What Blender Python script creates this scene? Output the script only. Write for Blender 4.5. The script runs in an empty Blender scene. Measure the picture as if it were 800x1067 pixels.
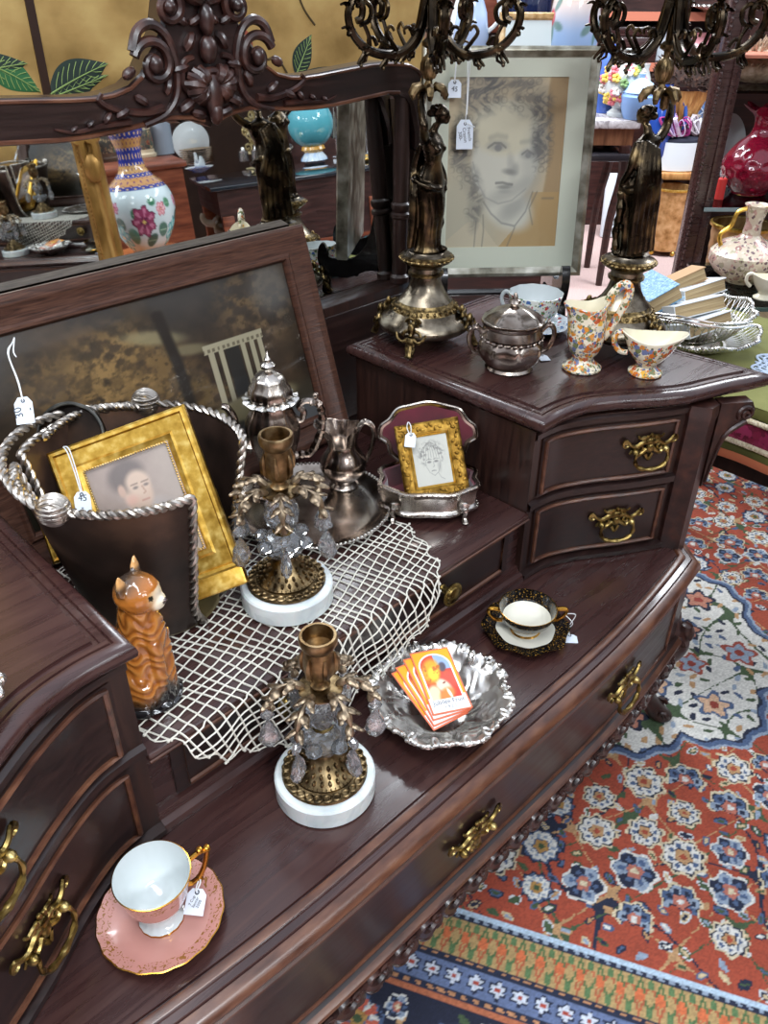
import bpy, bmesh, math, random
import numpy as np
from mathutils import Vector, Matrix, Euler

random.seed(7)
SC = bpy.context.scene
COL = SC.collection
PI = math.pi
V3 = Vector

# ---------------------------------------------------------------- camera
YAW, PIT, ROL = -0.78368479, 0.98456526, 0.00670078
CAM = V3((-0.23345020, -0.63069442, 0.86403986))
FPX = 862.65
RC = Matrix.Rotation(YAW, 3, 'Z') @ Matrix.Rotation(PIT, 3, 'X') @ Matrix.Rotation(ROL, 3, 'Z')
FL = -0.43          # floor level; the deck of the dresser is z = 0
SURF = 0.1332       # raised shelf
TOP = 0.3054        # tops of the side cabinets
EYR = V3((0.7108, -0.7034, 0)).normalized()
EYF = V3((0.7034, 0.7108, 0)).normalized()
EYA = math.atan2(EYR.y, EYR.x)


def ray(u, v):
    return RC @ V3(((u - 400) / FPX, -(v - 533.5) / FPX, -1))


def zat(u, v, z):
    d = ray(u, v)
    return CAM + d * ((z - CAM.z) / d.z)


def far(a, b, z):
    """a metres to the side and b metres ahead of where one stands, at height z"""
    p = V3((CAM.x, CAM.y, 0)) + EYR * a + EYF * b
    return V3((p.x, p.y, z))


def lat(u, v, b):
    d = ray(u, v)
    p = d * (b / d.dot(EYF))
    return p.dot(EYR), b, CAM.z + p.z


# ---------------------------------------------------------------- mesh builder
class M:
    def __init__(s):
        s.v, s.f, s.m = [], [], []

    def add(s, vs, fs, mi=0, T=None):
        n = len(s.v)
        if T is not None:
            vs = [T @ V3(p) for p in vs]
        s.v += [tuple(p) for p in vs]
        s.f += [tuple(i + n for i in f) for f in fs]
        s.m += [mi] * len(fs)
        return s

    def box(s, x0, x1, y0, y1, z0, z1, mi=0, T=None, b=0.0):
        if b <= 0:
            vs = [(x, y, z) for z in (z0, z1) for y in (y0, y1) for x in (x0, x1)]
            return s.add(vs, [(0, 2, 3, 1), (4, 5, 7, 6), (0, 1, 5, 4), (2, 6, 7, 3), (0, 4, 6, 2), (1, 3, 7, 5)], mi, T)
        b = min(b, (x1 - x0) * .45, (y1 - y0) * .45, (z1 - z0) * .45)
        bm = bmesh.new()
        bmesh.ops.create_cube(bm, size=1)
        for v in bm.verts:
            v.co = ((x0 + x1) / 2 + v.co.x * (x1 - x0), (y0 + y1) / 2 + v.co.y * (y1 - y0), (z0 + z1) / 2 + v.co.z * (z1 - z0))
        bmesh.ops.bevel(bm, geom=bm.edges[:], offset=b, segments=2, affect='EDGES', profile=.5)
        bm.verts.index_update()
        s.add([v.co[:] for v in bm.verts], [[v.index for v in f.verts] for f in bm.faces], mi, T)
        bm.free()
        return s

    def rings(s, rings, mi=0, closed=True, cap0=True, cap1=True, T=None, mis=None):
        n = len(rings[0])
        vs = [p for r in rings for p in r]
        fs, ms = [], []
        for i in range(len(rings) - 1):
            for j in range(n if closed else n - 1):
                k = (j + 1) % n
                fs.append((i * n + j, i * n + k, (i + 1) * n + k, (i + 1) * n + j))
                ms.append(mis[i] if mis else mi)
        if cap0:
            fs.append(tuple(range(n - 1, -1, -1)))
            ms.append(mis[0] if mis else mi)
        if cap1:
            fs.append(tuple((len(rings) - 1) * n + j for j in range(n)))
            ms.append(mis[-1] if mis else mi)
        k = len(s.m)
        s.add(vs, fs, mi, T)
        s.m[k:] = ms
        return s

    def lathe(s, prof, seg=32, mi=0, c=(0, 0, 0), T=None, mod=None, mis=None, cap0=False, cap1=False):
        rs = []
        for r, z in prof:
            ring = []
            for j in range(seg):
                a = 2 * PI * j / seg
                rr, zz = (r, z) if mod is None else mod(a, r, z)
                ring.append((c[0] + rr * math.cos(a), c[1] + rr * math.sin(a), c[2] + zz))
            rs.append(ring)
        return s.rings(rs, mi, True, cap0, cap1, T, mis)

    def ell(s, c, r, seg=12, mi=0, T=None, rot=None):
        r = (r, r, r) if not hasattr(r, '__len__') else r
        nz = max(4, seg // 2)
        R = Euler(rot).to_matrix() if rot else None
        vs = []
        for i in range(nz + 1):
            t = PI * i / nz
            for j in range(seg):
                a = 2 * PI * j / seg
                p = V3((r[0] * math.sin(t) * math.cos(a), r[1] * math.sin(t) * math.sin(a), -r[2] * math.cos(t)))
                if R:
                    p = R @ p
                vs.append((c[0] + p.x, c[1] + p.y, c[2] + p.z))
        fs = [(i * seg + j, i * seg + (j + 1) % seg, (i + 1) * seg + (j + 1) % seg, (i + 1) * seg + j) for i in range(nz) for j in range(seg)]
        return s.add(vs, fs, mi, T)

    def tube(s, pts, r, seg=8, mi=0, closed=False, T=None, flat=1.0, up=None):
        pts = [V3(p) for p in pts]
        n = len(pts)
        rings = []
        N = None
        for i, p in enumerate(pts):
            if closed:
                t = pts[(i + 1) % n] - pts[i - 1]
            else:
                t = pts[min(i + 1, n - 1)] - pts[max(i - 1, 0)]
            t = t.normalized() if t.length > 1e-9 else V3((0, 0, 1))
            if up is not None:
                N = V3(up) - t * t.dot(V3(up))
            elif N is None:
                N = V3((0, 0, 1)) - t * t.z
                if N.length < .1:
                    N = V3((0, 1, 0)) - t * t.y
            else:
                N = N - t * t.dot(N)
            N = N.normalized() if N.length > 1e-6 else t.orthogonal().normalized()
            B = t.cross(N)
            rr = r(i / max(1, n - 1)) if callable(r) else (r[i] if hasattr(r, '__len__') else r)
            rings.append([p + (N * math.cos(2 * PI * j / seg) * flat + B * math.sin(2 * PI * j / seg)) * rr for j in range(seg)])
        if closed:
            rings.append(rings[0])
        return s.rings(rings, mi, True, not closed, not closed, T)

    def rope(s, pts, R, turns, strands=3, seg=6, mi=0, T=None, closed=False):
        pts = spl(pts, max(40, int(turns * 9)), closed)
        n = len(pts)
        fr = []
        N = None
        for i, p in enumerate(pts):
            t = (pts[(i + 1) % n] - pts[i - 1]) if closed else pts[min(i + 1, n - 1)] - pts[max(i - 1, 0)]
            t = t.normalized()
            N = (V3((0, 0, 1)) if N is None else N)
            N = N - t * t.dot(N)
            N = N.normalized() if N.length > 1e-5 else t.orthogonal().normalized()
            fr.append((p, N, t.cross(N)))
        for k in range(strands):
            q = []
            for i, (p, N_, B_) in enumerate(fr):
                a = 2 * PI * (turns * i / n + k / strands)
                q.append(p + (N_ * math.cos(a) + B_ * math.sin(a)) * R * .5)
            s.tube(q, R * .56, seg, mi, False, T)
        return s

    def prism(s, poly, h0, h1, mi=0, T=None, bev=0.0, axis='z'):
        """polygon (a,b) pushed from h0 to h1; axis 'y' means (x,z) outline pushed along y"""
        def w(p, h):
            return (p[0], p[1], h) if axis == 'z' else (p[0], h, p[1])
        if bev > 0:
            lv = [(-bev, h0), (0, h0 + bev), (0, h1 - bev), (-bev, h1)]
        else:
            lv = [(0, h0), (0, h1)]
        rs = [[w(p, h) for p in offs(poly, o)] for o, h in lv]
        if axis == 'y':
            rs = [r[::-1] for r in rs]
        return s.rings(rs, mi, T=T)

    def mould(s, contour, prof, mi=0, mis=None, T=None):
        rs = [[(p[0], p[1], z) for p in offs(contour, o)] for o, z in prof]
        return s.rings(rs, mi, True, True, True, T, mis)

    def grid(s, fn, nu, nv, mi=0, closed=False, T=None):
        vs = [fn(i / (nu - 1 if not closed else nu), j / (nv - 1)) for i in range(nu) for j in range(nv)]
        fs = [(i * nv + j, ((i + 1) % nu) * nv + j, ((i + 1) % nu) * nv + j + 1, i * nv + j + 1) for i in range(nu if closed else nu - 1) for j in range(nv - 1)]
        return s.add(vs, fs, mi, T)


def offs(poly, o):
    if abs(o) < 1e-9:
        return [(p[0], p[1]) for p in poly]
    n = len(poly)
    out = []
    for i in range(n):
        p0, p1, p2 = poly[i - 1], poly[i], poly[(i + 1) % n]
        a = V3((p1[0] - p0[0], p1[1] - p0[1], 0)).normalized()
        b = V3((p2[0] - p1[0], p2[1] - p1[1], 0)).normalized()
        na, nb = V3((a.y, -a.x, 0)), V3((b.y, -b.x, 0))
        m = na + nb
        d = max(.35, 1 + na.dot(nb))
        m = m / d
        out.append((p1[0] + m.x * o, p1[1] + m.y * o))
    return out


def spl(pts, n=24, closed=False):
    """Catmull-Rom through the points, n samples evenly over the parameter"""
    P = [V3(p) if len(p) == 3 else V3((p[0], p[1], 0)) for p in pts]
    m = len(P)
    S = m if closed else m - 1
    out = []
    for k in range(n):
        t = k / n * S if closed else k / (n - 1) * S
        i = min(int(t), S - 1)
        f = t - i
        g = (lambda j: P[j % m]) if closed else (lambda j: P[max(0, min(m - 1, j))])
        a, b, c, d = g(i - 1), g(i), g(i + 1), g(i + 2)
        out.append(.5 * ((2 * b) + (c - a) * f + (2 * a - 5 * b + 4 * c - d) * f * f + (3 * b - a - 3 * c + d) * f ** 3))
    return out


def spl2(pts, n=24, closed=False):
    return [(p.x, p.y) for p in spl(pts, n, closed)]


def spiral(c, r0, r1, a0, turns, n=40, plane='xz'):
    out = []
    for i in range(n):
        t = i / (n - 1)
        r = r0 + (r1 - r0) * t
        a = a0 + turns * 2 * PI * t
        x, y = r * math.cos(a), r * math.sin(a)
        out.append((c[0] + x, c[1], c[2] + y) if plane == 'xz' else ((c[0] + x, c[1] + y, c[2]) if plane == 'xy' else (c[0], c[1] + x, c[2] + y)))
    return out


# ---------------------------------------------------------------- objects
def mesh(name, m, mats, ang=38):
    me = bpy.data.meshes.new(name)
    me.from_pydata(m.v, [], m.f)
    mats = mats if isinstance(mats, (list, tuple)) else [mats]
    for k in mats:
        me.materials.append(k)
    if len(mats) > 1:
        me.polygons.foreach_set('material_index', m.m)
    me.polygons.foreach_set('use_smooth', [True] * len(me.polygons))
    bm = bmesh.new()
    bm.from_mesh(me)
    bmesh.ops.remove_doubles(bm, verts=bm.verts, dist=2e-6)
    bmesh.ops.recalc_face_normals(bm, faces=bm.faces)
    bm.to_mesh(me)
    bm.free()
    if ang < 180:
        me.set_sharp_from_angle(angle=math.radians(ang))
    return me


def ob(name, m, mats, par=None, ang=38, world=False, label=None):
    o = bpy.data.objects.new(name, mesh(name, m, mats, ang) if isinstance(m, M) else m)
    COL.objects.link(o)
    if par is not None:
        o.parent = par
        if world:
            o.matrix_parent_inverse = full(par).inverted()
    if label:
        o['label'] = label
    return o


def full(o):
    m = o.matrix_parent_inverse @ Matrix.LocRotScale(o.location, o.rotation_euler, o.scale) if o.parent else Matrix.LocRotScale(o.location, o.rotation_euler, o.scale)
    return full(o.parent) @ m if o.parent else m


def tag(o, label, cat, group=None, kind=None):
    o['label'] = label
    o['category'] = cat
    if group:
        o['group'] = group
    if kind:
        o['kind'] = kind
    return o


def thing(name, label, cat, loc=(0, 0, 0), rot=0, group=None):
    o = bpy.data.objects.new(name, None)
    o.empty_display_size = .02
    COL.objects.link(o)
    o.location = loc
    o.rotation_euler = rot if hasattr(rot, '__len__') else (0, 0, rot)
    return tag(o, label, cat, group)


def single(name, m, mats, label, cat, loc=(0, 0, 0), rot=0, group=None, ang=38, kind=None):
    o = ob(name, m, mats, ang=ang)
    o.location = loc
    o.rotation_euler = rot if hasattr(rot, '__len__') else (0, 0, rot)
    return tag(o, label, cat, group, kind)


def dup(root, loc, rot=0, label=None, group=None):
    def cp(o, par):
        c = o.copy()
        COL.objects.link(c)
        if par is not None:
            c.parent = par
        for ch in list(o.children):
            cp(ch, c)
        return c
    r = cp(root, None)
    r.location = loc
    r.rotation_euler = rot if hasattr(rot, '__len__') else (0, 0, rot)
    if label:
        r['label'] = label
    if group:
        r['group'] = group
    return r


def bake(o):
    """apply the object's modifiers"""
    dg = bpy.context.evaluated_depsgraph_get()
    dg.update()
    me = bpy.data.meshes.new_from_object(o.evaluated_get(dg))
    o.modifiers.clear()
    o.data = me
    me.polygons.foreach_set('use_smooth', [True] * len(me.polygons))
    return o


def fuse(o, vox=.003, smooth=4):
    r = o.modifiers.new('r', 'REMESH')
    r.mode = 'VOXEL'
    r.voxel_size = vox
    if smooth:
        s = o.modifiers.new('s', 'SMOOTH')
        s.iterations = smooth
        s.factor = .5
    mats = list(o.data.materials)
    bake(o)
    o.data.materials.clear()
    for k in mats:
        o.data.materials.append(k)
    return o


# ---------------------------------------------------------------- materials
def lin(c):
    f = lambda x: x / 12.92 if x <= .04045 else ((x + .055) / 1.055) ** 2.4
    return tuple(f(x / 255) for x in c)


def nt(name):
    m = bpy.data.materials.new(name)
    m.use_nodes = True
    t = m.node_tree
    return m, t, t.nodes['Principled BSDF'], t.nodes, t.links


def setp(b, **k):
    for a, v in k.items():
        b.inputs[a.replace('_', ' ')].default_value = v


def plain(name, c, rough=.5, metal=0.0, **k):
    m, t, b, N, L = nt(name)
    b.inputs['Base Color'].default_value = (*lin(c), 1)
    b.inputs['Roughness'].default_value = rough
    b.inputs['Metallic'].default_value = metal
    setp(b, **k)
    return m


def noisy(name, cols, scale=20, rough=(.3, .5), metal=0.0, stretch=(1, 1, 1), bump=0.0, detail=6, dist=0.0, pos=None, bscale=None, **k):
    """noise-driven colour ramp through cols (sRGB)"""
    m, t, b, N, L = nt(name)
    tc = N.new('ShaderNodeTexCoord')
    mp = N.new('ShaderNodeMapping')
    mp.inputs['Scale'].default_value = stretch
    L.new(tc.outputs['Object'], mp.inputs['Vector'])
    n = N.new('ShaderNodeTexNoise')
    n.inputs['Scale'].default_value = scale
    n.inputs['Detail'].default_value = detail
    n.inputs['Distortion'].default_value = dist
    L.new(mp.outputs['Vector'], n.inputs['Vector'])
    r = N.new('ShaderNodeValToRGB')
    e = r.color_ramp.elements
    P = pos or [.3 + .4 * i / (len(cols) - 1) for i in range(len(cols))]
    e[0].position, e[0].color = P[0], (*lin(cols[0]), 1)
    e[1].position, e[1].color = P[-1], (*lin(cols[-1]), 1)
    for p_, c in list(zip(P, cols))[1:-1]:
        x = e.new(p_)
        x.color = (*lin(c), 1)
    L.new(n.outputs['Fac'], r.inputs['Fac'])
    L.new(r.outputs['Color'], b.inputs['Base Color'])
    mr = N.new('ShaderNodeMapRange')
    mr.inputs['From Min'].default_value = .3
    mr.inputs['From Max'].default_value = .7
    mr.inputs['To Min'].default_value, mr.inputs['To Max'].default_value = rough
    L.new(n.outputs['Fac'], mr.inputs['Value'])
    L.new(mr.outputs['Result'], b.inputs['Roughness'])
    b.inputs['Metallic'].default_value = metal
    if bump:
        src = n.outputs['Fac']
        if bscale:
            n2 = N.new('ShaderNodeTexNoise')
            n2.inputs['Scale'].default_value = bscale
            n2.inputs['Detail'].default_value = 3
            L.new(mp.outputs['Vector'], n2.inputs['Vector'])
            src = n2.outputs['Fac']
        bp = N.new('ShaderNodeBump')
        bp.inputs['Strength'].default_value = bump
        bp.inputs['Distance'].default_value = .002
        L.new(src, bp.inputs['Height'])
        L.new(bp.outputs['Normal'], b.inputs['Normal'])
    setp(b, **k)
    return m


def floral(name, base, cols, scale=70, size=.34, rough=.15, cover=.62):
    """printed blossoms: voronoi cells, some of them filled with a flower colour and a darker heart"""
    m, t, b, N, L = nt(name)
    tc = N.new('ShaderNodeTexCoord')
    nz = N.new('ShaderNodeTexNoise')
    nz.inputs['Scale'].default_value = scale * 1.6
    nz.inputs['Detail'].default_value = 2
    L.new(tc.outputs['Object'], nz.inputs['Vector'])
    wv = N.new('ShaderNodeMixRGB')
    wv.blend_type = 'LINEAR_LIGHT'
    wv.inputs['Fac'].default_value = .35 / scale
    L.new(tc.outputs['Object'], wv.inputs['Color1'])
    L.new(nz.outputs['Color'], wv.inputs['Color2'])
    prev = None
    for layer, (sc, sz) in enumerate(((scale, size), (scale * 1.9, size * .8))):
        v = N.new('ShaderNodeTexVoronoi')
        v.inputs['Scale'].default_value = sc
        mp = N.new('ShaderNodeMapping')
        mp.inputs['Location'].default_value = (layer * 3.1, .7, 1.3)
        L.new(wv.outputs['Color'], mp.inputs['Vector'])
        L.new(mp.outputs['Vector'], v.inputs['Vector'])
        sp = N.new('ShaderNodeSeparateColor')
        L.new(v.outputs['Color'], sp.inputs['Color'])
        r = N.new('ShaderNodeValToRGB')
        r.color_ramp.interpolation = 'CONSTANT'
        e = r.color_ramp.elements
        cc = cols[layer]
        e[0].position, e[0].color = 0, (*lin(cc[0]), 1)
        e[1].position, e[1].color = 1 / len(cc), (*lin(cc[1]), 1)
        for i in range(2, len(cc)):
            x = e.new(i / len(cc))
            x.color = (*lin(cc[i]), 1)
        L.new(sp.outputs['Red'], r.inputs['Fac'])
        lt = N.new('ShaderNodeMath')
        lt.operation = 'LESS_THAN'
        lt.inputs[1].default_value = sz
        L.new(v.outputs['Distance'], lt.inputs[0])
        g = N.new('ShaderNodeMath')
        g.operation = 'LESS_THAN'
        g.inputs[1].default_value = cover
        L.new(sp.outputs['Green'], g.inputs[0])
        mu = N.new('ShaderNodeMath')
        mu.operation = 'MULTIPLY'
        L.new(lt.outputs[0], mu.inputs[0])
        L.new(g.outputs[0], mu.inputs[1])
        mx = N.new('ShaderNodeMix')
        mx.data_type = 'RGBA'
        L.new(mu.outputs[0], mx.inputs['Factor'])
        if prev is None:
            mx.inputs['A'].default_value = (*lin(base), 1)
        else:
            L.new(prev, mx.inputs['A'])
        L.new(r.outputs['Color'], mx.inputs['B'])
        prev = mx.outputs['Result']
    L.new(prev, b.inputs['Base Color'])
    b.inputs['Roughness'].default_value = rough
    setp(b, Coat_Weight=.5, Coat_Roughness=.05)
    return m


def glassy(name, c=(255, 255, 255), rough=0.0, ior=1.5, **k):
    m, t, b, N, L = nt(name)
    b.inputs['Base Color'].default_value = (*lin(c), 1)
    setp(b, Roughness=rough, Transmission_Weight=1.0, IOR=ior, **k)
    return m


def pane_mat(name, tint=(255, 255, 255)):
    """thin picture glass: clear with a fresnel sheen"""
    m = bpy.data.materials.new(name)
    m.use_nodes = True
    t = m.node_tree
    N, L = t.nodes, t.links
    N.remove(N['Principled BSDF'])
    tr = N.new('ShaderNodeBsdfTransparent')
    tr.inputs['Color'].default_value = (*lin(tint), 1)
    gl = N.new('ShaderNodeBsdfGlossy')
    gl.inputs['Roughness'].default_value = .03
    fr = N.new('ShaderNodeFresnel')
    fr.inputs['IOR'].default_value = 1.33
    mx = N.new('ShaderNodeMixShader')
    L.new(fr.outputs['Fac'], mx.inputs['Fac'])
    L.new(tr.outputs['BSDF'], mx.inputs[1])
    L.new(gl.outputs['BSDF'], mx.inputs[2])
    L.new(mx.outputs['Shader'], N['Material Output'].inputs['Surface'])
    return m


def painted(name, rough=.8, coat=0.0, bump=0.0):
    m, t, b, N, L = nt(name)
    a = N.new('ShaderNodeAttribute')
    a.attribute_name = 'Paint'
    L.new(a.outputs['Color'], b.inputs['Base Color'])
    setp(b, Roughness=rough, Coat_Weight=coat, Coat_Roughness=.08)
    if bump:
        tc = N.new('ShaderNodeTexCoord')
        n = N.new('ShaderNodeTexNoise')
        n.inputs['Scale'].default_value = 400
        L.new(tc.outputs['Object'], n.inputs['Vector'])
        bp = N.new('ShaderNodeBump')
        bp.inputs['Strength'].default_value = bump
        bp.inputs['Distance'].default_value = .003
        L.new(n.outputs['Fac'], bp.inputs['Height'])
        L.new(bp.outputs['Normal'], b.inputs['Normal'])
    return m


def put_paint(me, col):
    c = np.clip(col, 0, 255) / 255.0
    c = np.where(c <= .04045, c / 12.92, ((c + .055) / 1.055) ** 2.4)
    at = me.attributes.new('Paint', 'FLOAT_COLOR', 'POINT')
    at.data.foreach_set('color', np.concatenate([c, np.ones((len(c), 1))], 1).astype(np.float32).ravel())


def canvas(name, x0, x1, y0, y1, step, fn, mat, par=None, T=None, zf=None):
    """flat sheet in local x/y, its picture computed per vertex by fn(X, Y) -> sRGB"""
    nx, ny = int((x1 - x0) / step) + 1, int((y1 - y0) / step) + 1
    X, Y = np.meshgrid(np.linspace(x0, x1, nx), np.linspace(y0, y1, ny))
    X, Y = X.ravel(), Y.ravel()
    Z = np.zeros_like(X) if zf is None else zf(X, Y)
    idx = np.arange(nx * ny).reshape(ny, nx)
    q = np.stack([idx[:-1, :-1], idx[:-1, 1:], idx[1:, 1:], idx[1:, :-1]], -1).reshape(-1, 4)
    me = bpy.data.meshes.new(name)
    me.vertices.add(nx * ny)
    me.vertices.foreach_set('co', np.stack([X, Y, Z], 1).astype(np.float32).ravel())
    me.loops.add(q.size)
    me.loops.foreach_set('vertex_index', q.ravel().astype(np.int32))
    me.polygons.add(len(q))
    me.polygons.foreach_set('loop_start', np.arange(0, q.size, 4, dtype=np.int32))
    me.update(calc_edges=True)
    me.validate()
    put_paint(me, fn(X, Y))
    me.materials.append(mat)
    o = bpy.data.objects.new(name, me)
    COL.objects.link(o)
    if par is not None:
        o.parent = par
    if T is not None:
        o.matrix_basis = T
    return o


# numpy painting tools
def hsh(ix, iy, s=0):
    h = np.sin(ix * 127.1 + iy * 311.7 + s * 74.7) * 43758.5453
    return h - np.floor(h)


def vn(x, y, s=0):
    ix, iy = np.floor(x), np.floor(y)
    fx, fy = x - ix, y - iy
    fx, fy = fx * fx * (3 - 2 * fx), fy * fy * (3 - 2 * fy)
    return (hsh(ix, iy, s) * (1 - fx) + hsh(ix + 1, iy, s) * fx) * (1 - fy) + (hsh(ix, iy + 1, s) * (1 - fx) + hsh(ix + 1, iy + 1, s) * fx) * fy


def fbm(x, y, s=0, o=4):
    return sum(vn(x * 2 ** k, y * 2 ** k, s + k) * .5 ** (k + 1) for k in range(o))


def sst(a, b, x):
    t = np.clip((x - a) / (b - a), 0, 1)
    return t * t * (3 - 2 * t)


def mixc(col, msk, c):
    return col + (np.array(c, float) - col) * np.clip(msk, 0, 1)[:, None]


def el(X, Y, cx, cy, rx, ry, rot=0.0, soft=.25):
    c, s = math.cos(rot), math.sin(rot)
    x, y = X - cx, Y - cy
    d = np.sqrt(((x * c + y * s) / rx) ** 2 + ((-x * s + y * c) / ry) ** 2)
    return 1 - sst(1 - soft, 1 + soft, d)


def seg(X, Y, pts, w, soft=.5):
    """soft stroke along a polyline"""
    d = np.full_like(X, 1e9)
    for (ax, ay), (bx, by) in zip(pts[:-1], pts[1:]):
        vx, vy = bx - ax, by - ay
        t = np.clip(((X - ax) * vx + (Y - ay) * vy) / (vx * vx + vy * vy + 1e-12), 0, 1)
        d = np.minimum(d, np.hypot(X - ax - t * vx, Y - ay - t * vy))
    return 1 - sst(w * (1 - soft), w * (1 + soft), d)


def solid(X, c):
    return np.tile(np.array(c, float), (len(X), 1))


# palette
WOOD = noisy('mahogany', [(25, 15, 14), (35, 20, 18), (45, 26, 22)], 7, (.28, .42), stretch=(1.2, 14, 18), detail=8, dist=.6, Coat_Weight=.35, Coat_Roughness=.16)
WOODV = noisy('mahogany_upright', [(28, 16, 14), (42, 24, 19), (54, 31, 24)], 7, (.3, .45), stretch=(16, 14, 1.2), detail=8, dist=.6, Coat_Weight=.25, Coat_Roughness=.2)
WOODT = noisy('mahogany_polished_top', [(48, 29, 28), (57, 34, 32), (68, 42, 37)], 5, (.2, .38), stretch=(1.2, 16, 16), detail=8, dist=.8, Coat_Weight=.5, Coat_Roughness=.14)
WORN = noisy('mahogany_worn_edge', [(58, 33, 24), (84, 50, 35), (106, 68, 47)], 22, (.28, .42), stretch=(1, 3, 3), Coat_Weight=.3, Coat_Roughness=.2)
CARVE = noisy('mahogany_carved', [(26, 14, 12), (46, 24, 20), (70, 38, 28)], 45, (.3, .45), bump=.25, Coat_Weight=.2, Coat_Roughness=.2)
OAK = noisy('brown_oak', [(44, 24, 17), (70, 41, 29), (90, 57, 41)], 14, (.4, .55), stretch=(2, 2, 30), bump=.2, detail=8, dist=.5)
OAKH = noisy('brown_oak_rail', [(44, 24, 17), (70, 41, 29), (90, 57, 41)], 14, (.4, .55), stretch=(2, 30, 30), bump=.2, detail=8, dist=.5)
BRASS = noisy('aged_brass', [(70, 56, 30), (134, 114, 66), (182, 162, 108)], 60, (.25, .42), 1.0, bump=.2)
BRASSD = noisy('dark_antique_brass', [(58, 47, 33), (114, 96, 68), (164, 142, 106)], 70, (.28, .45), 1.0, bump=.3)
SILV = noisy('silver_plate', [(176, 172, 166), (216, 213, 208), (236, 234, 230)], 25, (.2, .34), 1.0)
SILVT = noisy('tarnished_silver', [(116, 102, 92), (178, 168, 158), (222, 218, 212)], 16, (.14, .28), 1.0)
SILVD = noisy('dark_tarnished_silver', [(96, 82, 74), (150, 136, 126), (206, 198, 190)], 22, (.16, .3), 1.0)
BRONZE = noisy('dark_bronze', [(34, 29, 24), (60, 51, 40), (124, 104, 72)], 30, (.2, .36), 1.0, bump=.1, pos=[.3, .52, .72])
GOLD = noisy('gilt_frame', [(192, 146, 58), (216, 172, 78), (236, 204, 118)], 90, (.3, .42), 1.0, stretch=(1, 1, 1), bump=.08)
GOLDD = noisy('dull_gilt_ornament', [(70, 50, 18), (128, 96, 40), (176, 140, 66)], 90, (.35, .55), 1.0, bump=.5)
MARB = noisy('white_marble', [(196, 204, 206), (226, 230, 228), (240, 242, 240)], 16, (.2, .35), dist=1.5, detail=8, Subsurface_Weight=.1)


def crystal(name):
    """lead crystal: clear body, bright facets, some milky white to brighten it"""
    m = bpy.data.materials.new(name)
    m.use_nodes = True
    t = m.node_tree
    N, L = t.nodes, t.links
    N.remove(N['Principled BSDF'])
    tr = N.new('ShaderNodeBsdfTransparent')
    tr.inputs['Color'].default_value = (.985, .99, 1, 1)
    rf = N.new('ShaderNodeBsdfRefraction')
    rf.inputs['IOR'].default_value = 1.25
    gl = N.new('ShaderNodeBsdfGlossy')
    gl.inputs['Roughness'].default_value = .05
    df = N.new('ShaderNodeBsdfTranslucent')  # white scatter mixed in so the crystal looks brighter
    df.inputs['Color'].default_value = (.85, .88, .9, 1)
    d2 = N.new('ShaderNodeBsdfDiffuse')
    d2.inputs['Color'].default_value = (.8, .83, .86, 1)
    lw = N.new('ShaderNodeLayerWeight')
    lw.inputs['Blend'].default_value = .5
    mxs = [N.new('ShaderNodeMixShader') for _ in range(4)]
    for q, f in zip(mxs, (.5, .5, .2, .5)):
        q.inputs['Fac'].default_value = f
    L.new(tr.outputs[0], mxs[0].inputs[1])
    L.new(rf.outputs[0], mxs[0].inputs[2])
    L.new(df.outputs[0], mxs[1].inputs[1])
    L.new(d2.outputs[0], mxs[1].inputs[2])
    L.new(mxs[0].outputs[0], mxs[2].inputs[1])
    L.new(mxs[1].outputs[0], mxs[2].inputs[2])
    L.new(lw.outputs['Fresnel'], mxs[3].inputs['Fac'])
    L.new(mxs[2].outputs[0], mxs[3].inputs[1])
    L.new(gl.outputs[0], mxs[3].inputs[2])
    L.new(mxs[3].outputs[0], N['Material Output'].inputs['Surface'])
    return m


CRYS = crystal('cut_crystal')
WHITEP = plain('white_porcelain', (200, 206, 206), .12, Coat_Weight=.5)
PAPER = plain('tag_paper', (222, 230, 240), .7)
THREAD = plain('white_thread', (226, 228, 228), .8)
INK = plain('pencil_grey', (70, 74, 84), .8)
BLACK = plain('black_lacquer', (14, 14, 16), .25, Coat_Weight=.4)
BLACKM = plain('matte_black', (12, 11, 12), .7)
PANE = pane_mat('picture_glass')
ART = painted('painted_picture', .7)
ARTG = painted('glossy_print', .35, .3)

# ================================================================ the dresser
dresser = thing('drop_centre_dresser', 'dark mahogany dresser with low middle deck, curved side drawers and tall mirror', 'dresser', (.36, .12, FL))
MX = .36


def mir(p):
    return [(2 * MX - x, y) for x, y in p][::-1]


def W(name, m, mats, par=None, **k):
    return ob(name, m, mats, par or dresser, world=True, **k)


FRONT = spl2([(.706, -.010), (.735, -.011), (.772, -.018), (.826, -.044), (.887, -.083), (.935, -.110), (.962, -.124)], 40)


def bow(x, e=0.0):
    return -.227 + .036 * max(0, (abs(x - MX) - .2) / .44) ** 2 - e


DX = [-.215 + i * 1.15 / 50 for i in range(51)]
deck_c = [(x, bow(x)) for x in DX] + [(.975, bow(.975)), (1.030, -.125), (1.036, .45), (-.316, .45), (-.310, -.125), (-.255, bow(-.255))]


def thin(c, d, *corners):
    """drop contour points crowding a sharp corner"""
    return [p for p in c if p in corners or all(math.hypot(p[0] - q[0], p[1] - q[1]) > d for q in corners)]


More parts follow.
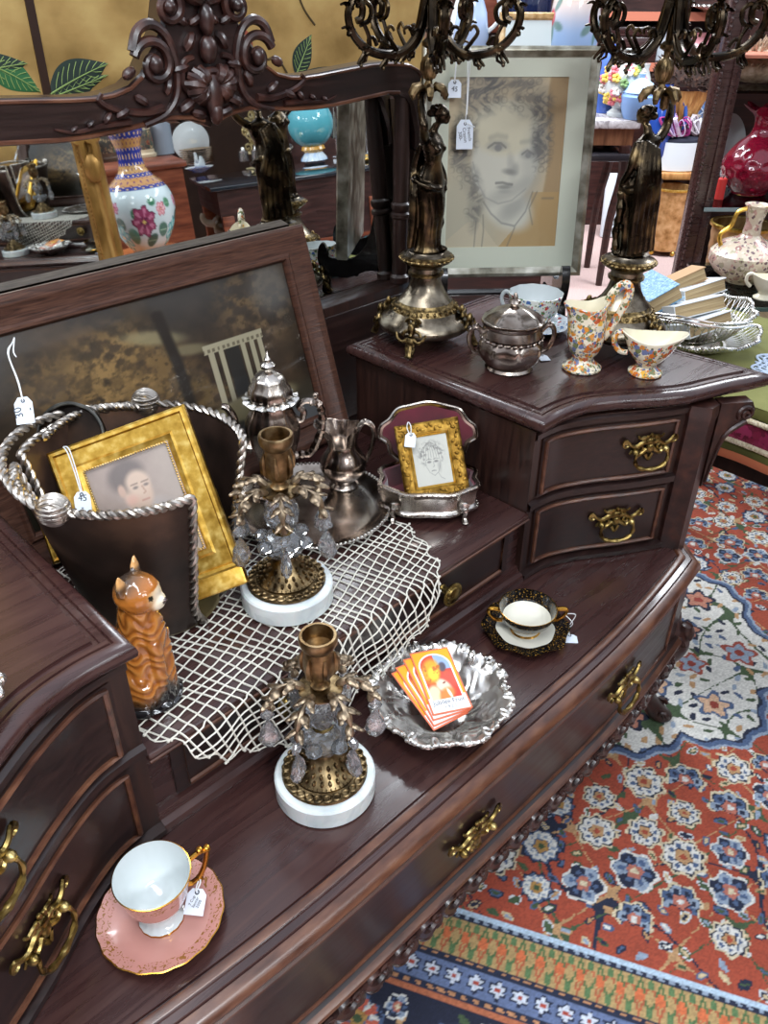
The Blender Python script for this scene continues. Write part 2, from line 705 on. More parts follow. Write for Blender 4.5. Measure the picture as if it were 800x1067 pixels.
DP = [(-.0335, .0), (-.033, .0), (-.0322, -.003), (-.0305, -.003), (-.029, .0008), (-.022, .0012), (-.0195, -.0005), (-.0175, -.0035), (-.0095, -.0045), (-.0080, -.0075), (-.0070, -.0060), (.000, -.0075), (.006, -.012), (.009, -.019), (.007, -.025), (.001, -.029), (-.004, -.034), (-.012, -.036)]
m = M()
m.mould(deck_c, DP, mis=[0, 0, 0, 1, 1, 1, 0, 0, 0, 0, 1, 1, 1, 0, 0, 0, 0])
W('deck_board', m, [WOODT, WORN])

# lower case with the long drawer
m = M()
m.mould(deck_c, [(-.012, -.034), (-.004, -.036), (-.004, -.182), (.003, -.184), (.010, -.189), (.011, -.195), (.006, -.199), (.0, -.201), (-.004, -.218), (-.012, -.220)], mis=[0, 0, 0, 1, 1, 1, 0, 0, 0])
W('lower_case', m, [WOOD, WORN])


def leaf_bit(mm, c, a, L=.02, w=.008, h=.006, mi=0, tilt=0):
    mm.ell(c, (L, h, w), 8, mi, rot=(0, a, tilt))


m = M()
for i in range(24):
    x0 = -.21 + i * .0485
    A_ = lambda dx, z, e=.008: (x0 + dx, bow(x0 + dx, e), z)
    m.tube(spl([A_(0, -.204), A_(.010, -.222), A_(.026, -.232), A_(.042, -.224), A_(.044, -.209), A_(.034, -.207), A_(.032, -.216)], 22), lambda t: .0078 - .0042 * t, 7)
    m.tube(spl([A_(.006, -.214), A_(.014, -.206), A_(.024, -.208), A_(.028, -.216)], 12), lambda t: .0062 - .003 * t, 6)
    t_ = math.atan2(bow(x0 + .03) - bow(x0 + .01), .02)
    m.ell(A_(.020, -.238), (.016, .007, .006), 8, rot=(0, .45, t_))
    m.ell(A_(.044, -.232), (.011, .007, .0055), 8, rot=(0, -.7, t_))
    m.ell(A_(.034, -.212, .013), (.0045, .005, .0045), 8)
W('apron_carving', m, CARVE)

drawer = W('drawer', M().grid(lambda a, b: (-.20 + 1.125 * a, bow(-.20 + 1.125 * a, -.0022), -.178 + .134 * b), 40, 3), [WOOD])
m = M()
P_ = [(x, bow(x, -.002), -.048) for x in [-.19 + i * 1.105 / 40 for i in range(41)]] + [(x, bow(x, -.002), -.172) for x in [.915 - i * 1.105 / 40 for i in range(41)]]
m.tube(P_, .0036, 6, closed=True)
W('bead', m, WORN, drawer)


def curve_at(c, s):
    """point and tangent angle on a plan curve at fraction s of its length"""
    L = [0]
    for a, b in zip(c[:-1], c[1:]):
        L.append(L[-1] + math.hypot(b[0] - a[0], b[1] - a[1]))
    d = s * L[-1]
    for i in range(len(c) - 1):
        if L[i + 1] >= d or i == len(c) - 2:
            f = (d - L[i]) / (L[i + 1] - L[i])
            return (c[i][0] + (c[i + 1][0] - c[i][0]) * f, c[i][1] + (c[i + 1][1] - c[i][1]) * f, math.atan2(c[i + 1][1] - c[i][1], c[i + 1][0] - c[i][0]))


# ornate bail pull: local x along the drawer, z up, -y out of the wood
def pull_mesh(bail=True):
    q = M()
    for s in (-1, 1):
        q.tube(spl([(0, -.004, .012), (s * .012, -.006, .017), (s * .024, -.005, .010), (s * .034, -.005, .014), (s * .041, -.004, .022), (s * .046, -.004, .015)], 20), lambda t: .0042 - .0022 * t, 6)
        q.tube(spiral((s * .040, -.004, .016), .001, .0075, 0 if s > 0 else PI, s * 1.2, 18), .0021, 5)
        q.tube(spl([(s * .006, -.005, .004), (s * .018, -.006, -.004), (s * .027, -.005, .004), (s * .033, -.004, -.002)], 14), lambda t: .0036 - .0018 * t, 6)
        q.tube(spiral((s * .018, -.005, .006), .001, .0085, 1, -s * 1.3, 16), .002, 5)
        q.tube(spl([(s * .002, -.004, .016), (s * .009, -.005, .025), (s * .018, -.004, .023), (s * .022, -.004, .028)], 12), lambda t: .0034 - .0018 * t, 6)
        q.ell((s * .026, -.009, .003), (.0058, .007, .0058), 10)
        q.tube([(s * .026, .0, .003), (s * .026, -.013, .003)], .003, 8)
    q.ell((0, -.005, .017), (.010, .005, .008), 10)
    q.ell((0, -.006, .006), (.007, .005, .009), 10)
    q.tube(spl([(-.006, -.005, -.004), (0, -.006, -.014), (.006, -.005, -.004)], 10), .003, 6)
    for i in range(5):
        q.ell((-.012 + .006 * i, -.005, .024 + .003 * (1 - abs(i - 2))), (.0035, .003, .005), 6)
    b = None
    if bail:
        b = M()
        B = spl([(-.026, -.014, .003), (-.028, -.016, -.010), (-.020, -.018, -.021), (0, -.019, -.025), (.020, -.018, -.021), (.028, -.016, -.010), (.026, -.014, .003)], 30)
        b.tube(B, lambda t: .0024 + .0012 * math.sin(PI * t) + .0006 * math.sin(t * 40), 7)
        b.ell((0, -.019, -.025), (.006, .0045, .0045), 8)
    else:
        for s in (-1, 1):
            q.tube(spl([(0, -.004, -.004), (s * .008, -.006, -.012), (s * .003, -.005, -.02)], 10), .003, 5)
        q.ell((0, -.007, 0), (.006, .004, .010), 10)
    return q, b


_q, _b = pull_mesh()
PULL, BAIL = mesh('handle_mount', _q, BRASS), mesh('bail', _b, BRASS)
ESC = mesh('escutcheon', pull_mesh(False)[0], BRASS)


def pull(par, x, y, z, a, s=1.0, me=None):
    h = bpy.data.objects.new('handle' if me is None else 'escutcheon', me or PULL)
    COL.objects.link(h)
    h.parent = par
    h.matrix_parent_inverse = full(par).inverted()
    h.location, h.rotation_euler, h.scale = (x, y, z), (0, 0, a), (s, s, s)
    if me is None:
        b = bpy.data.objects.new('bail', BAIL)
        COL.objects.link(b)
        b.parent = h
    return h


def pull1(par, x, y, z, a, s=1.0, me=None):
    """mount and bail in one mesh, a sub-part of its drawer"""
    h = bpy.data.objects.new('handle' if me is None else 'escutcheon', me or PULL1)
    COL.objects.link(h)
    h.parent = par
    h.matrix_parent_inverse = full(par).inverted()
    h.location, h.rotation_euler, h.scale = (x, y, z), (0, 0, a), (s, s, s)
    h['label'] = 'brass rococo pull' if me is None else 'brass rococo keyhole plate'
    return h


_q.add(_b.v, _b.f)
PULL1 = mesh('pull', _q, BRASS)
for x in (.718,):
    pull1(drawer, x, bow(x, -.001), -.114, math.atan2(bow(x + .02) - bow(x - .02), .04), 1.15)
pull1(drawer, .343, bow(.343, -.001), -.124, 0, 1.15, ESC)

# cabriole legs
for s, nm in ((1, 'leg'), (-1, 'leg')):
    m = M()
    d = V3((s * .55, -.83, 0))
    cx, cy = MX + s * .625, -.152
    K = [(-.15, .0, .030, .030), (-.185, .006, .033, .033), (-.205, .022, .034, .036), (-.235, .028, .029, .031), (-.27, .018, .022, .024), (-.32, .006, .0175, .019), (-.365, .008, .0165, .018), (-.395, .024, .019, .021), (-.412, .038, .021, .024), (-.419, .044, .022, .022), (-.4236, .044, .017, .018)]
    n = V3((-d.y, d.x, 0))
    K2 = spl([(z, o, 0) for z, o, a, b in K], 40)
    R2 = spl([(a * 1.18, b * 1.15, 0) for z, o, a, b in K], 40)
    m.rings([[V3((cx, cy, p.x)) + d * (p.y + r.x * math.cos(t)) + n * r.y * math.sin(t) for t in [2 * PI * j / 16 for j in range(16)]] for p, r in zip(K2, R2)])
    for sg in (-1, 1):
        c0 = V3((cx, cy, -.205)) + n * sg * .030 + d * .03
        m.tube([c0 + d * (.018 - .0028 * i * .35) * math.cos(i * .5) + V3((0, 0, 1)) * (.018 - .001 * i) * math.sin(i * .5) + n * sg * i * .0004 for i in range(18)], .0055, 6)
        m.tube([V3((cx, cy, -.225 - .016 * i)) + n * sg * (.027 - .0016 * i) + d * (.036 - .0035 * i) for i in range(8)], lambda t: .005 - .003 * t, 6)
        c1 = V3((cx, cy, -.408)) + n * sg * .021 + d * .045
        m.tube([c1 + d * (.013 - .0006 * i) * math.cos(i * .5) + V3((0, 0, 1)) * (.013 - .0006 * i) * math.sin(i * .5) for i in range(16)], .0042, 6)
    m.ell(V3((cx, cy, -.197)) + d * .052, (.017, .017, .024), 10)
    W(nm, m, CARVE)
for x in (-.27, .99):
    W('leg', M().rings([[(x + r * a, .40 + r * b, z) for a, b in ((-1, -1), (1, -1), (1, 1), (-1, 1))] for z, r in ((-.15, .026), (-.25, .024), (-.4236 if x > .5 else FL, .017))]), WOODV)

# the two side cabinets
CFRONT = {1: FRONT, -1: mir(FRONT)}
for s in (1, -1):
    BN = .037
    body = FRONT + [(.985, -.118), (1.036, -.11), (1.036, .385), (.706, .385)]
    tp = spl2([(.697, -.030), (.725, -.029), (.76, -.030), (.805, -.040), (.85, -.066), (.89, -.096), (.94, -.128), (.99, -.146), (1.03, -.160), (1.07, -.177), (1.112, -.192)], 44) + \
        [(1.106, -.10), (1.098, -.04), (1.094, .394), (.690, .394)]
    tp = thin(tp, BN, tp[0], tp[43])
    if s < 0:
        body, tp = mir(body), mir(tp)
    m = M()
    m.mould(body, [(0, -.001), (0, .2775)])
    cab = W('side_cabinet', m, [WOODV, WORN])
    f = CFRONT[s]
    F3 = lambda t, z, e: (lambda p: (p[0] + math.sin(p[2]) * e, p[1] - math.cos(p[2]) * e, z))(curve_at(f, t))
    m = M()
    for z0, z1, e in ((.0, .013, .012), (.134, .150, .007), (.262, .276, .005)):
        m.rings([[F3(t, z0, .0), F3(t, z0 + .002, e), F3(t, z1 - .003, e), F3(t, z1, .0)] for t in [k / 30 for k in range(31)]], 0, False, False, False)
    W('rail_moulding', m, WOOD, cab)
    m = M()
    m.mould(tp, [(-.0325, .3054), (-.032, .3054), (-.031, .3015), (-.0265, .3013), (-.0255, .3038), (-.0195, .3038), (-.0188, .3012), (-.0172, .3012), (-.0160, .3042), (-.011, .3046), (-.0055, .3025), (-.0015, .2985), (0, .293), (-.001, .2875), (-.005, .2825), (-.011, .2800), (-.016, .279), (-.018, .2765), (-.028, .276)])
    W('cabinet_top', m, [WOODT, WORN])
    for z0, z1 in ((.158, .253), (.022, .123)):
        lo, hi = (.10, .935) if s > 0 else (.065, .90)
        m = M()
        m.grid(lambda a, b: F3(lo - .03 + (hi - lo + .06) * a, z0 - .006 + (z1 - z0 + .012) * b, .0025), 34, 3)
        dr = W('drawer', m, WOOD)
        o = [F3(lo + (hi - lo) * k / 30, z1, .004) for k in range(31)] + [F3(hi - (hi - lo) * k / 30, z0, .004) for k in range(31)]
        m = M()
        m.tube(o, .0036, 6, closed=True)
        W('bead', m, WORN, dr)
        hx = (.905, .875)[0 if z0 > .1 else 1]
        # nearest point on the front for the pull
        best = min([k / 200 for k in range(201)], key=lambda t: abs(F3(t, 0, 0)[0] - (hx if s > 0 else 2 * MX - hx)))
        p = curve_at(f, best)
        zc = (.205, .068)[0 if z0 > .1 else 1]
        pull1(dr, p[0] + math.sin(p[2]) * .002, p[1] - math.cos(p[2]) * .002, zc, p[2], 1.05)
    # canted corner post with a scrolled bracket
    m = M()
    sx = lambda x: x if s > 0 else 2 * MX - x
    pc = [(.957, -.130), (.972, -.158), (.995, -.158), (1.022, -.125), (1.0, -.10), (.965, -.11)]
    pc = pc if s > 0 else mir(pc)
    m.mould(pc, [(-.003, -.17), (0, -.16), (0, .25), (.002, .262), (.0, .277)])
    T = Matrix.Translation((sx(1.006), -.150, .0)) @ Matrix.Rotation((-.62 if s > 0 else PI + .62), 4, 'Z')
    m.prism([(.0, .12), (.012, .17), (.012, .20), (.03, .232), (.055, .248), (.062, .262), (.054, .277), (.0, .277)], -.012, .012, 0, T, axis='y')
    for q in (-.013, .013):
        m.tube([T @ V3((p[0], q, p[2])) for p in spiral((.047, 0, .257), .002, .014, 0, 1.6, 24)], .0038, 6)
        m.tube([T @ V3(p) for p in spl([(.05, q, .243), (.02, q, .22), (.010, q, .18), (.004, q, .13)], 14)], lambda t: .005 - .003 * t, 6)
    W('corner_post', m, CARVE)

# raised shelf between them
m = M()
m.box(.0145, .7055, .0, .448, -.001, .121)
m.box(.0145, .7055, -.0165, .448, .1215, SURF, 0, None, .004)
m.rings([[(x, .0, .024), (x, -.006, .023), (x, -.010, .014), (x, -.018, .011), (x, -.021, .004), (x, -.021, .0)] for x in (.0145, .7055)], 0, False, False, False, mis=[0])
W('raised_shelf', m, [WOODT, WORN])
m = M()
m.box(.045, .675, -.004, .01, .03, .116)
dr = W('drawer', m, WOOD)
m = M()
m.tube([(.062, -.005, .109), (.658, -.005, .109), (.658, -.005, .038), (.062, -.005, .038)], .0036, 6, closed=True)
m.tube([(.015, -.0165, .1225), (.705, -.0165, .1225)], .002, 6)
W('bead', m, WORN, dr)
kn = M()
kn.lathe([(.0, -.004), (.009, -.003), (.010, .0), (.006, .004), (.005, .013), (.009, .017), (.018, .019), (.019, .022), (.017, .024), (.014, .0235), (.013, .026), (.006, .0285), (.0, .029)], 28, T=Matrix.Rotation(PI / 2, 4, 'X'))
for i in range(28):
    a = 2 * PI * i / 28
    kn.ell((.0178 * math.cos(a), -.0225, .0178 * math.sin(a)), .0021, 6)
KN = mesh('knob', kn, BRASS)
for x in (.5165, .2035):
    k = bpy.data.objects.new('knob', KN)
    COL.objects.link(k)
    k.parent = dr
    k.matrix_parent_inverse = full(dr).inverted()
    k.location = (x, -.002, .080)
    k['label'] = 'round beaded brass knob'

# mirror on top: back board, wings, posts, shaped rail, carved crest, glass
MIY = lambda z: 0.524312 + (z - .6) * 0.065791
TQ = lambda x, z: (-.23345 + (x + .23345) * 1.02312, .86404 + (z - .86404) * 1.02312)
m = M()
m.box(-.30, 1.00, .516, .53, -.15, .34)
m.box(.055, .962, .478, .515, .10, .340, 0, None, .004)
m.box(.07, .947, .474, .48, .12, .322, 1, None, .002)
mf = W('mirror_stand', m, [WOODV, WOOD])
HALF = [(.492, .83), (.544, .826), (.556, .788), (.578, .762), (.593, .742), (.612, .730), (.637, .724), (.665, .722), (.693, .723), (.752, .727), (.80, .730), (.837, .730), (.87, .728), (.893, .724), (.912, .716), (.924, .704),
        (.928, .66), (.930, .60), (.924, .583), (.914, .59), (.914, .615), (.907, .64), (.900, .660), (.890, .672), (.868, .679), (.842, .681), (.78, .677), (.72, .673), (.68, .673), (.637, .675), (.60, .679), (.56, .683), (.525, .680), (.505, .674), (.492, .668)]
CX = .492
HALF = [TQ(*p) for p in HALF]
CX = TQ(.492, 0)[0]
poly = HALF[::-1] + [(2 * CX - x, z) for x, z in HALF[1:-1]]
m = M()
m.prism(poly, .470, .512, 0, None, .005, 'y')
rail = W('mirror_rail', m, WOOD, ang=30)
m = M()
for sg in (1, -1):
    X = lambda x: CX + sg * (x - CX)
    edge = [(X(x), .469, z + .004) for x, z in HALF[24:34]]
    m.tube(edge, .0032, 6)
    edge = [(X(x), .469, z - .004) for x, z in HALF[4:16]]
    m.tube(edge, .0028, 6)
W('rail_bead', m, WORN, mf)
# crest carving
m = M()
YF = .416
CX = .492
for sg in (1, -1):
    X = lambda x: CX + sg * (x - CX)
    m.tube([(X(p[0]), p[1], p[2]) for p in spiral((.574, YF - .002, .752), .030, .005, .35, 1.35, 40)], lambda t: .0068 - .002 * t, 8)
    m.tube([(X(x), YF, z) for x, z in spl2([(.602, .768), (.592, .790), (.572, .797), (.552, .784), (.541, .752), (.545, .715), (.566, .692), (.60, .682)], 30)], lambda t: .0075 - .003 * t, 8)
    m.ell((X(.575), YF - .006, .752), (.010, .009, .012), 12)
    m.tube([(X(p[0]), p[1], p[2]) for p in spiral((.545, YF - .004, .815), .020, .003, 2.5, 1.3, 26)], lambda t: .006 - .002 * t, 7)
    m.ell((X(.545), YF - .007, .815), .009, 10)
    m.ell((X(.612), YF, .744), (.011, .007, .007), 10, rot=(0, sg * .5, 0))
    for i in range(7):
        a = .35 + i * .36
        L = .034 - .003 * abs(i - 3)
        m.tube([(X(CX + .008 + math.sin(a) * L * t), YF - .004 - .008 * math.sin(PI * t), .722 - .0 + math.cos(a) * L * t * .95) for t in [k / 8 for k in range(9)]], lambda t: .0025 + .006 * math.sin(PI * min(1, t * 1.1) * .85), 7)
    for x, z, r, a in ((.532, .70, .015, .5), (.515, .688, .013, -.3), (.558, .725, .012, 1.2), (.63, .70, .012, .4), (.652, .696, .009, .8), (.535, .745, .013, .2), (.518, .775, .014, 1.0), (.528, .80, .012, -.5), (.505, .80, .012, .5), (.51, .83, .013, .3), (.60, .712, .012, -.6), (.676, .692, .007, .6), (.70, .688, .006, .5)):
        m.ell((X(x), YF - .002, z), (r, r * .6, r * .5), 9, rot=(0, sg * a, 0))
    m.tube([(X(x), YF - .002, z) for x, z in spl2([(.57, .70), (.60, .697), (.64, .705), (.66, .716), (.655, .724)], 16)], lambda t: .006 - .003 * t, 6)
    m.tube([(X(x), YF - .001, z) for x, z in spl2([(.62, .688), (.66, .687), (.70, .684), (.725, .69)], 14)], lambda t: .0045 - .003 * t, 6)
    m.tube([(X(x), YF - .003, z) for x, z in spl2([(.50, .70), (.52, .712), (.536, .73), (.53, .752), (.515, .757)], 16)], lambda t: .006 - .002 * t, 6)
m.ell((CX, YF - .008, .708), (.014, .011, .030), 14)
m.ell((CX, YF - .010, .688), (.010, .010, .016), 12)
m.tube([(CX + .018 * math.cos(a), YF - .008, .728 + .012 * math.sin(a)) for a in [k * PI / 10 for k in range(11)]], .005, 7)
m.ell((CX, YF - .006, .765), (.013, .011, .018), 12)
m.ell((CX, YF - .008, .80), (.011, .011, .020), 12)
for i in range(5):
    a = -1.1 + .55 * i
    m.tube([(CX + math.sin(a) * .036 * t, YF - .004 - .014 * t * (1 - t), .818 + math.cos(a) * .034 * t) for t in [k / 8 for k in range(9)]], lambda t: .003 + .007 * math.sin(PI * t * .9), 8)
m.v = [(TQ(x, z)[0], y + .052, TQ(x, z)[1]) for x, y, z in m.v]
CX = TQ(.492, 0)[0]
W('crest_carving', m, CARVE, rail)
for x in (.922, 2 * CX - .922):
    m = M()
    m.lathe([(.019, .341), (.019, .352), (.0135, .357), (.0155, .366), (.0145, .38), (.0155, .462), (.019, .465), (.019, .471), (.0145, .474), (.0185, .482), (.0185, .488), (.0145, .492), (.0155, .56), (.013, .672)], 20, c=(x, .4905, 0))
    W('mirror_post', m, WOODV, mf)
for x in (.945, 2 * CX - .957):
    W('stile', M().box(x, x + .012, .480, .515, .341, .66), WOODV, mf)
m = M()
z0, z1 = .33, .70
gx0, gx1 = 2 * CX - .95, .95
m.add([(gx0, MIY(z0) + .001, z0), (gx1, MIY(z0) + .001, z0), (gx1, MIY(z1) + .001, z1), (gx0, MIY(z1) + .001, z1), (gx0, MIY(z0) + .006, z0), (gx1, MIY(z0) + .006, z0), (gx1, MIY(z1) + .006, z1), (gx0, MIY(z1) + .006, z1)],
      [(0, 1, 2, 3), (7, 6, 5, 4), (0, 4, 5, 1), (1, 5, 6, 2), (2, 6, 7, 3), (3, 7, 4, 0)])
MIRM = plain('mirror_silvering', (226, 228, 226), .015, 1.0)
W('mirror_glass', m, MIRM, mf)

# ================================================================ framed landscape leaning on the mirror
lean = math.radians(17.9)
LW, LH = .64, .372
land = thing('framed_landscape', 'large brown oak frame with a dark landscape and pale columned temple', 'picture', (.362, .374, SURF + .0065), (-lean, 0, 0))
# local x along, z up, front is -y


def frame4(m, w, h, fw, prof, mi=0, T=None):
    """picture frame, outer w x h centred in x, base z=0; prof: (inward, forward) pairs from the outer edge"""
    rs = []
    for inn, fo in prof:
        rs.append([(-w / 2 + inn, -fo, inn), (w / 2 - inn, -fo, inn), (w / 2 - inn, -fo, h - inn), (-w / 2 + inn, -fo, h - inn)])
    # split per side so grain and mitres stay crisp
    for k in range(4):
        q = (k + 1) % 4
        m.rings([[r[k], r[q]] for r in rs], mi[k] if hasattr(mi, '__len__') else mi, False, False, False, T)
    return m


m = M()
FWD = .052
frame4(m, LW, LH, FWD, [(.0, -.024), (.0, .0), (.004, .004), (.012, .004), (.016, .001), (.040, -.004), (.044, -.001), (.048, -.002), (FWD, -.008), (FWD, -.014)], mi=[0, 1, 0, 1])
m.box(-LW / 2 + .002, LW / 2 - .002, .020, .024, .002, LH - .002, 1)
ob('frame', m, [OAKH, OAK], land)
ob('lit_top_edge', M().box(-LW / 2 + .001, LW / 2 - .001, .002, .024, LH, LH + .0012), noisy('lit_oak_edge', [(92, 80, 70), (126, 112, 100), (144, 130, 118)], 30, (.6, .8), stretch=(1, 8, 8)), land, label='top edge painted paler as if lit')  # paler strip paints in the light on the frame's top face


def land_art(X, Y):
    u, v = X / (LW - 2 * FWD) + .5, Y / (LH - 2 * FWD)
    n = fbm(u * 14, v * 10, 3)
    col = solid(X, (66, 52, 38)) * (.45 + .95 * n)[:, None]
    col = mixc(col, .8 * sst(.55, 1, v) * sst(.3, .6, fbm(u * 4, v * 3, 8)), (74, 72, 70))
    for cx, cy, rx, ry, c in ((.36, .62, .17, .26, (134, 106, 66)), (.28, .45, .16, .2, (118, 92, 56)), (.48, .52, .12, .2, (104, 82, 52)), (.86, .78, .13, .24, (98, 80, 58)), (.18, .66, .1, .2, (92, 72, 46)), (.62, .40, .1, .12, (92, 74, 48))):
        k = el(u, v, cx, cy, rx, ry, 0, .5) * sst(.32, .60, fbm(u * 34, v * 24, int(cx * 90)))
        col = mixc(col, k, tuple(q * 1.18 for q in c))
        col = mixc(col, k * sst(.5, .7, fbm(u * 70, v * 50, 4)) * .6, (52, 42, 30))
    col = mixc(col, el(u, v, .50, .78, .10, .035, -.5, .5) * .8, (158, 148, 112))
    col = mixc(col, el(u, v, .60, .66, .07, .03, -.35, .5) * .7, (150, 140, 106))
    col = mixc(col, el(u, v, .93, .88, .07, .16, 0, .5) * .7, (118, 116, 112))
    col = mixc(col, seg(u, v, [(.555, .2), (.55, .6), (.53, .9)], .018), (40, 34, 28))
    k = sst(.30, .2, v) * .8
    col = mixc(col, k, (64, 58, 46))
    # temple
    tc = (186, 176, 146)
    col = mixc(col, ((u > .64) & (u < .86) & (v > .60) & (v < .655)).astype(float), tc)
    col = mixc(col, ((u > .64) & (u < .86) & (v > .605) & (v < .622) & ((u * 110 % 2) < 1)).astype(float), (120, 110, 88))
    for x in (.665, .70, .78, .815, .845):
        col = mixc(col, ((np.abs(u - x) < .0085) & (v > .28) & (v < .60)).astype(float), tc)
    col = mixc(col, ((u > .715) & (u < .765) & (v > .28) & (v < .6)).astype(float), (44, 42, 38))
    col = mixc(col, el(u, v, .76, .22, .17, .075, .05, .2), (158, 146, 110))
    col = mixc(col, sst(.17, .08, v) * sst(.3, .7, u), (96, 96, 96))
    return col


canvas('painting', -LW / 2 + FWD, LW / 2 - FWD, 0, LH - 2 * FWD, .0018, land_art, ARTG, land, Matrix.Translation((0, .0135, FWD)) @ Matrix.Rotation(PI / 2, 4, 'X'))
m = M()
m.add([(-LW / 2 + FWD, .011, FWD), (LW / 2 - FWD, .011, FWD), (LW / 2 - FWD, .011, LH - FWD), (-LW / 2 + FWD, .011, LH - FWD)], [(0, 1, 2, 3)])
ob('glass', m, PANE, land)

# ================================================================ gold folding screen behind the mirror
SCRM = noisy('gold_leaf_screen', [(142, 112, 62), (176, 142, 84), (196, 166, 104)], 4, (.4, .6), .3, stretch=(2, 2, 2.6), detail=10, bump=.15, bscale=60)
LEAFD = plain('painted_dark_leaf', (24, 42, 34), .6)
LEAFG = plain('painted_green_leaf', (40, 96, 52), .6)
VEIN = plain('painted_pale_vein', (128, 150, 84), .7)
TWIG = plain('painted_twig', (74, 58, 30), .7)
TERRA = plain('painted_russet', (132, 58, 34), .7)
scr = thing('folding_screen', 'gold folding screen painted with large green leaves behind the mirror', 'screen', (.6, .86, FL))
SY = .86
m = M()
m.box(-.60, .4375, SY - .012, SY + .012, FL + .02, 1.25)
W_ = lambda n, mm, mt, **k: ob(n, mm, mt, scr, world=True, **k)
W_('screen_panel', m, SCRM)
m = M()
m.box(.4515, 1.36, SY - .012, SY + .012, FL + .02, 1.25)
W_('screen_panel', m, SCRM)
m = M()
m.box(.4375, .4515, SY - .015, SY + .015, FL, 1.26)
W_('screen_joint', m, plain('dark_brown_lacquer', (46, 28, 20), .4))


def scr_pt(u, v, e=.0125):
    d = ray(u, v)
    t = (SY - e - CAM.y) / d.y
    return CAM + d * t


def pleaf(base, tip, w, mat_i, side=0):
    b, t = scr_pt(*base), scr_pt(*tip)
    ax = t - b
    L = ax.length
    ax.normalize()
    nn = V3((-ax.z, 0, ax.x))
    mm = M()
    pts = []
    N = 20
    for i in range(N + 1):
        s = i / N
        pts.append((s, w * math.sin(PI * s ** .8) * (1 - .15 * s)))
    mid = [b + ax * L * s + nn * (.06 * L * math.sin(PI * s) * side) for s, k in pts]
    up = [c + nn * k for c, (s, k) in zip(mid, pts)]
    lo = [c - nn * k for c, (s, k) in zip(mid, pts)]
    vs = [V3((p.x, SY - .0125, p.z)) for p in up + mid + lo]
    vs[N + 1:2 * N + 2] = [V3((p.x, SY - .0145, p.z)) for p in mid]
    fs = []
    for i in range(N):
        for a, c in ((0, N + 1), (N + 1, 2 * N + 2)):
            fs.append((a + i, a + i + 1, c + i + 1, c + i))
    mm.add(vs, fs, mat_i)
    mm.tube([V3((p.x, SY - .0145, p.z)) for p in mid], lambda q: .0014 * (1 - .6 * q), 5, 2)
    for i in range(2, N - 2, 2):
        for sg in (1, -1):
            e = mid[i] + ax * L * .16 + nn * sg * pts[min(N, i + 3)][1] * .82
            q = mid[i] * .45 + e * .55 - ax * L * .015
            mm.tube([V3((k.x, SY - .0138, k.z)) for k in (mid[i], q, e)], .0007, 4, 2)
    W_('painted_leaf', mm, [LEAFD, LEAFG, VEIN])


pleaf((308, 78), (324, 36), .026, 0)
pleaf((302, 84), (366, 70), .014, 0)
pleaf((52, 98), (112, 66), .032, 0, .3)
pleaf((48, 104), (112, 78), .016, 0)
pleaf((-34, 80), (28, 66), .024, 0, .4)
pleaf((-14, 66), (42, 96), .024, 1, .5)
for c in ([(238, 30), (237, 12), (235, -12)], [(237, 18), (246, 14), (256, 10)], [(306, -20), (316, 8), (328, 26)], [(300, 78), (293, 66), (286, 60), (279, 62)], [(237, 4), (250, -6)]):
    m = M()
    m.tube(spl([scr_pt(u, v, .013) for u, v in c], 14), .0022, 5)
    W_('painted_twig', m, TWIG)
for (u, v), rx, rz in (((228, 22), .022, .034), ((252, 46), .026, .026)):
    p = scr_pt(u, v)
    m = M()
    m.ell((p.x, SY - .0125, p.z), (rx, .002, rz), 20)
    W_('painted_bloom', m, TERRA)

# ================================================================ helpers for small things
CR = RC.to_4x4()


def facing(p, roll=0, tilt=0, yaw=0):
    """placement of a flat thing turned towards the aisle: x right, y up, z towards the viewer's side"""
    return Matrix.Translation(p) @ CR @ Matrix.Rotation(math.radians(roll), 4, 'Z') @ Matrix.Rotation(math.radians(tilt), 4, 'X') @ Matrix.Rotation(math.radians(yaw), 4, 'Y')


def depth_of(p):
    return (p - CAM).dot(RC @ V3((0, 0, -1)))


def at_depth(u, v, d):
    return CAM + ray(u, v) * d


def place(o, T):
    o.matrix_basis = T
    return o


def text_me(name, body, size, mat, ext=.0002):
    c = bpy.data.curves.new(name, 'FONT')
    c.body = body
    c.size = size
    c.align_x = 'CENTER'
    c.align_y = 'CENTER'
    c.extrude = ext
    o = bpy.data.objects.new(name, c)
    COL.objects.link(o)
    dg = bpy.context.evaluated_depsgraph_get()
    dg.update()
    me = bpy.data.meshes.new_from_object(o.evaluated_get(dg))
    me.materials.clear()
    me.materials.append(mat)
    bpy.data.objects.remove(o)
    return me


def price_tag(label, T, size, strings, text=None, tsize=.45, trot=0, bend=0):
    """paper tag (own axes x,y) hanging on a looped thread given in world points"""
    t = thing('price_tag', label, 'tag')
    place(t, T)
    w, h = size
    m = M()
    m.prism([(-w / 2, -h * .56), (w / 2, -h * .56), (w / 2, h * .22), (w * .26, h * .44), (-w * .26, h * .44), (-w / 2, h * .22)], -.0003, .0003)
    m.lathe([(.0012, .0003), (.0026, .0003), (.0026, .0006), (.0012, .0006)], 12, 1, c=(0, h * .30, 0))
    ob('paper', m, [PAPER, INK], t)
    m = M()
    for st in strings:
        m.tube(spl(st, 22), .0008, 5)
    ob('string', m, THREAD, t, world=True)
    if text:
        o = ob('writing', text_me('writing', text, h * tsize, INK), None, t)
        o.location = (0, -h * .08, .0005)
        o.rotation_euler = (0, 0, math.radians(trot))
    return t


# ================================================================ crochet net under the pieces on the raised shelf
NC, NR, NY = (.268, .142), .278, -.0195


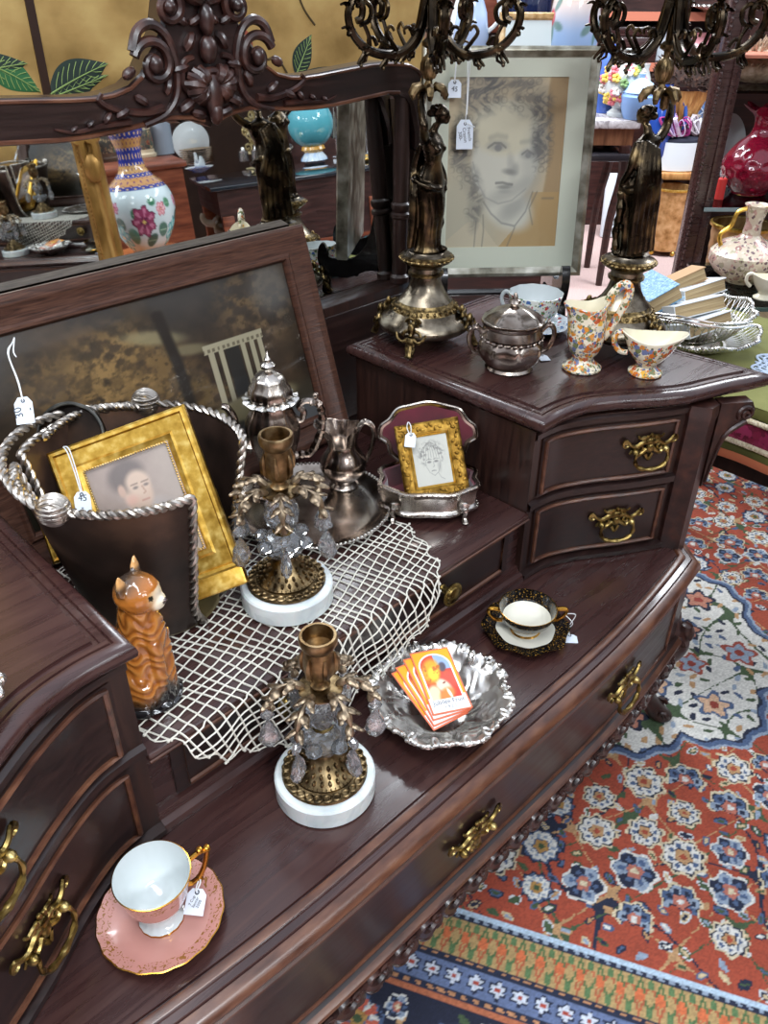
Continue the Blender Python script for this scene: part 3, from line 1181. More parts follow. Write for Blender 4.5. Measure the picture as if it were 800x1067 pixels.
def net_pt(a, b):
    """cloth coordinates -> world; beyond the shelf edge the cloth hangs"""
    x, y = NC[0] + a, NC[1] + b
    if y > NY:
        return V3((x, y, SURF + .0016))
    k = NY - y
    e = min(1, k / .02)
    wv = .006 * math.sin(x * 34) * e + .004 * math.sin(x * 71 + 1) * e
    return V3((x + .10 * k * (x - .27), NY - .0035 - .010 * e - wv * .8 - .05 * k, SURF + .0016 - k * .97 - (.002 * e)))


m = M()
SP = .0128
A0 = .32
for fam in (0, 1):
    for i in range(-22, 23):
        pts = []
        run = []
        for j in range(-110, 111):
            s, o = j * .0053, i * SP
            wob = .006 * math.sin(s * 13 + fam * 2) + .0032 * math.sin(s * 31 + i)
            o2 = o * (1 + .10 * math.cos(s * 6)) + wob
            p, q = (s, o2) if fam == 0 else (o2, s)
            a = p * math.cos(A0) - q * math.sin(A0)
            b = p * math.sin(A0) + q * math.cos(A0)
            th = math.atan2(b, a)
            if math.hypot(a, b) < NR * (1 + .018 * math.cos(th * 34)) and NC[1] + b < .40:
                run.append(net_pt(a, b) + V3((0, 0, .0007 * ((i + j // 3) % 2))))
            else:
                if len(run) > 4:
                    pts.append(run)
                run = []
        if len(run) > 4:
            pts.append(run)
        for r in pts:
            m.tube(r, .00125, 4)
            for e in (r[0], r[-1]):
                if e.z < SURF or e.y < .3:
                    m.ell(e, .0021, 6)
m.tube([net_pt(NR * .985 * (1 + .018 * math.cos(t * 34)) * math.cos(t), NR * .985 * (1 + .018 * math.cos(t * 34)) * math.sin(t)) for t in [2 * PI * k / 260 for k in range(260)] if NC[1] + NR * math.sin(t) < .4], .0011, 4)
single('crochet_net_doily', m, plain('cream_cotton', (216, 212, 200), .85), 'white crochet net doily draped over the shelf front', 'doily', kind='thing')

# ================================================================ crystal candlesticks
cs = thing('crystal_candlestick', 'brass and crystal candlestick with hanging drops, on the low deck beside the silver dish', 'candlestick', (.1935, -.1015, .0006), .2, 'pair of crystal candlesticks')
m = M()
m.lathe([(0, 0), (.060, 0), (.0625, .002), (.0625, .026), (.0605, .0285), (.056, .0295), (0, .0295)], 64)
ob('marble_base', m, MARB, cs)
m = M()
m.lathe([(.0, .0296), (.051, .0297), (.053, .0315), (.052, .034), (.044, .036), (.040, .037), (.040, .040), (.036, .043), (.031, .0475), (.023, .057), (.016, .066), (.013, .072), (.013, .076), (.0, .076)], 48)
for i in range(26):
    a = 2 * PI * i / 26
    c = V3((.0475 * math.cos(a), .0475 * math.sin(a), .0365))
    t, n = V3((-math.sin(a), math.cos(a), 0)), V3((math.cos(a), math.sin(a), 0))
    m.tube([c + t * .0050 * math.cos(k * PI / 5) + n * .0042 * math.sin(k * PI / 5) for k in range(10)], .0015, 5, closed=True)
for rr, zz, n in ((.0385, .0405, 44), (.034, .045, 22), (.028, .051, 18), (.022, .0585, 14)):
    for i in range(n):
        a = 2 * PI * (i + .5 * (n == 18)) / n
        q = .0017 if n == 44 else .0040
        m.ell((rr * math.cos(a), rr * math.sin(a), zz), (q, q * .62, q), 8, rot=(0, 0, a))
ob('brass_foot', m, BRASSD, cs)


def gem(mm, c, r, h, n=8, rows=((0, -1), (.62, -.62), (1, -.12), (1, .18), (.66, .64), (0, 1)), T=None, flat=1):
    mm.rings([[(c[0] + r * k * math.cos(2 * PI * (j + .5 * (i % 2)) / n), c[1] + flat * r * k * math.sin(2 * PI * (j + .5 * (i % 2)) / n), c[2] + h * z) for j in range(n)] for i, (k, z) in enumerate(rows)], T=T)


m = M()
gem(m, (0, 0, .093), .0290, .0195, 10, ((.5, -1), (.86, -.6), (1, -.1), (.98, .25), (.78, .68), (.45, 1)))
gem(m, (0, 0, .140), .0235, .024, 10, ((.55, -1), (.9, -.55), (1, .0), (.92, .5), (.6, 1)))
for i in range(6):
    a = 2 * PI * i / 6 + .3
    gem(m, (.030 * math.cos(a), .030 * math.sin(a), .098), .0105, .0105, 8)
ob('crystal_stem', m, CRYS, cs, ang=5)
m = M()
m.lathe([(0, .108), (.010, .108), (.0135, .111), (.0135, .114), (.009, .117), (0, .117)], 24)
ob('brass_collar', m, BRASS, cs)
m = M()
m.lathe([(0, .160), (.010, .161), (.012, .166), (.010, .170), (.022, .171), (.026, .173), (.026, .1755), (.020, .1765), (.010, .177), (0, .177)], 32)
ob('arm_ring', m, BRASSD, cs)
m = M()
m.lathe([(0, .1765), (.0105, .1775), (.012, .181), (.0085, .186), (.0085, .189), (.0125, .192), (.0165, .199), (.0185, .209), (.0185, .220), (.0165, .230), (.0155, .234), (.0195, .239), (.0215, .244), (.0220, .250), (.0205, .2535), (.0175, .2535), (.0165, .248), (.0160, .236), (.0, .234)], 32)
for i in range(6):
    a = 2 * PI * i / 6
    m.tube([(r * math.cos(a + d), r * math.sin(a + d), z) for r, z, d in ((.0135, .194, 0), (.0188, .205, .0), (.0195, .218, .0), (.0178, .229, 0))], lambda t: .0012 + .0035 * math.sin(PI * t), 6)
ob('candle_cup', m, noisy('warm_old_brass', [(80, 64, 44), (130, 106, 74), (170, 148, 114)], 60, (.28, .45), 1.0, bump=.2), cs, label='warm brass candle cup')
m = M()
pth = spl([(.019, 0, .175), (.030, 0, .182), (.043, 0, .181), (.054, 0, .171), (.060, 0, .158), (.058, 0, .150)], 20)
m.tube(pth, lambda t: .0036 + .0016 * math.sin(t * 14), 7)
for k, (i, L) in enumerate(((5, .013), (10, .015), (15, .011))):
    for sg in (-1, 1):
        p = pth[i]
        m.ell(p + V3((.001, sg * L * .42, .0005)), (.0085, L * .42, .0026), 8, rot=(sg * -.35, .25, sg * .55))
        m.ell(p + V3((.006, sg * L * .72, -.002)), (.0052, L * .28, .0022), 8, rot=(sg * -.5, .3, sg * .8))
m.ell(pth[-1] + V3((-.001, 0, -.001)), (.0045, .006, .0045), 8)
m.tube([pth[-1] + V3((.001 + .002 * math.cos(k), 0, -.005 + .002 * math.sin(k))) for k in range(7)], .0005, 4, closed=True)
ARM = mesh('leaf_arm', m, noisy('dusty_pewter_brass', [(92, 80, 66), (140, 124, 104), (176, 158, 132)], 80, (.3, .5), 1.0, bump=.3))
m = M()
gem(m, (.063, 0, .137), .0085, .0085, 8, flat=.6)
gem(m, (.063, 0, .105), .0140, .0235, 8, ((.05, -1), (.62, -.72), (1, -.30), (.80, .25), (.35, .75), (.10, 1)), flat=.55)
DROP = mesh('crystal_drop', m, CRYS, 5)
for i in range(6):
    a = bpy.data.objects.new('leaf_arm', ARM)
    d = bpy.data.objects.new('crystal_drop', DROP)
    for o in (a, d):
        COL.objects.link(o)
    a.parent, d.parent = cs, a
    a.rotation_euler = (0, 0, 2 * PI * i / 6 + .2)
    d['label'] = 'clear faceted drop'
dup(cs, (.296, .0865, SURF + .0036), .75, 'brass and crystal candlestick with hanging drops, on the net in front of the tray')

# ================================================================ lobed silver dish with cards


def dish(nr=26, na=144, R=.098):
    m = M()
    vs, fs = [], []
    for i in range(nr + 1):
        t = i / nr
        for j in range(na):
            a = 2 * PI * j / na
            lob = abs(math.sin(a * 4))
            sc = 1 + .035 * math.sin(8 * a) * t ** 3 + .014 * math.sin(24 * a + 1) * t ** 6
            r = R * t * sc
            z = .002 + .040 * max(0, (t - .38) / .62) ** 1.35
            if .42 < t < .82:
                k = math.sin(PI * (t - .42) / .40)
                z += k * (.0045 * lob ** .5 - .002) + .0014 * k * math.sin(40 * t + 6 * math.sin(8 * a))
            if t > .82:
                k = math.sin(PI * (t - .82) / .18)
                z += .0042 * k + .0024 * k * math.sin(24 * a + 14 * t) + .0016 * k * math.sin(57 * a)
            if t > .96:
                z -= .003 * (t - .96) / .04
            vs.append((r * math.cos(a), r * math.sin(a), z))
    for i in range(nr):
        for j in range(na):
            fs.append((i * na + j, i * na + (j + 1) % na, (i + 1) * na + (j + 1) % na, (i + 1) * na + j))
    m.add(vs, fs)
    for j in range(8):
        a = 2 * PI * j / 8 + .2
        for sg in (-1, 1):
            m.tube([(math.cos(a + sg * .16) * (.092 + .006 * math.cos(k * .7)) - math.sin(a) * sg * .006 * math.sin(k * .7) * (1 - k / 14), math.sin(a + sg * .16) * (.092 + .006 * math.cos(k * .7)) + math.cos(a) * sg * .006 * math.sin(k * .7) * (1 - k / 14), .0435) for k in range(11)], .0022, 5)
    for j in range(56):
        a = 2 * PI * j / 56
        s_ = 1 + .035 * math.sin(8 * a) + .014 * math.sin(24 * a + 1)
        m.ell((.0965 * s_ * math.cos(a), .0965 * s_ * math.sin(a), .0405), (.0036, .0036, .0028), 7)
    return m


d = single('silver_dish', dish(), SILV, 'shiny lobed silver dish with a pile of picture cards in it', 'dish', (.3865, -.1175, .001), .3)
so = d.modifiers.new('t', 'SOLIDIFY')
so.thickness = .0012
so.offset = -1
bake(d)


def card_art(X, Y):
    w, h = .057, .103
    u, v = X / w, Y / h
    col = solid(X, (236, 168, 26))
    edge = (u < .035) | (u > .965) | (v < .018) | (v > .982)
    arch = ((np.abs(u - .5) < .37) & (v > .2) & (v < .72)) | (((u - .5) / .37) ** 2 + ((v - .72) / .19) ** 2 < 1)
    arch2 = ((np.abs(u - .5) < .41) & (v > .03) & (v < .72)) | (((u - .5) / .41) ** 2 + ((v - .72) / .215) ** 2 < 1)
    col = mixc(col, (v < .24).astype(float), (244, 240, 236))
    col = mixc(col, arch2.astype(float), (246, 240, 232))
    a = np.where(v < .205, 0, arch).astype(float)
    col = mixc(col, a, (206, 62, 44))
    col = mixc(col, a * ((u > .52) & (v > .66)), (150, 174, 214))
    n = fbm(u * 9, v * 14, 5)
    col = mixc(col, a * el(u, v, .72, .50, .22, .14, 0, .4), (204, 84, 66))
    col = mixc(col, a * el(u, v, .66, .70, .1, .07, .3, .3), (84, 78, 92))
    col = mixc(col, a * el(u, v, .52, .40, .19, .11, -.4, .3), (240, 208, 184))
    col = mixc(col, a * el(u, v, .35, .66, .25, .17, .5, .3), (228, 164, 44))
    col = mixc(col, a * el(u, v, .40, .62, .14, .10, .3, .4), (238, 214, 66))
    col = mixc(col, a * sst(.52, .7, n) * el(u, v, .4, .62, .3, .2), (196, 108, 40))
    col = mixc(col, a * el(u, v, .24, .30, .16, .13, .3, .3), (238, 216, 172))
    col = mixc(col, a * el(u, v, .54, .27, .20, .09, .2, .4), (232, 132, 62))
    col = mixc(col, a * el(u, v, .60, .28, .035, .08, .4, .5), (250, 236, 222))
    col = mixc(col, a * el(u, v, .56, .45, .04, .012, .2, .5), (120, 60, 50))
    col = mixc(col, edge.astype(float), (224, 112, 74))
    return col


CARD_E = plain('card_edge', (226, 120, 92), .6)
CEDGE = M()
CEDGE.box(0, .057, 0, .103, -.0012, -.0001)
CEDGE = mesh('card_stock', CEDGE, CARD_E)
tl, tr, bl = zat(427.4, 683, .0565), zat(461, 677, .0545), zat(451, 745.5, .0385)
xa = (tr - tl).normalized()
ya = tl - bl
ya = (ya - xa * ya.dot(xa)).normalized()
za = xa.cross(ya)
CT = Matrix.Translation(bl) @ Matrix((xa, ya, za)).transposed().to_4x4()
CN = ['orange and gold picture card lying on top of the fanned pile', 'picture card just beneath the top card, gold corner showing', 'picture card third in the fan, gold upper edge showing', 'lowest picture card of the fan, against the dish wall']
face = None
PI_ = Matrix.Translation((.045, 0, 0))
for i, an in enumerate((0, 5.5, 12.5, 16)):
    Tq = CT @ Matrix.Translation((-.002 * i, -.002 * i, -.0022 * i)) @ PI_ @ Matrix.Rotation(math.radians(an), 4, 'Z') @ PI_.inverted()
    c = thing('picture_card', CN[i], 'card', group='picture cards in the silver dish')
    place(c, Tq)
    k = bpy.data.objects.new('card_stock', CEDGE)
    COL.objects.link(k)
    k.parent = c
    if face is None:
        f = canvas('printed_face', 0, .057, 0, .103, .0006, card_art, ARTG, c)
        face = f.data
        for body, y, s in (('Jubilee Fruit', .0165, .0092), ('1 9 2 1', .0085, .0062)):
            o = ob('lettering', text_me('lettering', body, s, plain('card_ink', (60, 84, 112), .7), .0001), None, c)
            o.location = (.0285, y, .0002)
    else:
        f = bpy.data.objects.new('printed_face', face)
        COL.objects.link(f)
        f.parent = c

# ================================================================ cups and saucers on the deck
BLKG = noisy('black_gold_china', [(12, 10, 10), (18, 14, 12), (150, 112, 44)], 420, (.12, .25), .0, detail=2, pos=[.4, .60, .67], Coat_Weight=.6)
GILT = plain('burnished_gilt', (196, 146, 62), .22, 1.0)
IVORY = plain('ivory_china', (226, 222, 206), .15, Coat_Weight=.5)


def scal(n, amp, r0=.03):
    return lambda a, r, z: (r * (1 + amp * max(0, (r - r0) / .04) * math.cos(n * a)), z)


bx, by = .604, -.101
s1 = thing('saucer', 'scalloped black and gold saucer under the two-handled cup', 'saucer', (bx, by, .0008))
m = M()
m.lathe([(0, .003), (.024, .003), (.026, .0005), (.028, .0005), (.030, .003), (.045, .006), (.058, .0105), (.066, .013), (.0665, .0140), (.058, .0125), (.045, .0085), (.030, .0055), (.026, .0050), (0, .0048)], 64, mod=scal(8, .045), mis=[1, 1, 1, 1, 0, 0, 2, 2, 0, 0, 1, 1, 1])
ob('dish', m, [BLKG, IVORY, GILT], s1)
c1 = thing('bouillon_cup', 'black and gold two-handled cup with white inside', 'cup', (bx, by, .0062), EYA)
m = M()
m.lathe([(0, .002), (.020, .0), (.0235, .001), (.022, .004), (.015, .007), (.018, .0095), (.030, .016), (.039, .027), (.043, .039), (.0445, .045), (.0435, .0452), (.0422, .041), (.0395, .033), (.0365, .0265), (.029, .0185), (.018, .0135), (0, .012)], 56, mis=[1, 1, 2, 1, 1, 0, 0, 0, 0, 2, 0, 0, 0, 1, 1, 1])
ob('bowl', m, [BLKG, IVORY, GILT], c1)
for sg in (1, -1):
    m = M()
    m.tube(spl([(sg * .037, 0, .020), (sg * .047, 0, .020), (sg * .056, 0, .028), (sg * .060, 0, .038), (sg * .055, 0, .042), (sg * .043, 0, .040)], 20), lambda t: .0034 - .0008 * math.sin(PI * t), 8)
    m.box(sg * .052 - .007, sg * .052 + .007, -.0045, .0045, .0405, .0435, 0, None, .0012)
    ob('handle', m, GILT, c1)

PINK = noisy('pink_china', [(182, 128, 118), (192, 140, 130), (200, 150, 140)], 12, (.12, .2), Coat_Weight=.6)
PINKG = noisy('pink_china_gilt_sprays', [(190, 136, 126), (190, 136, 126), (140, 96, 48)], 150, (.12, .25), detail=1, dist=2.2, pos=[.3, .585, .60], Coat_Weight=.6)
px_, py_ = -.0470, -.1090
s2 = thing('saucer', 'pink saucer with gilt sprays under the pink cup', 'saucer', (px_, py_, .0008))
m = M()
m.lathe([(0, .003), (.022, .003), (.024, .0005), (.027, .0005), (.029, .003), (.045, .0058), (.060, .0115), (.0665, .0150), (.0672, .0160), (.0660, .0164), (.059, .0135), (.052, .0105), (.038, .0070), (.028, .0055), (0, .0052)], 72, mod=scal(18, .010), mis=[1, 1, 1, 1, 0, 0, 0, 2, 2, 3, 3, 0, 0, 0])
ob('dish', m, [PINK, IVORY, GILT, PINKG], s2)
c2 = thing('pedestal_teacup', 'pink footed teacup with white inside and gold handle', 'cup', (px_, py_, .0065), math.atan2(EYR.y, EYR.x) + .55)
m = M()
m.lathe([(0, .003), (.021, .0), (.0245, .0005), (.0240, .003), (.019, .0055), (.0165, .010), (.0150, .016), (.0165, .020), (.0225, .0245), (.0285, .033), (.0330, .045), (.0365, .060), (.0395, .074), (.0402, .0765), (.0390, .0768), (.0355, .060), (.0315, .045), (.026, .033), (.018, .026), (0, .024)], 64, mis=[1, 1, 2, 1, 1, 1, 2, 0, 3, 0, 0, 3, 2, 2, 1, 1, 1, 1, 1], mod=lambda a, r, z: (r * (1 + .012 * math.cos(16 * a) * (z < .006)), z))
ob('bowl', m, [PINK, WHITEP, GILT, PINKG], c2)
m = M()
m.tube([(.0285, 0, .034), (.038, 0, .030), (.047, 0, .034), (.054, 0, .048), (.058, 0, .062), (.060, 0, .073), (.052, 0, .076), (.039, 0, .070)], .0031, 8)
for p in ((.060, 0, .075), (.047, 0, .033), (.052, 0, .077)):
    m.ell(p, (.0042, .0048, .0042), 8)
ob('handle', m, GILT, c2)

# ================================================================ tray, coffee pot and cream jug
TRX, TRY, TRZ = .464, .228, SURF + .0036
tr_ = thing('silver_tray', 'round silver tray with a beaded rim on the net doily', 'tray', (TRX, TRY, TRZ))
m = M()
m.lathe([(0, .002), (.100, .0), (.112, .0), (.122, .006), (.133, .012), (.1345, .0135), (.132, .0145), (.121, .0085), (.111, .0025), (.100, .0022), (0, .0035)], 80)
ob('plate', m, SILVT, tr_)
tr_.scale = (.93, .93, 1)
m = M()
for i in range(110):
    a = 2 * PI * i / 110
    m.ell((.1325 * math.cos(a), .1325 * math.sin(a), .0140), (.0036, .0028, .0028), 7, rot=(0, 0, a + .5))
ob('beaded_rim', m, SILV, tr_)

lob = lambda n, amp: (lambda a, r, z: (r * (1 + amp * math.cos(n * a)), z))
pot = thing('coffee_pot', 'tall tarnished silver coffee pot with a domed lid on the tray', 'coffee pot', (.458, .312, TRZ + .0036), EYA)
m = M()
m.lathe([(0, .002), (.040, 0), (.042, .004), (.035, .011), (.026, .024), (.0245, .036), (.030, .062), (.039, .090), (.0425, .110), (.0415, .126), (.034, .142), (.0305, .152), (.031, .160)], 64, mod=lob(8, .03))
ob('body', m, SILVD, pot)
m = M()
m.lathe([(.028, .160), (.040, .1605), (.0425, .163), (.040, .1655), (.034, .1665)], 96, mod=lambda a, r, z: (r * (1 + (.05 * math.cos(16 * a) if r > .036 else 0)), z + (.0022 * math.cos(16 * a) if r > .036 else 0)))
ob('scalloped_flange', m, SILV, pot)
m = M()
m.lathe([(.033, .166), (.034, .172), (.031, .184), (.026, .190), (.0255, .196), (.020, .204), (.010, .209), (.006, .211)], 48, mod=lob(8, .03))
lid = ob('lid', m, SILVT, pot)
m = M()
m.lathe([(.006, .210), (.007, .213), (.0115, .2165), (.0120, .220), (.0085, .2235), (.005, .225), (.0055, .229), (.003, .233), (.0012, .240), (0, .2415)], 24)
ob('finial', m, SILVT, lid)
m = M()
m.tube(spl([(.030, 0, .134), (.045, 0, .128), (.050, 0, .142), (.043, 0, .150), (.052, 0, .160), (.066, 0, .160)], 24), lambda t: .0055 - .001 * t, 8)
m.tube(spl([(.060, 0, .158), (.071, 0, .158), (.077, 0, .146), (.078, 0, .122), (.071, 0, .095), (.058, 0, .070), (.040, 0, .066), (.030, 0, .064)], 40), lambda t: .0062 + .0009 * math.sin(t * 70), 8)
m.ell((.070, 0, .170), .0052, 10)
ob('handle', m, SILVD, pot)
m = M()
m.tube(spl([(-.034, 0, .078), (-.052, 0, .085), (-.058, 0, .105), (-.060, 0, .130), (-.068, 0, .147), (-.076, 0, .150)], 26), lambda t: .0125 - .0065 * t, 10, flat=.8)
ob('spout', m, SILVD, pot)

jug = thing('cream_jug', 'small tarnished silver cream jug with ruffled lip on the tray', 'jug', (.545, .245, TRZ + .0036), EYA)


def lip(a, r, z):
    k = max(0, (z - .075) / .03)
    return r * (1 + .55 * k * max(0, -math.cos(a)) ** 3 + .06 * k * math.cos(9 * a)), z + k * (.010 * max(0, -math.cos(a)) ** 2 + .007 * max(0, math.cos(a)) ** 2)


m = M()
m.lathe([(0, .002), (.022, 0), (.024, .003), (.018, .008), (.020, .013), (.033, .025), (.0385, .038), (.0375, .050), (.030, .062), (.0235, .072), (.0225, .082), (.026, .098), (.030, .106), (.0285, .1055), (.0215, .088), (.020, .080), (0, .06)], 56, mod=lip)
ob('body', m, SILVD, jug)
m = M()
m.tube(spl([(.024, 0, .104), (.034, 0, .118), (.046, 0, .112), (.050, 0, .094), (.046, 0, .072), (.040, 0, .055), (.036, 0, .045)], 30), lambda t: .0045 - .0012 * t, 8)
m.ell((.036, 0, .119), .0045, 8)
ob('handle', m, SILVD, jug)

# ================================================================ jewel casket with red velvet
VELV = noisy('crimson_velvet', [(58, 8, 18), (88, 14, 30), (110, 24, 44)], 14, (.75, .9), Sheen_Weight=.6)
jw = thing('jewel_casket', 'open silver jewel casket lined with red velvet', 'casket', (.606, .113, SURF + .0005), EYA)


def casket_c(w, d, n=56):
    out = []
    for i in range(n):
        a = 2 * PI * i / n
        c, s = math.cos(a), math.sin(a)
        r = 1 / ((abs(c) ** 3.6 + abs(s) ** 3.6) ** (1 / 3.6))
        r *= 1 + .05 * math.cos(4 * a) * (abs(c) < .9) - .035 * math.cos(8 * a)
        out.append((w / 2 * r * c, d / 2 * r * s))
    return out


cc = casket_c(.150, .106)
m = M()
m.mould(cc, [(-.05, .011), (-.004, .011), (.002, .014), (.0025, .018), (-.002, .021), (-.003, .024), (-.001, .046), (.002, .049), (.003, .0535), (.001, .056), (-.003, .0562), (-.0045, .053)])
m.f.pop(); m.m.pop()
for i in range(56):
    p, q = offs(cc, .0028)[i], offs(cc, .0028)[(i + 1) % 56]
    m.ell(((p[0] + q[0]) / 2, (p[1] + q[1]) / 2, .0535), .0019, 6)
    m.ell((p[0] * .99, p[1] * .99, .018), .0016, 6)
ob('body', m, SILVT, jw)
m = M()
m.mould([p for p in offs(cc, -.0046)], [(0, .053), (-.003, .052), (-.006, .018), (-.03, .014)])
m.f.pop(-2); m.m.pop(-2)
ob('velvet_lining', m, VELV, jw)
for sx_ in (-1, 1):
    for sy_ in (-1, 1):
        m = M()
        x, y = sx_ * .054, sy_ * .044
        m.tube(spl([(x, y, .030), (x + sx_ * .003, y + sy_ * .006, .022), (x + sx_ * .002, y + sy_ * .004, .010), (x + sx_ * .003, y + sy_ * .008, .003)], 14), lambda t: .0062 - .002 * math.sin(PI * t), 8)
        m.ell((x + sx_ * .003, y + sy_ * .008, .003), (.006, .006, .003), 8)
        m.ell((x, y + sy_ * .005, .031), (.009, .004, .008), 8)
        ob('foot', m, SILVT, jw)
# lid: lobed plate standing up behind, hinge at y = +.052
lid_o = spl2([(-.046, .0), (-.060, .012), (-.066, .030), (-.078, .040), (-.076, .058), (-.062, .070), (-.050, .086), (-.030, .092), (.0, .098), (.030, .092), (.050, .086), (.062, .070), (.076, .058), (.078, .040), (.066, .030), (.060, .012), (.046, .0)], 60)
LT = Matrix.Translation((0, .050, .0555)) @ Matrix.Rotation(math.radians(78), 4, 'X')
lid_c = (lid_o + [(0, -.002)])[::-1]
m = M()
m.mould(lid_c, [(-.006, .0035), (-.002, .0040), (.001, .002), (.001, -.002), (-.004, -.006), (-.02, -.012), (-.035, -.015)], T=LT)
m.tube([LT @ V3((p[0], p[1], .003)) for p in lid_o], .0024, 6)
k = len(m.f) - 1
for j in range(len(m.f)):
    if len(m.f[j]) > 50:
        del m.f[j], m.m[j]
        break
jl = ob('lid', m, SILVT, jw)
m = M()
m.mould(lid_c, [(-.0062, .0032), (-.0075, .0034), (-.010, .0015), (-.020, -.002)], T=LT)
ob('velvet_lining', m, VELV, jl)


def picture(name, label, cat, corners, zref, prof, fw, mats, artfn, step, ref=2, thick=.016, beads=None, cornerbits=False, aspect=None):
    """small frame set by the places of its corners (top left, top right, bottom right) at one distance"""
    uv = corners
    ext = (uv[0][0] + uv[2][0] - uv[1][0], uv[0][1] + uv[2][1] - uv[1][1])
    p = zat(*ext, zref)
    dd = depth_of(p)
    tlp, trp, brp = [at_depth(*c, dd) for c in uv]
    xa = (trp - tlp)
    w = xa.length
    xa.normalize()
    ya = trp - brp
    ya = ya - xa * ya.dot(xa)
    h = ya.length
    ya.normalize()
    Tm = Matrix.Translation(p) @ Matrix((xa, ya, xa.cross(ya))).transposed().to_4x4()
    t = thing(name, label, cat)
    place(t, Tm)
    B = Matrix.Translation((w / 2, 0, 0)) @ Matrix.Rotation(-PI / 2, 4, 'X')   # frame4's (x,-y,z) -> (x,z,y)
    B = Matrix.Translation((w / 2, 0, 0)) @ Matrix(((1, 0, 0, 0), (0, 0, 1, 0), (0, -1, 0, 0), (0, 0, 0, 1)))
    m = M()
    frame4(m, w, h, fw, [(.0, -thick), (.0, .0)] + prof + [(fw, -.004)], 0, B)
    m.box(.001, w - .001, .001, h - .001, -thick, -thick + .002)
    if cornerbits:
        rnd = random.Random(3)
        n = int(w / .0075)
        for e in range(4):
            L = (w, h, w, h)[e]
            for i in range(int(L / .0068)):
                s = (i + .5) * .0068
                o = fw * .42 + .004 * math.sin(i * 1.7)
                q = [(s, o), (w - o, s), (w - s, h - o), (o, h - s)][e]
                m.ell((min(max(q[0], .004), w - .004), min(max(q[1], .004), h - .004), .003 + .002 * rnd.random()), (.0042, .0024, .0022), 6, 0, None, (0, 0, rnd.random() * 3 + e))
    ob('frame', m, mats[0], t)
    if beads:
        m = M()
        o, r = beads
        for e in range(4):
            L = ((w, h)[e % 2]) - 2 * o
            n = int(L / (r * 2.15))
            for i in range(n):
                s = o + L * (i + .5) / n
                q = [(s, o), (w - o, s), (s, h - o), (o, s)][e]
                m.ell((q[0], q[1], .0), r, 6)
        ob('beading', m, mats[1], t)
    else:
        m = M()
        frame4(m, w - 2 * fw + .012, h - 2 * fw + .012, .0068, [(.0, -.004), (.0, .0015), (.002, .003), (.0045, .0015), (.0068, -.004)], 0, Matrix.Translation((0, fw - .006, 0)) @ B)
        ob('inner_slip', m, mats[1], t)
    canvas('drawing', fw - .001, w - fw + .001, fw - .001, h - fw + .001, step, lambda X, Y: artfn((X - fw) / (w - 2 * fw), (Y - fw) / (h - 2 * fw)), ARTG, t, Matrix.Translation((0, 0, -.0042)))
    m = M()
    m.add([(fw, fw, -.003), (w - fw, fw, -.003), (w - fw, h - fw, -.003), (fw, h - fw, -.003)], [(0, 1, 2, 3)])
    ob('glass', m, PANE, t)
    return t, w, h, dd


def sketch_art(u, v):
    col = solid(u, (206, 204, 192)) * (.97 + .05 * fbm(u * 6, v * 6, 2))[:, None]
    g = (92, 88, 84)
    hair = el(u, v, .50, .62, .34, .26, 0, .3) * (1 - el(u, v, .52, .46, .21, .25, 0, .2)) * (v > .36)
    strokes = sst(.42, .6, fbm(u * 22 + v * 9, v * 26, 4))
    col = mixc(col, hair * strokes * .62, g)
    for a in range(9):
        t = -.9 + a * .22
        col = mixc(col, seg(u, v, [(.5 + .05 * t, .86), (.5 + .26 * t, .74), (.5 + .33 * t, .56 - .05 * (a % 2))], .007) * .55, g)
    col = mixc(col, seg(u, v, [(.32, .50), (.33, .38), (.40, .26), (.52, .19), (.63, .25), (.71, .38), (.73, .5)], .006) * .5, g)
    for x in (.42, .61):
        col = mixc(col, el(u, v, x, .47, .055, .022, 0, .5) * .75, g)
        col = mixc(col, seg(u, v, [(x - .07, .515), (x, .535), (x + .07, .515)], .007) * .6, g)
    col = mixc(col, seg(u, v, [(.53, .47), (.545, .38), (.51, .365)], .007) * .5, g)
    col = mixc(col, seg(u, v, [(.45, .285), (.51, .295), (.57, .285)], .009) * .65, g)
    col = mixc(col, el(u, v, .68, .36, .05, .1, 0, .7) * .25, g)
    col = mixc(col, seg(u, v, [(.62, .24), (.68, .14), (.78, .09)], .007) * .4, g)
    return col


def boy_art(u, v):
    u, v = (u - .46) * 1.2 + .46, (v - .97) * 1.46 + .77
    col = solid(u, (168, 150, 140)) * (.9 + .2 * fbm(u * 4, v * 4, 6))[:, None]
    col = mixc(col, sst(.5, 1, u) * .5, (186, 172, 160))
    col = mixc(col, el(u, v, .5, -.10, .46, .30, 0, .3), (190, 178, 172))
    col = mixc(col, el(u, v, .50, .32, .20, .26, 0, .2), (206, 178, 158))
    col = mixc(col, el(u, v, .42, .57, .25, .20, .2, .3) * .8, (112, 102, 98))
    col = mixc(col, el(u, v, .54, .44, .16, .16, .2, .3), (212, 186, 166))
    col = mixc(col, el(u, v, .30, .40, .05, .08, 0, .4), (200, 168, 150))
    for x in (.49, .64):
        col = mixc(col, el(u, v, x, .385, .035, .018, 0, .6) * .6, (84, 76, 78))
        col = mixc(col, seg(u, v, [(x - .05, .43), (x + .04, .435)], .010) * .5, (110, 92, 84))
    col = mixc(col, seg(u, v, [(.58, .38), (.605, .30), (.575, .285)], .012) * .5, (164, 124, 108))
    col = mixc(col, seg(u, v, [(.53, .205), (.62, .205)], .014) * .6, (180, 126, 114))
    col = mixc(col, el(u, v, .4, .25, .08, .06, 0, .8) * .5, (216, 160, 146))
    return col


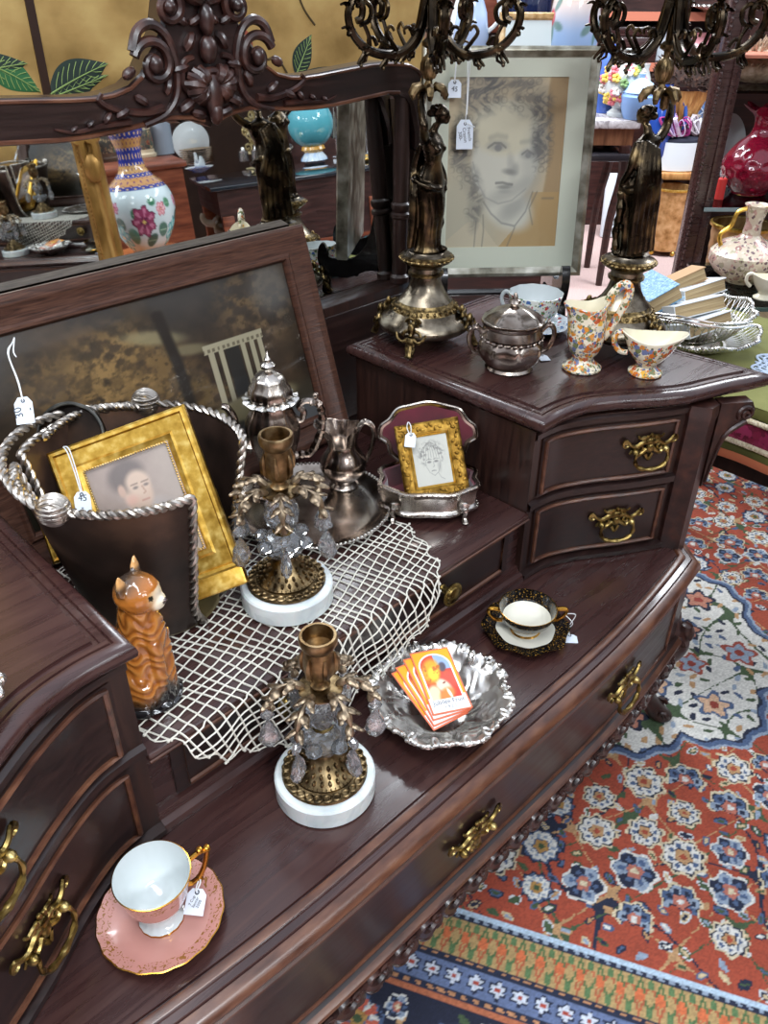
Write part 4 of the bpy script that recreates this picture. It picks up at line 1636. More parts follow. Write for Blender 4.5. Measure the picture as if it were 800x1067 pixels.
sk, skw, skh, skd = picture('small_gilt_frame', 'small ornate gold frame with a pencil sketch of a child, in the red casket', 'picture frame', ((396, 447), (462.5, 436), (490, 514)), .166,
                            [(.003, .003), (.007, .0045), (.016, .002), (.0185, .003)], .0215, [GOLDD, GOLD], sketch_art, .0008, thick=.010, cornerbits=True)
price_tag('small blank white tag on the ornate frame of the child sketch', facing(at_depth(427.5, 457.5, skd - .010), -6, -4), (.0165, .0225), [[at_depth(427, 453, skd - .0105), at_depth(424, 446, skd - .010), at_depth(425, 440, skd - .004), at_depth(428, 444, skd - .0105), at_depth(428, 453, skd - .0105)]])

# ================================================================ metal log basket with silver ropes
BKC = V3((.168, .206, SURF + .004))
COPR = noisy('mottled_copper_sheet', [(34, 28, 25), (64, 48, 41), (108, 80, 64)], 9, (.32, .5), .45, bump=.25, detail=8, bscale=30)
ROPE = noisy('silvered_rope', [(136, 128, 120), (178, 171, 163), (206, 200, 192)], 30, (.28, .4), 1.0)


def bk_r(z):
    return .082 + .052 * (z / .228) ** .8


def bp(deg, z, e=0):
    a = math.radians(deg)
    r = bk_r(max(0, z)) + e
    return BKC + V3((r * math.cos(a), r * math.sin(a), z))


bsk = thing('rope_trimmed_basket', 'brown metal basket trimmed with twisted silver rope', 'basket', BKC)
HT = .226


def slot(t):
    """how far a leaf's side edge is drawn in at height fraction t"""
    return 0 if t > .25 else (1 - t / .25) ** 2


for A0_, A1_, nm in ((148, 268, 'front_leaf'), (-28, 136, 'rear_leaf')):
    m = M()
    for e in (0, -.0018):
        m.grid(lambda a, t: bp(A0_ - 14 * slot(t) + (A1_ - A0_ + 28 * slot(t)) * a, HT * t, e), 44, 20)
    lf = ob('metal_leaf', m, COPR, bsk, world=True)
    lo = [bp(A0_ - 14 * slot(t / 14), HT * t / 14, .001) for t in range(15)]
    to = [bp(A0_ + (A1_ - A0_) * t / 24, HT + .002, .001) for t in range(1, 24)]
    ro = [bp(A1_ + 14 * slot(t / 14), HT * t / 14, .001) for t in range(14, -1, -1)]
    m = M()
    m.rope(lo + to + ro, .0058, 32, 2, 7)
    ob('rope_edge', m, ROPE, lf, world=True)
m = M()
m.lathe([(0, .0), (.080, .0), (.084, .003), (.080, .006), (0, .006)], 48, c=BKC)
ob('base', m, noisy('olive_gilt_floor', [(70, 60, 36), (104, 90, 54), (130, 114, 74)], 12, (.4, .6), .5), bsk, world=True)
m = M()
m.rope([bp(200 - 8 * i, HT + .004 + .014 * math.sin(PI * min(1, i / 15)), .008) for i in range(0, 16)], .0060, 12, 2, 7)
ob('rope_handle', m, ROPE, bsk, world=True)
m = M()
m.rope([bp(118 - 4.2 * i, HT + .003 + .008 * math.sin(PI * min(1, i / 15)), -.010) for i in range(0, 16)], .0055, 10, 2, 7)
ob('rope_handle', m, ROPE, bsk, world=True)
for dg in (203, 52):
    c = bp(dg, HT + .004, .004)
    m = M()
    R_ = .0165
    for k in range(4):
        for o in (-.0075, -.0025, .0025, .0075):
            Tk = Matrix.Translation(c) @ Euler((k * 1.05, .8 * k, .4 + k * 1.3)).to_matrix().to_4x4()
            rr = math.sqrt(max(1e-6, R_ ** 2 - o * o)) * (1.0 - .04 * (k % 2))
            m.tube([Tk @ V3((rr * math.cos(t), rr * math.sin(t), o)) for t in [2 * PI * j / 22 for j in range(22)]], .0029, 6, closed=True)
    m.ell(c, R_ * .95, 12)
    ob('rope_knot', m, ROPE, bsk, world=True)

GP = [(.003, .004), (.006, .004), (.007, .001), (.018, -.004), (.026, -.010), (.028, -.008), (.030, -.010)]
gf, gw, gh, gd = picture('gilt_portrait_frame', 'deep gold frame with a faded portrait of a child, leaning in the basket', 'picture frame', ((42, 475), (185, 423), (252, 589)), .172,
                         [(.003, .003), (.007, .003), (.009, .0), (.026, -.003), (.029, -.001), (.033, -.003)], .036, [GOLD, noisy('worn_gilt_beads', [(120, 90, 40), (190, 160, 96), (230, 206, 150)], 60, (.3, .5), 1.0)], boy_art, .0012, thick=.010, beads=(.0375, .0016))
m = M()
m.box(.02, gw - .004, -.024, gh * .5, -.038, -.018, 0, None, .003)
m.box(.030, gw - .016, .004, gh * .5, -.018, -.0105)
ob('back_box', m, GOLD, gf)
price_tag('white price tag marked 45 on the deep gold frame', facing(at_depth(86, 522, gd - .012), 8, 0), (.0205, .027), [[at_depth(84, 513, gd - .0125), at_depth(77, 490, gd - .010), at_depth(70, 471, gd - .008), at_depth(66, 466, gd - .002), at_depth(72, 468, gd - .008), at_depth(80, 492, gd - .011), at_depth(85.5, 513, gd - .0125)]], '45\n-', .42, -8)

fb = thing('small_gilt_frame', 'small plain gold frame behind the deep gold one, only its corner showing', 'picture frame')
place(fb, facing(at_depth(62, 545, gd + .07), 20, -2))
m = M()
frame4(m, .075, .095, .012, [(0, -.008), (0, .002), (.003, .004), (.008, .001), (.012, -.004)], 0, Matrix(((1, 0, 0, .012), (0, 0, 1, -.05), (0, -1, 0, 0), (0, 0, 0, 1))))
ob('frame', m, GOLD, fb)
m = M()
m.box(-.0255 + .012, .0375 + .0, -.045, .04, -.006, -.004)
ob('backing', m, plain('brown_board', (60, 44, 34), .7), fb)

pan = thing('round_tin', 'round dark metal tin with a turned rim, upright in the basket behind the gold frame', 'tin')
place(pan, facing(at_depth(75, 454, gd + .019), 0, 9, 0))
pan.scale = (1, 1, .45)
m = M()
m.lathe([(0, -.020), (.0415, -.020), (.0425, -.018), (.0425, .008), (.0440, .010), (.0432, .0125), (.0410, .0120), (.0395, .008), (.0395, -.010), (.036, -.016), (0, -.017)], 48, mis=[0, 0, 0, 0, 1, 1, 1, 0, 0, 0])
ob('shell', m, [noisy('rusty_dark_tin', [(26, 22, 20), (48, 38, 32), (74, 54, 42)], 18, (.35, .55), .8), noisy('tin_rim', [(60, 60, 58), (104, 104, 100), (140, 140, 134)], 30, (.25, .4), 1.0)], pan)

# ================================================================ cat figurine
CATP = zat(154, 724, SURF + .003)
FD = (EYR * .98 - EYF * .17).normalized()
ca = math.atan2(FD.y, FD.x)
m = M()   # faces +x
KS = [(0, 0, .0355, .0300), (.004, 0, .0375, .0320), (.020, -.001, .0380, .0325), (.045, -.003, .0355, .0300), (.070, -.001, .0310, .0265), (.095, .003, .0260, .0230), (.115, .006, .0225, .0210), (.135, .009, .0215, .0205), (.152, .010, .0180, .0180)]
m.rings([[(c + a * math.cos(t), b * math.sin(t), z) for t in [2 * PI * j / 24 for j in range(24)]] for z, c, a, b in KS])
m.ell((.013, 0, .158), (.0265, .0250, .0235), 20)
m.ell((.033, 0, .150), (.0115, .0135, .0095), 14)
m.ell((.0445, 0, .1525), (.0028, .0036, .0026), 8)
m.ell((.022, 0, .105), (.015, .018, .036), 14)
for sg in (-1, 1):
    m.rings([[(.006 + .0045 * math.cos(t) * k, sg * (.0175 + .003 * (1 - k)) + .0085 * math.sin(t) * k, z) for t in [2 * PI * j / 12 for j in range(12)]] for z, k in ((.168, 1.2), (.178, 1.0), (.187, .6), (.1925, .22))])
    m.ell((-.002, sg * .025, .030), (.027, .012, .029), 16)
    m.ell((.026, sg * .016, .006), (.014, .009, .006), 10)
    m.rings([[(.027 + .0085 * math.cos(t), sg * .0105 + .0085 * math.sin(t), z) for t in [2 * PI * j / 10 for j in range(10)]] for z in (.0, .02, .05, .08, .100)])
m.tube(spl([(-.030, .0, .012), (-.040, -.014, .010), (-.030, -.032, .009), (.0, -.039, .009), (.020, -.034, .009)], 20), lambda t: .0095 - .003 * t, 8)
m.ell((.002, 0, .003), (.041, .037, .005), 20)
cat_m = painted('glazed_cat', .12, .8)
cat = single('cat_figurine', m, cat_m, 'glazed ginger and black cat figurine sitting in front of the basket', 'figurine', CATP, ca)
fuse(cat, .0016, 3)
co_ = np.zeros(len(cat.data.vertices) * 3)
cat.data.vertices.foreach_get('co', co_)
co_ = co_.reshape(-1, 3)
X_, Y_, Z_ = co_.T
AN_ = np.arctan2(Y_, X_)
wv = np.sin(Z_ * 420 + 2.6 * np.sin(AN_ * 6 + Z_ * 40) + 1.6 * np.sin(Z_ * 170))
nrm = np.zeros(len(co_) * 3)
cat.data.vertices.foreach_get('normal', nrm)
amp = .0007 * sst(.012, .03, Z_) * (1 - .75 * sst(.138, .15, Z_))
cat.data.vertices.foreach_set('co', (co_ + nrm.reshape(-1, 3) * (amp * wv)[:, None]).ravel())
c_ = solid(X_, (172, 104, 42))
c_ = mixc(c_, .5 * sst(-.2, -.9, wv) * (Z_ > .02) * (Z_ < .145), (120, 64, 24))
c_ = mixc(c_, .35 * sst(.4, 1, wv) * (Z_ > .02) * (Z_ < .145), (222, 164, 92))
c_ = mixc(c_, sst(.040, .014, Z_ + .010 * np.sin(Y_ * 160)), (24, 22, 24))
c_ = mixc(c_, sst(.0, -.020, X_) * sst(.08, .16, Z_) * .9, (60, 36, 22))
c_ = mixc(c_, sst(.160, .180, Z_) * sst(.036, .0, X_) * .92, (46, 42, 42))
c_ = mixc(c_, sst(.030, .040, X_) * (Z_ > .136) * (Z_ < .168), (226, 214, 190))
c_ = mixc(c_, sst(.176, .184, Z_) * (np.abs(Y_) > .012), (214, 160, 100))
for sg in (-1, 1):
    c_ = mixc(c_, (np.hypot(np.hypot(X_ - .0355, Y_ - sg * .0125), Z_ - .1625) < .0034).astype(float), (28, 34, 24))
c_ = mixc(c_, ((X_ > .0435) & (Z_ > .149)).astype(float), (60, 40, 40))
put_paint(cat.data, c_)

# ================================================================ figural candelabra
cd = thing('figural_candelabrum', 'dark bronze candelabrum whose draped figure faces the room, beside the mirror', 'candelabrum', (.803, .312, TOP + .0005), math.atan2(-.75, .25), 'pair of figural candelabra')
BASEM = noisy('worn_silver_bronze', [(58, 50, 42), (112, 102, 88), (168, 158, 140)], 26, (.2, .36), 1.0, bump=.1)
EMB = noisy('embossed_old_brass', [(46, 38, 28), (108, 90, 58), (170, 146, 100)], 140, (.28, .45), 1.0, bump=.7)
m = M()
m.lathe([(0, .022), (.070, .022), (.077, .026), (.0805, .033), (.080, .037), (.070, .047), (.058, .058), (.0545, .063), (.053, .067), (.049, .069), (.047, .073), (.037, .083), (.029, .097), (.0255, .109), (.0255, .115), (.0300, .117), (.0305, .121), (.0265, .123), (.0265, .130), (.035, .136), (.0425, .140), (.0445, .144), (.0440, .149), (.040, .1515), (.0335, .1535), (.031, .157), (0, .157)], 64,
        mis=[0] * 6 + [1, 1, 1, 1, 0, 0, 0, 0, 0, 1, 1, 0, 0, 1, 1, 1, 1, 0, 0, 0])
for i in range(30):
    a = 2 * PI * i / 30
    m.ell((.0555 * math.cos(a), .0555 * math.sin(a), .0625), (.0045, .003, .003), 6, 1, rot=(0, .6, a))
    m.ell((.0440 * math.cos(a), .0440 * math.sin(a), .1455), (.0035, .0042, .0026), 6, 1, rot=(0, 0, a))
ob('bell_base', m, [BASEM, EMB], cd)
m = M()
for r0, z0, k in ((.060, .060, 0), (.078, .040, 1)):
    m.tube(spl([(.052, 0, .068), (.062, 0, .062), (.076, 0, .050), (.086, 0, .036)], 10), .003, 6)
for sg in (-1, 1):
    m.tube([(.080 - .0004 * i, sg * (.006 + .010 * math.cos(i * .45) * (1 - i / 24)), .034 + .010 * math.sin(i * .45) * (1 - i / 24)) for i in range(18)], .0028, 6)
    m.tube([(.070, sg * (.005 + .008 * math.cos(i * .45) * (1 - i / 24)), .054 + .008 * math.sin(i * .45) * (1 - i / 24)) for i in range(18)], .0026, 6)
    m.tube(spl([(.084, sg * .004, .030), (.088, sg * .014, .026), (.086, sg * .022, .031), (.082, sg * .026, .040)], 12), lambda t: .0036 - .0018 * t, 6)
    m.tube(spl([(.083, sg * .003, .028), (.086, sg * .006, .016), (.090, sg * .004, .006)], 10), .0032, 6)
m.ell((.081, 0, .046), (.006, .007, .012), 10)
m.ell((.066, 0, .062), (.005, .006, .009), 10)
m.ell((.086, 0, .026), (.005, .008, .008), 10)
m.tube(spl([(.084, 0, .030), (.086, 0, .018), (.090, 0, .008), (.093, 0, .002)], 12), lambda t: .0048 + .0018 * t, 8)
m.ell((.093, 0, .003), (.007, .008, .003), 10)
FOOT = mesh('ornament_foot', m, EMB)
for i in range(4):
    o = bpy.data.objects.new('ornament_foot', FOOT)
    COL.objects.link(o)
    o.parent = cd
    o.rotation_euler = (0, 0, PI / 2 * i + .15)
    o['label'] = 'gilt filigree foot'


def limb(mm, pts, rad, sg=10):
    mm.tube(spl(pts, 22), [p.x for p in spl([(r, 0, 0) for r in rad], 22)], sg)


m = M()   # figure faces local +x
Z0 = .157
fold = lambda t, z: 1 + .055 * math.sin(8 * t + 34 * z) * min(1, max(0, (.112 - z) / .03)) + .03 * math.sin(17 * t - 60 * z) * min(1, max(0, (.10 - z) / .03))
FS = [(0, .002, .0, .0215, .0235), (.012, .002, 0, .0180, .0195), (.035, .003, .0, .0170, .0190), (.062, .004, .001, .0185, .0205), (.085, .002, .002, .0195, .0230), (.104, .001, .003, .0185, .0235), (.116, .001, .003, .0170, .0220), (.129, .003, .001, .0135, .0170), (.141, .005, -.001, .0115, .0140), (.152, .006, -.002, .0130, .0165), (.165, .005, -.003, .0140, .0190), (.174, .003, -.003, .0115, .0195), (.180, .003, -.003, .0085, .0125), (.185, .005, -.002, .0060, .0064), (.196, .010, -.001, .0054, .0056)]
q = spl([(s_[0], s_[1], s_[2]) for s_ in FS], 60)
w_ = spl([(s_[3], s_[4], 0) for s_ in FS], 60)
m.rings([[(p.y + r.x * fold(t, p.x) * math.cos(t), p.z + r.y * fold(t, p.x) * math.sin(t), Z0 + p.x) for t in [2 * PI * j / 36 for j in range(36)]] for p, r in zip(q, w_)])
for sg in (-1, 1):
    m.ell((.0155, sg * .0080 - .003, Z0 + .159), (.0065, .0065, .0065), 10)
    m.ell((.010 + .006 * (sg > 0), sg * .0085, Z0 + .003), (.014, .0065, .0055), 10)
m.ell((.016, -.001, Z0 + .2075), (.0110, .0096, .0130), 16)
m.ell((.0265, -.001, Z0 + .205), (.0030, .0020, .0036), 8)
m.ell((.0225, -.001, Z0 + .1985), (.0046, .0048, .0040), 8)
m.ell((.0262, -.001, Z0 + .2005), (.0016, .0030, .0010), 6)
limb(m, [(.002, -.0200, Z0 + .173), (.006, -.033, Z0 + .184), (.008, -.040, Z0 + .200), (-.003, -.026, Z0 + .222), (-.011, -.008, Z0 + .236)], [.0072, .0066, .0060, .0052, .0040])
limb(m, [(.003, .0150, Z0 + .172), (-.001, .0245, Z0 + .152), (.000, .0270, Z0 + .134), (.009, .0270, Z0 + .116), (.014, .0235, Z0 + .100)], [.0066, .0062, .0054, .0046, .0038])
for k in range(4):
    m.tube([(-.006 + .003 * k * .2, -.010 + .0030 * k, Z0 + .236), (-.005, -.004 + .0030 * k, Z0 + .240), (-.008, .002 + .0025 * k, Z0 + .241)], .0017, 6)
    m.tube([(.013 + .0012 * k, .0235 - .0014 * k, Z0 + .102), (.0165 + .0012 * k, .0225 - .0022 * k, Z0 + .095), (.0165, .019 - .002 * k, Z0 + .089)], .0016, 6)
# cloak falling behind, from shoulder to hem
if 0:
    m.rings([[(-.010 - .008 * math.sin(PI * t) - .004 * math.cos(9 * t + 20 * z), (-.022 - .004 * (1 - z / .18)) + .044 * t + .006 * math.sin(30 * z) * (1 - z / .18), Z0 + z) for t in [j / 14 for j in range(15)]] + [(-.006 - .004 * math.sin(PI * t), -.020 + .040 * t, Z0 + z) for t in [1 - j / 14 for j in range(15)]] for z in [.02 + .155 * i / 18 for i in range(19)]])
for k in range(5):
    m.tube(spl([(-.004 - .0015 * k, .011 - .0045 * k, Z0 + .176 - .003 * k), (-.012 - .002 * k, .020 - .006 * k, Z0 + .13), (-.016, .022 - .009 * k, Z0 + .09), (-.015, .020 - .0095 * k, Z0 + .045), (-.018, .021 - .0105 * k, Z0 + .006)], 24), lambda t: .0045 + .0022 * math.sin(PI * t), 7)
m.tube(spl([(.012, .022, Z0 + .108), (-.002, .027, Z0 + .104), (-.016, .016, Z0 + .110), (-.018, -.008, Z0 + .116), (-.006, -.024, Z0 + .112), (.012, -.018, Z0 + .104), (.017, .002, Z0 + .100), (.012, .022, Z0 + .104)], 40), lambda t: .0048 + .0012 * math.sin(t * 40), 7)
m.tube(spl([(.010, .026, Z0 + .10), (.004, .029, Z0 + .07), (.008, .027, Z0 + .04), (.002, .028, Z0 + .01)], 20), lambda t: .006 - .001 * t + .001 * math.sin(t * 30), 7)
m.v = [(x * 1.15, y * 1.2, z) for x, y, z in m.v]
fig = ob('draped_figure', m, BRONZE, cd)
fuse(fig, .0016, 3)
m = M()
m.ell((.0115, -.001, Z0 + .2125), (.0120, .0112, .0105), 14)
m.ell((.0005, -.001, Z0 + .2085), (.0068, .006, .006), 10)
for i in range(12):
    a = .9 + i * .38
    m.tube([(.0125 + .0105 * math.cos(a + .12 * k), -.001 + .0105 * math.sin(a + .12 * k), Z0 + .2095 + .0022 * k + .003 * (i % 2)) for k in range(4)], .0025, 5)
m.v = [(x * 1.15, y * 1.2, z) for x, y, z in m.v]
ob('hair', m, BRONZE, fig)
m = M()
m.lathe([(.0, .40), (.0075, .395), (.0070, .385), (.006, .378), (.0, .374)][::-1], 16, c=(-.017, 0, .0))
m.lathe([(0, .396), (.009, .397), (.011, .400), (.006, .404), (.005, .410), (.0095, .415), (.0125, .423), (.0125, .432), (.0095, .440), (.0048, .445), (.0048, .452), (.012, .456), (.012, .461), (.0055, .466), (.005, .50), (.006, .52), (.005, .545), (.007, .55), (.0, .556)], 24, c=(-.006, 0, 0))
for i in range(12):
    a = 2 * PI * i / 12
    m.tube([(-.006 + r * math.cos(a), r * math.sin(a), z) for r, z in ((.0085, .413), (.0128, .423), (.0126, .432), (.0085, .441))], .0013, 5)
for i in range(6):
    a = 2 * PI * i / 6
    m.tube([(-.006 + r * math.cos(a), r * math.sin(a), z) for r, z in ((.006, .396), (.014, .402), (.024, .399), (.029, .391), (.027, .386))], lambda t: .0035 + .003 * math.sin(PI * min(1, t * 1.1)), 7)
ob('stem', m, BRASSD, cd)
m = M()
AP = spl([(.006, 0, .545), (.011, 0, .510), (.022, 0, .470), (.045, 0, .448), (.075, 0, .446), (.103, 0, .455), (.123, 0, .475), (.129, 0, .498), (.120, 0, .514), (.108, 0, .507), (.109, 0, .493), (.117, 0, .489)], 60)
m.tube(AP, lambda t: .0074 - .0026 * t, 8)
m.tube([p + V3((0, .0045, .001)) for p in AP[6:44]], .0030, 5)
m.tube([p + V3((0, -.0045, .001)) for p in AP[6:44]], .0030, 5)
m.tube(spl([(.050, 0, .448), (.062, 0, .462), (.070, 0, .474), (.064, 0, .482), (.058, 0, .476)], 18), lambda t: .0032 - .001 * t, 6)
m.tube(spl([(.096, 0, .452), (.098, 0, .470), (.106, 0, .486)], 12), .003, 6)
for c, d in (((.104, 0, .455), 1), ((.070, 0, .446), .8), ((.040, 0, .450), .7)):
    c = V3(c)
    for k in (-1, 0, 1):
        m.tube([c, c + V3((.004 * k * d, .003 * k, -.008 * d)), c + V3((.007 * k * d + .004, .004 * k, -.016 * d)), c + V3((.004 * k * d + .009, .004 * k, -.020 * d))], lambda t: .0032 - .0014 * t, 6)
    m.ell(c + V3((.006 * d, 0, -.022 * d)), .0032, 7)
for c in ((.028, 0, .470), (.085, 0, .458)):
    m.tube(spl([c, V3(c) + V3((.006, 0, .010)), V3(c) + V3((.014, 0, .008)), V3(c) + V3((.013, 0, .001))], 12), lambda t: .0034 - .0016 * t, 6)
m.tube(spl([(.112, 0, .484), (.098, 0, .489), (.094, 0, .503), (.103, 0, .512), (.112, 0, .506)], 20), .0034, 6)
for k, (i, q_) in enumerate(((10, .0072), (18, .0078), (26, .0084), (33, .0084), (40, .0078), (46, .0066))):
    p = AP[i]
    m.ell(p + V3((0, 0, -.003)), (q_, .0058, q_ * .62), 8, rot=(0, .5, 0))
    for sg in (-1, 1):
        m.tube(spl([p, p + V3((.004, sg * .007, .003)), p + V3((.011, sg * .010, .001))], 7), lambda t: .0034 - .002 * t, 5)
m.lathe([(.0, .509), (.005, .511), (.004, .518), (.010, .522), (.012, .525), (.0, .526)], 16, c=(.118, 0, 0))
SARM = mesh('scroll_arm', m, BRONZE)
m = M()
m.lathe([(0, .5255), (.010, .5255), (.026, .5275), (.036, .5305), (.0365, .5315), (.026, .5295), (.012, .5285), (.0, .5285)], 36, c=(.118, 0, 0), mod=lob(12, .02))
PANM = mesh('drip_pan', m, SILVT)
m = M()
m.lathe([(0, .529), (.008, .529), (.006, .535), (.011, .541), (.0135, .552), (.012, .562), (.016, .566), (.016, .569), (.0115, .569), (.0105, .556), (0, .55)], 24, c=(.118, 0, 0))
CUPM = mesh('candle_cup', m, BASEM)
for i in range(5):
    a = bpy.data.objects.new('scroll_arm', SARM)
    COL.objects.link(a)
    a.parent = cd
    a.location = (-.006, 0, 0)
    a.rotation_euler = (0, 0, 2 * PI * i / 5 + .25)
    for nm, me in (('drip_pan', PANM), ('candle_cup', CUPM)):
        o = bpy.data.objects.new(nm, me)
        COL.objects.link(o)
        o.parent = a
dup(cd, (1.030, .063, TOP + .0005), math.atan2(.98, .20), 'dark bronze candelabrum whose figure turns its back, behind the floral gravy boat')

# ================================================================ framed drawing on a black easel
E1 = V3((0.7607, -0.6491, 0)).normalized()
E2 = V3((0.6491, 0.7607, 0)).normalized()
PB = V3((0.8789, 0.3966, .378))
PWD, PHT = 0.3014, 0.3750
pl = math.radians(7.0)
PUP = (V3((0, 0, 1)) * math.cos(pl) + E2 * math.sin(pl))
PT = Matrix.Translation(PB + E1 * PWD / 2) @ Matrix((E1, PUP.cross(E1), PUP)).transposed().to_4x4()
SFR = noisy('silver_leaf_moulding', [(92, 88, 74), (158, 154, 138), (206, 204, 192)], 30, (.3, .45), .85, bump=.3)
por = thing('framed_portrait_drawing', 'large silver framed crayon drawing of a curly-haired youth, standing on the black easel', 'picture')
place(por, PT)
m = M()
frame4(m, PWD, PHT, .0165, [(0, -.02), (0, .0), (.003, .003), (.007, .004), (.011, .001), (.0165, -.003), (.0165, -.006)])
m.box(-PWD / 2 + .001, PWD / 2 - .001, .016, .020, .001, PHT - .001)
ob('frame', m, SFR, por)
wx0, wx1, wz0, wz1 = -PWD / 2 + .047, PWD / 2 - .051, .053, PHT - .046
m = M()
a_, b_ = PWD / 2 - .0165, PHT - .0165
o_, i_ = [(-a_, .0165), (a_, .0165), (a_, b_), (-a_, b_)], [(wx0, wz0), (wx1, wz0), (wx1, wz1), (wx0, wz1)]
m.rings([[(x, .0045, z) for x, z in o_], [(x, .0045, z) for x, z in i_], [(x, .0065, z) for x, z in i_]], 0, True, False, False)
ob('mat_board', m, plain('sage_cream_mat_board', (224, 228, 208), .85), por)


def youth_art(u, v):
    tan = (206, 190, 158)
    col = solid(u, tan) * (.95 + .08 * fbm(u * 5, v * 5, 1))[:, None]
    g, lg, wh = (104, 104, 102), (150, 150, 144), (216, 214, 198)
    col = mixc(col, sst(.84, .87, u + .02 * np.sin(v * 9)), (176, 150, 112))
    col = mixc(col, el(u, v, .15, .20, .3, .35, 0, .6) * .6, (190, 190, 172))
    # coat
    col = mixc(col, ((u > .42) & (v < .24 - .9 * (.75 - u) * (u < .75) + .10 * (u > .75))).astype(float) * .9, (190, 158, 108))
    col = mixc(col, ((v < .16 - .9 * (u - .30) * (u > .3) - .6 * (.2 - u) * (u < .2)) & (u < .5)).astype(float) * .7, (212, 200, 172))
    # neck and face
    col = mixc(col, el(u, v, .55, .24, .22, .13, -.3, .3), wh)
    col = mixc(col, el(u, v, .60, .25, .13, .06, .5, .7) * .55, lg)
    fx = el(u, v, .50, .52, .295, .25, .10, .08)
    col = mixc(col, fx, wh)
    col = mixc(col, el(u, v, .49, .72, .30, .16, 0, .2), (214, 208, 182))
    col = mixc(col, el(u, v, .74, .50, .09, .22, 0, .7) * .45, (176, 176, 166))
    col = mixc(col, el(u, v, .56, .345, .22, .045, .3, .8) * .4, lg)
    # hair
    tex = sst(.36, .62, fbm(u * 26 + 2 * np.sin(v * 30), v * 26, 9))
    for cx, cy, rx, ry, k in ((.28, .93, .17, .13, .85), (.44, 1.0, .2, .07, .6), (.66, .90, .16, .11, .6), (.80, .76, .09, .17, .75), (.82, .60, .085, .12, .8), (.14, .66, .10, .14, .7), (.10, .55, .08, .08, .5), (.20, .42, .08, .08, .45), (.26, .30, .07, .12, .5), (.24, .20, .06, .10, .4), (.18, .80, .08, .12, .35)):
        col = mixc(col, el(u, v, cx, cy, rx, ry, 0, .45) * (.35 + .65 * tex) * k, g)
    # features
    col = mixc(col, el(u, v, .43, .615, .085, .030, .0, .6) * .6, lg)
    col = mixc(col, el(u, v, .435, .603, .032, .021, 0, .3) * .55, (110, 112, 116))
    col = mixc(col, seg(u, v, [(.345, .605), (.40, .632), (.455, .63), (.50, .605)], .007) * .5, g)
    col = mixc(col, seg(u, v, [(.36, .66), (.42, .675), (.50, .665)], .016, .9) * .22, g)
    col = mixc(col, el(u, v, .695, .565, .06, .028, .0, .6) * .55, lg)
    col = mixc(col, el(u, v, .70, .560, .026, .019, 0, .3) * .5, (116, 118, 120))
    col = mixc(col, seg(u, v, [(.645, .565), (.69, .588), (.745, .565)], .007) * .45, g)
    col = mixc(col, seg(u, v, [(.63, .635), (.70, .642), (.75, .625)], .013, .9) * .2, g)
    col = mixc(col, el(u, v, .555, .50, .03, .07, .25, .8) * .35, lg)
    col = mixc(col, el(u, v, .545, .462, .055, .017, -.1, .7) * .5, g)
    col = mixc(col, el(u, v, .595, .475, .03, .035, 0, .7) * .5, lg)
    col = mixc(col, seg(u, v, [(.43, .395), (.49, .398), (.53, .390), (.575, .386)], .008) * .55, g)
    col = mixc(col, el(u, v, .505, .372, .06, .012, 0, .6) * .45, g)
    col = mixc(col, el(u, v, .51, .345, .05, .012, 0, .8) * .35, lg)
    col = mixc(col, seg(u, v, [(.22, .52), (.27, .40), (.34, .31), (.46, .27), (.58, .29), (.70, .36)], .006) * .4, lg)
    for pts in ([(.33, .20), (.34, .10), (.33, .0)], [(.27, .16), (.26, .0)], [(.62, .12), (.56, .0)], [(.95, .30), (.85, .30)], [(.80, .34), (.74, .24), (.78, .14)], [(.33, .28), (.40, .21), (.50, .15), (.62, .13), (.71, .22), (.76, .34)]):
        col = mixc(col, seg(u, v, pts, .006, .9) * .42, g)
    cr = hsh(np.floor(u * 14), np.floor(v * 20), 3)
    lx, ly = (u * 14) % 1 - .5, (v * 20) % 1 - .5
    ringd = np.abs(np.hypot(lx, ly) - .36)
    hm = np.maximum.reduce([el(u, v, *q) for q in ((.13, .62, .13, .20), (.82, .64, .10, .22), (.30, .92, .22, .12), (.70, .90, .2, .12), (.20, .36, .08, .16))])
    col = mixc(col, hm * (ringd < .10) * (cr < .6) * .20, (84, 84, 84))
    return col


canvas('drawing', wx0, wx1, 0, wz1 - wz0, .0011, lambda X, Y: youth_art((X - wx0) / (wx1 - wx0), Y / (wz1 - wz0)), ART, por, Matrix.Translation((0, .0065, wz0)) @ Matrix.Rotation(PI / 2, 4, 'X'))
m = M()
m.add([(-a_, .003, .0165), (a_, .003, .0165), (a_, .003, b_), (-a_, .003, b_)], [(0, 1, 2, 3)])
ob('glass', m, PANE, por)
es = thing('table_easel', 'black lacquered table easel with curved front feet holding the large drawing', 'easel')
place(es, PT)


def py(x, z, out):
    """local point at height z above the cabinet top under the leaning frame"""
    p = PB + E1 * (PWD / 2 + x) + E2 * out
    return PT.inverted() @ V3((p.x, p.y, z))


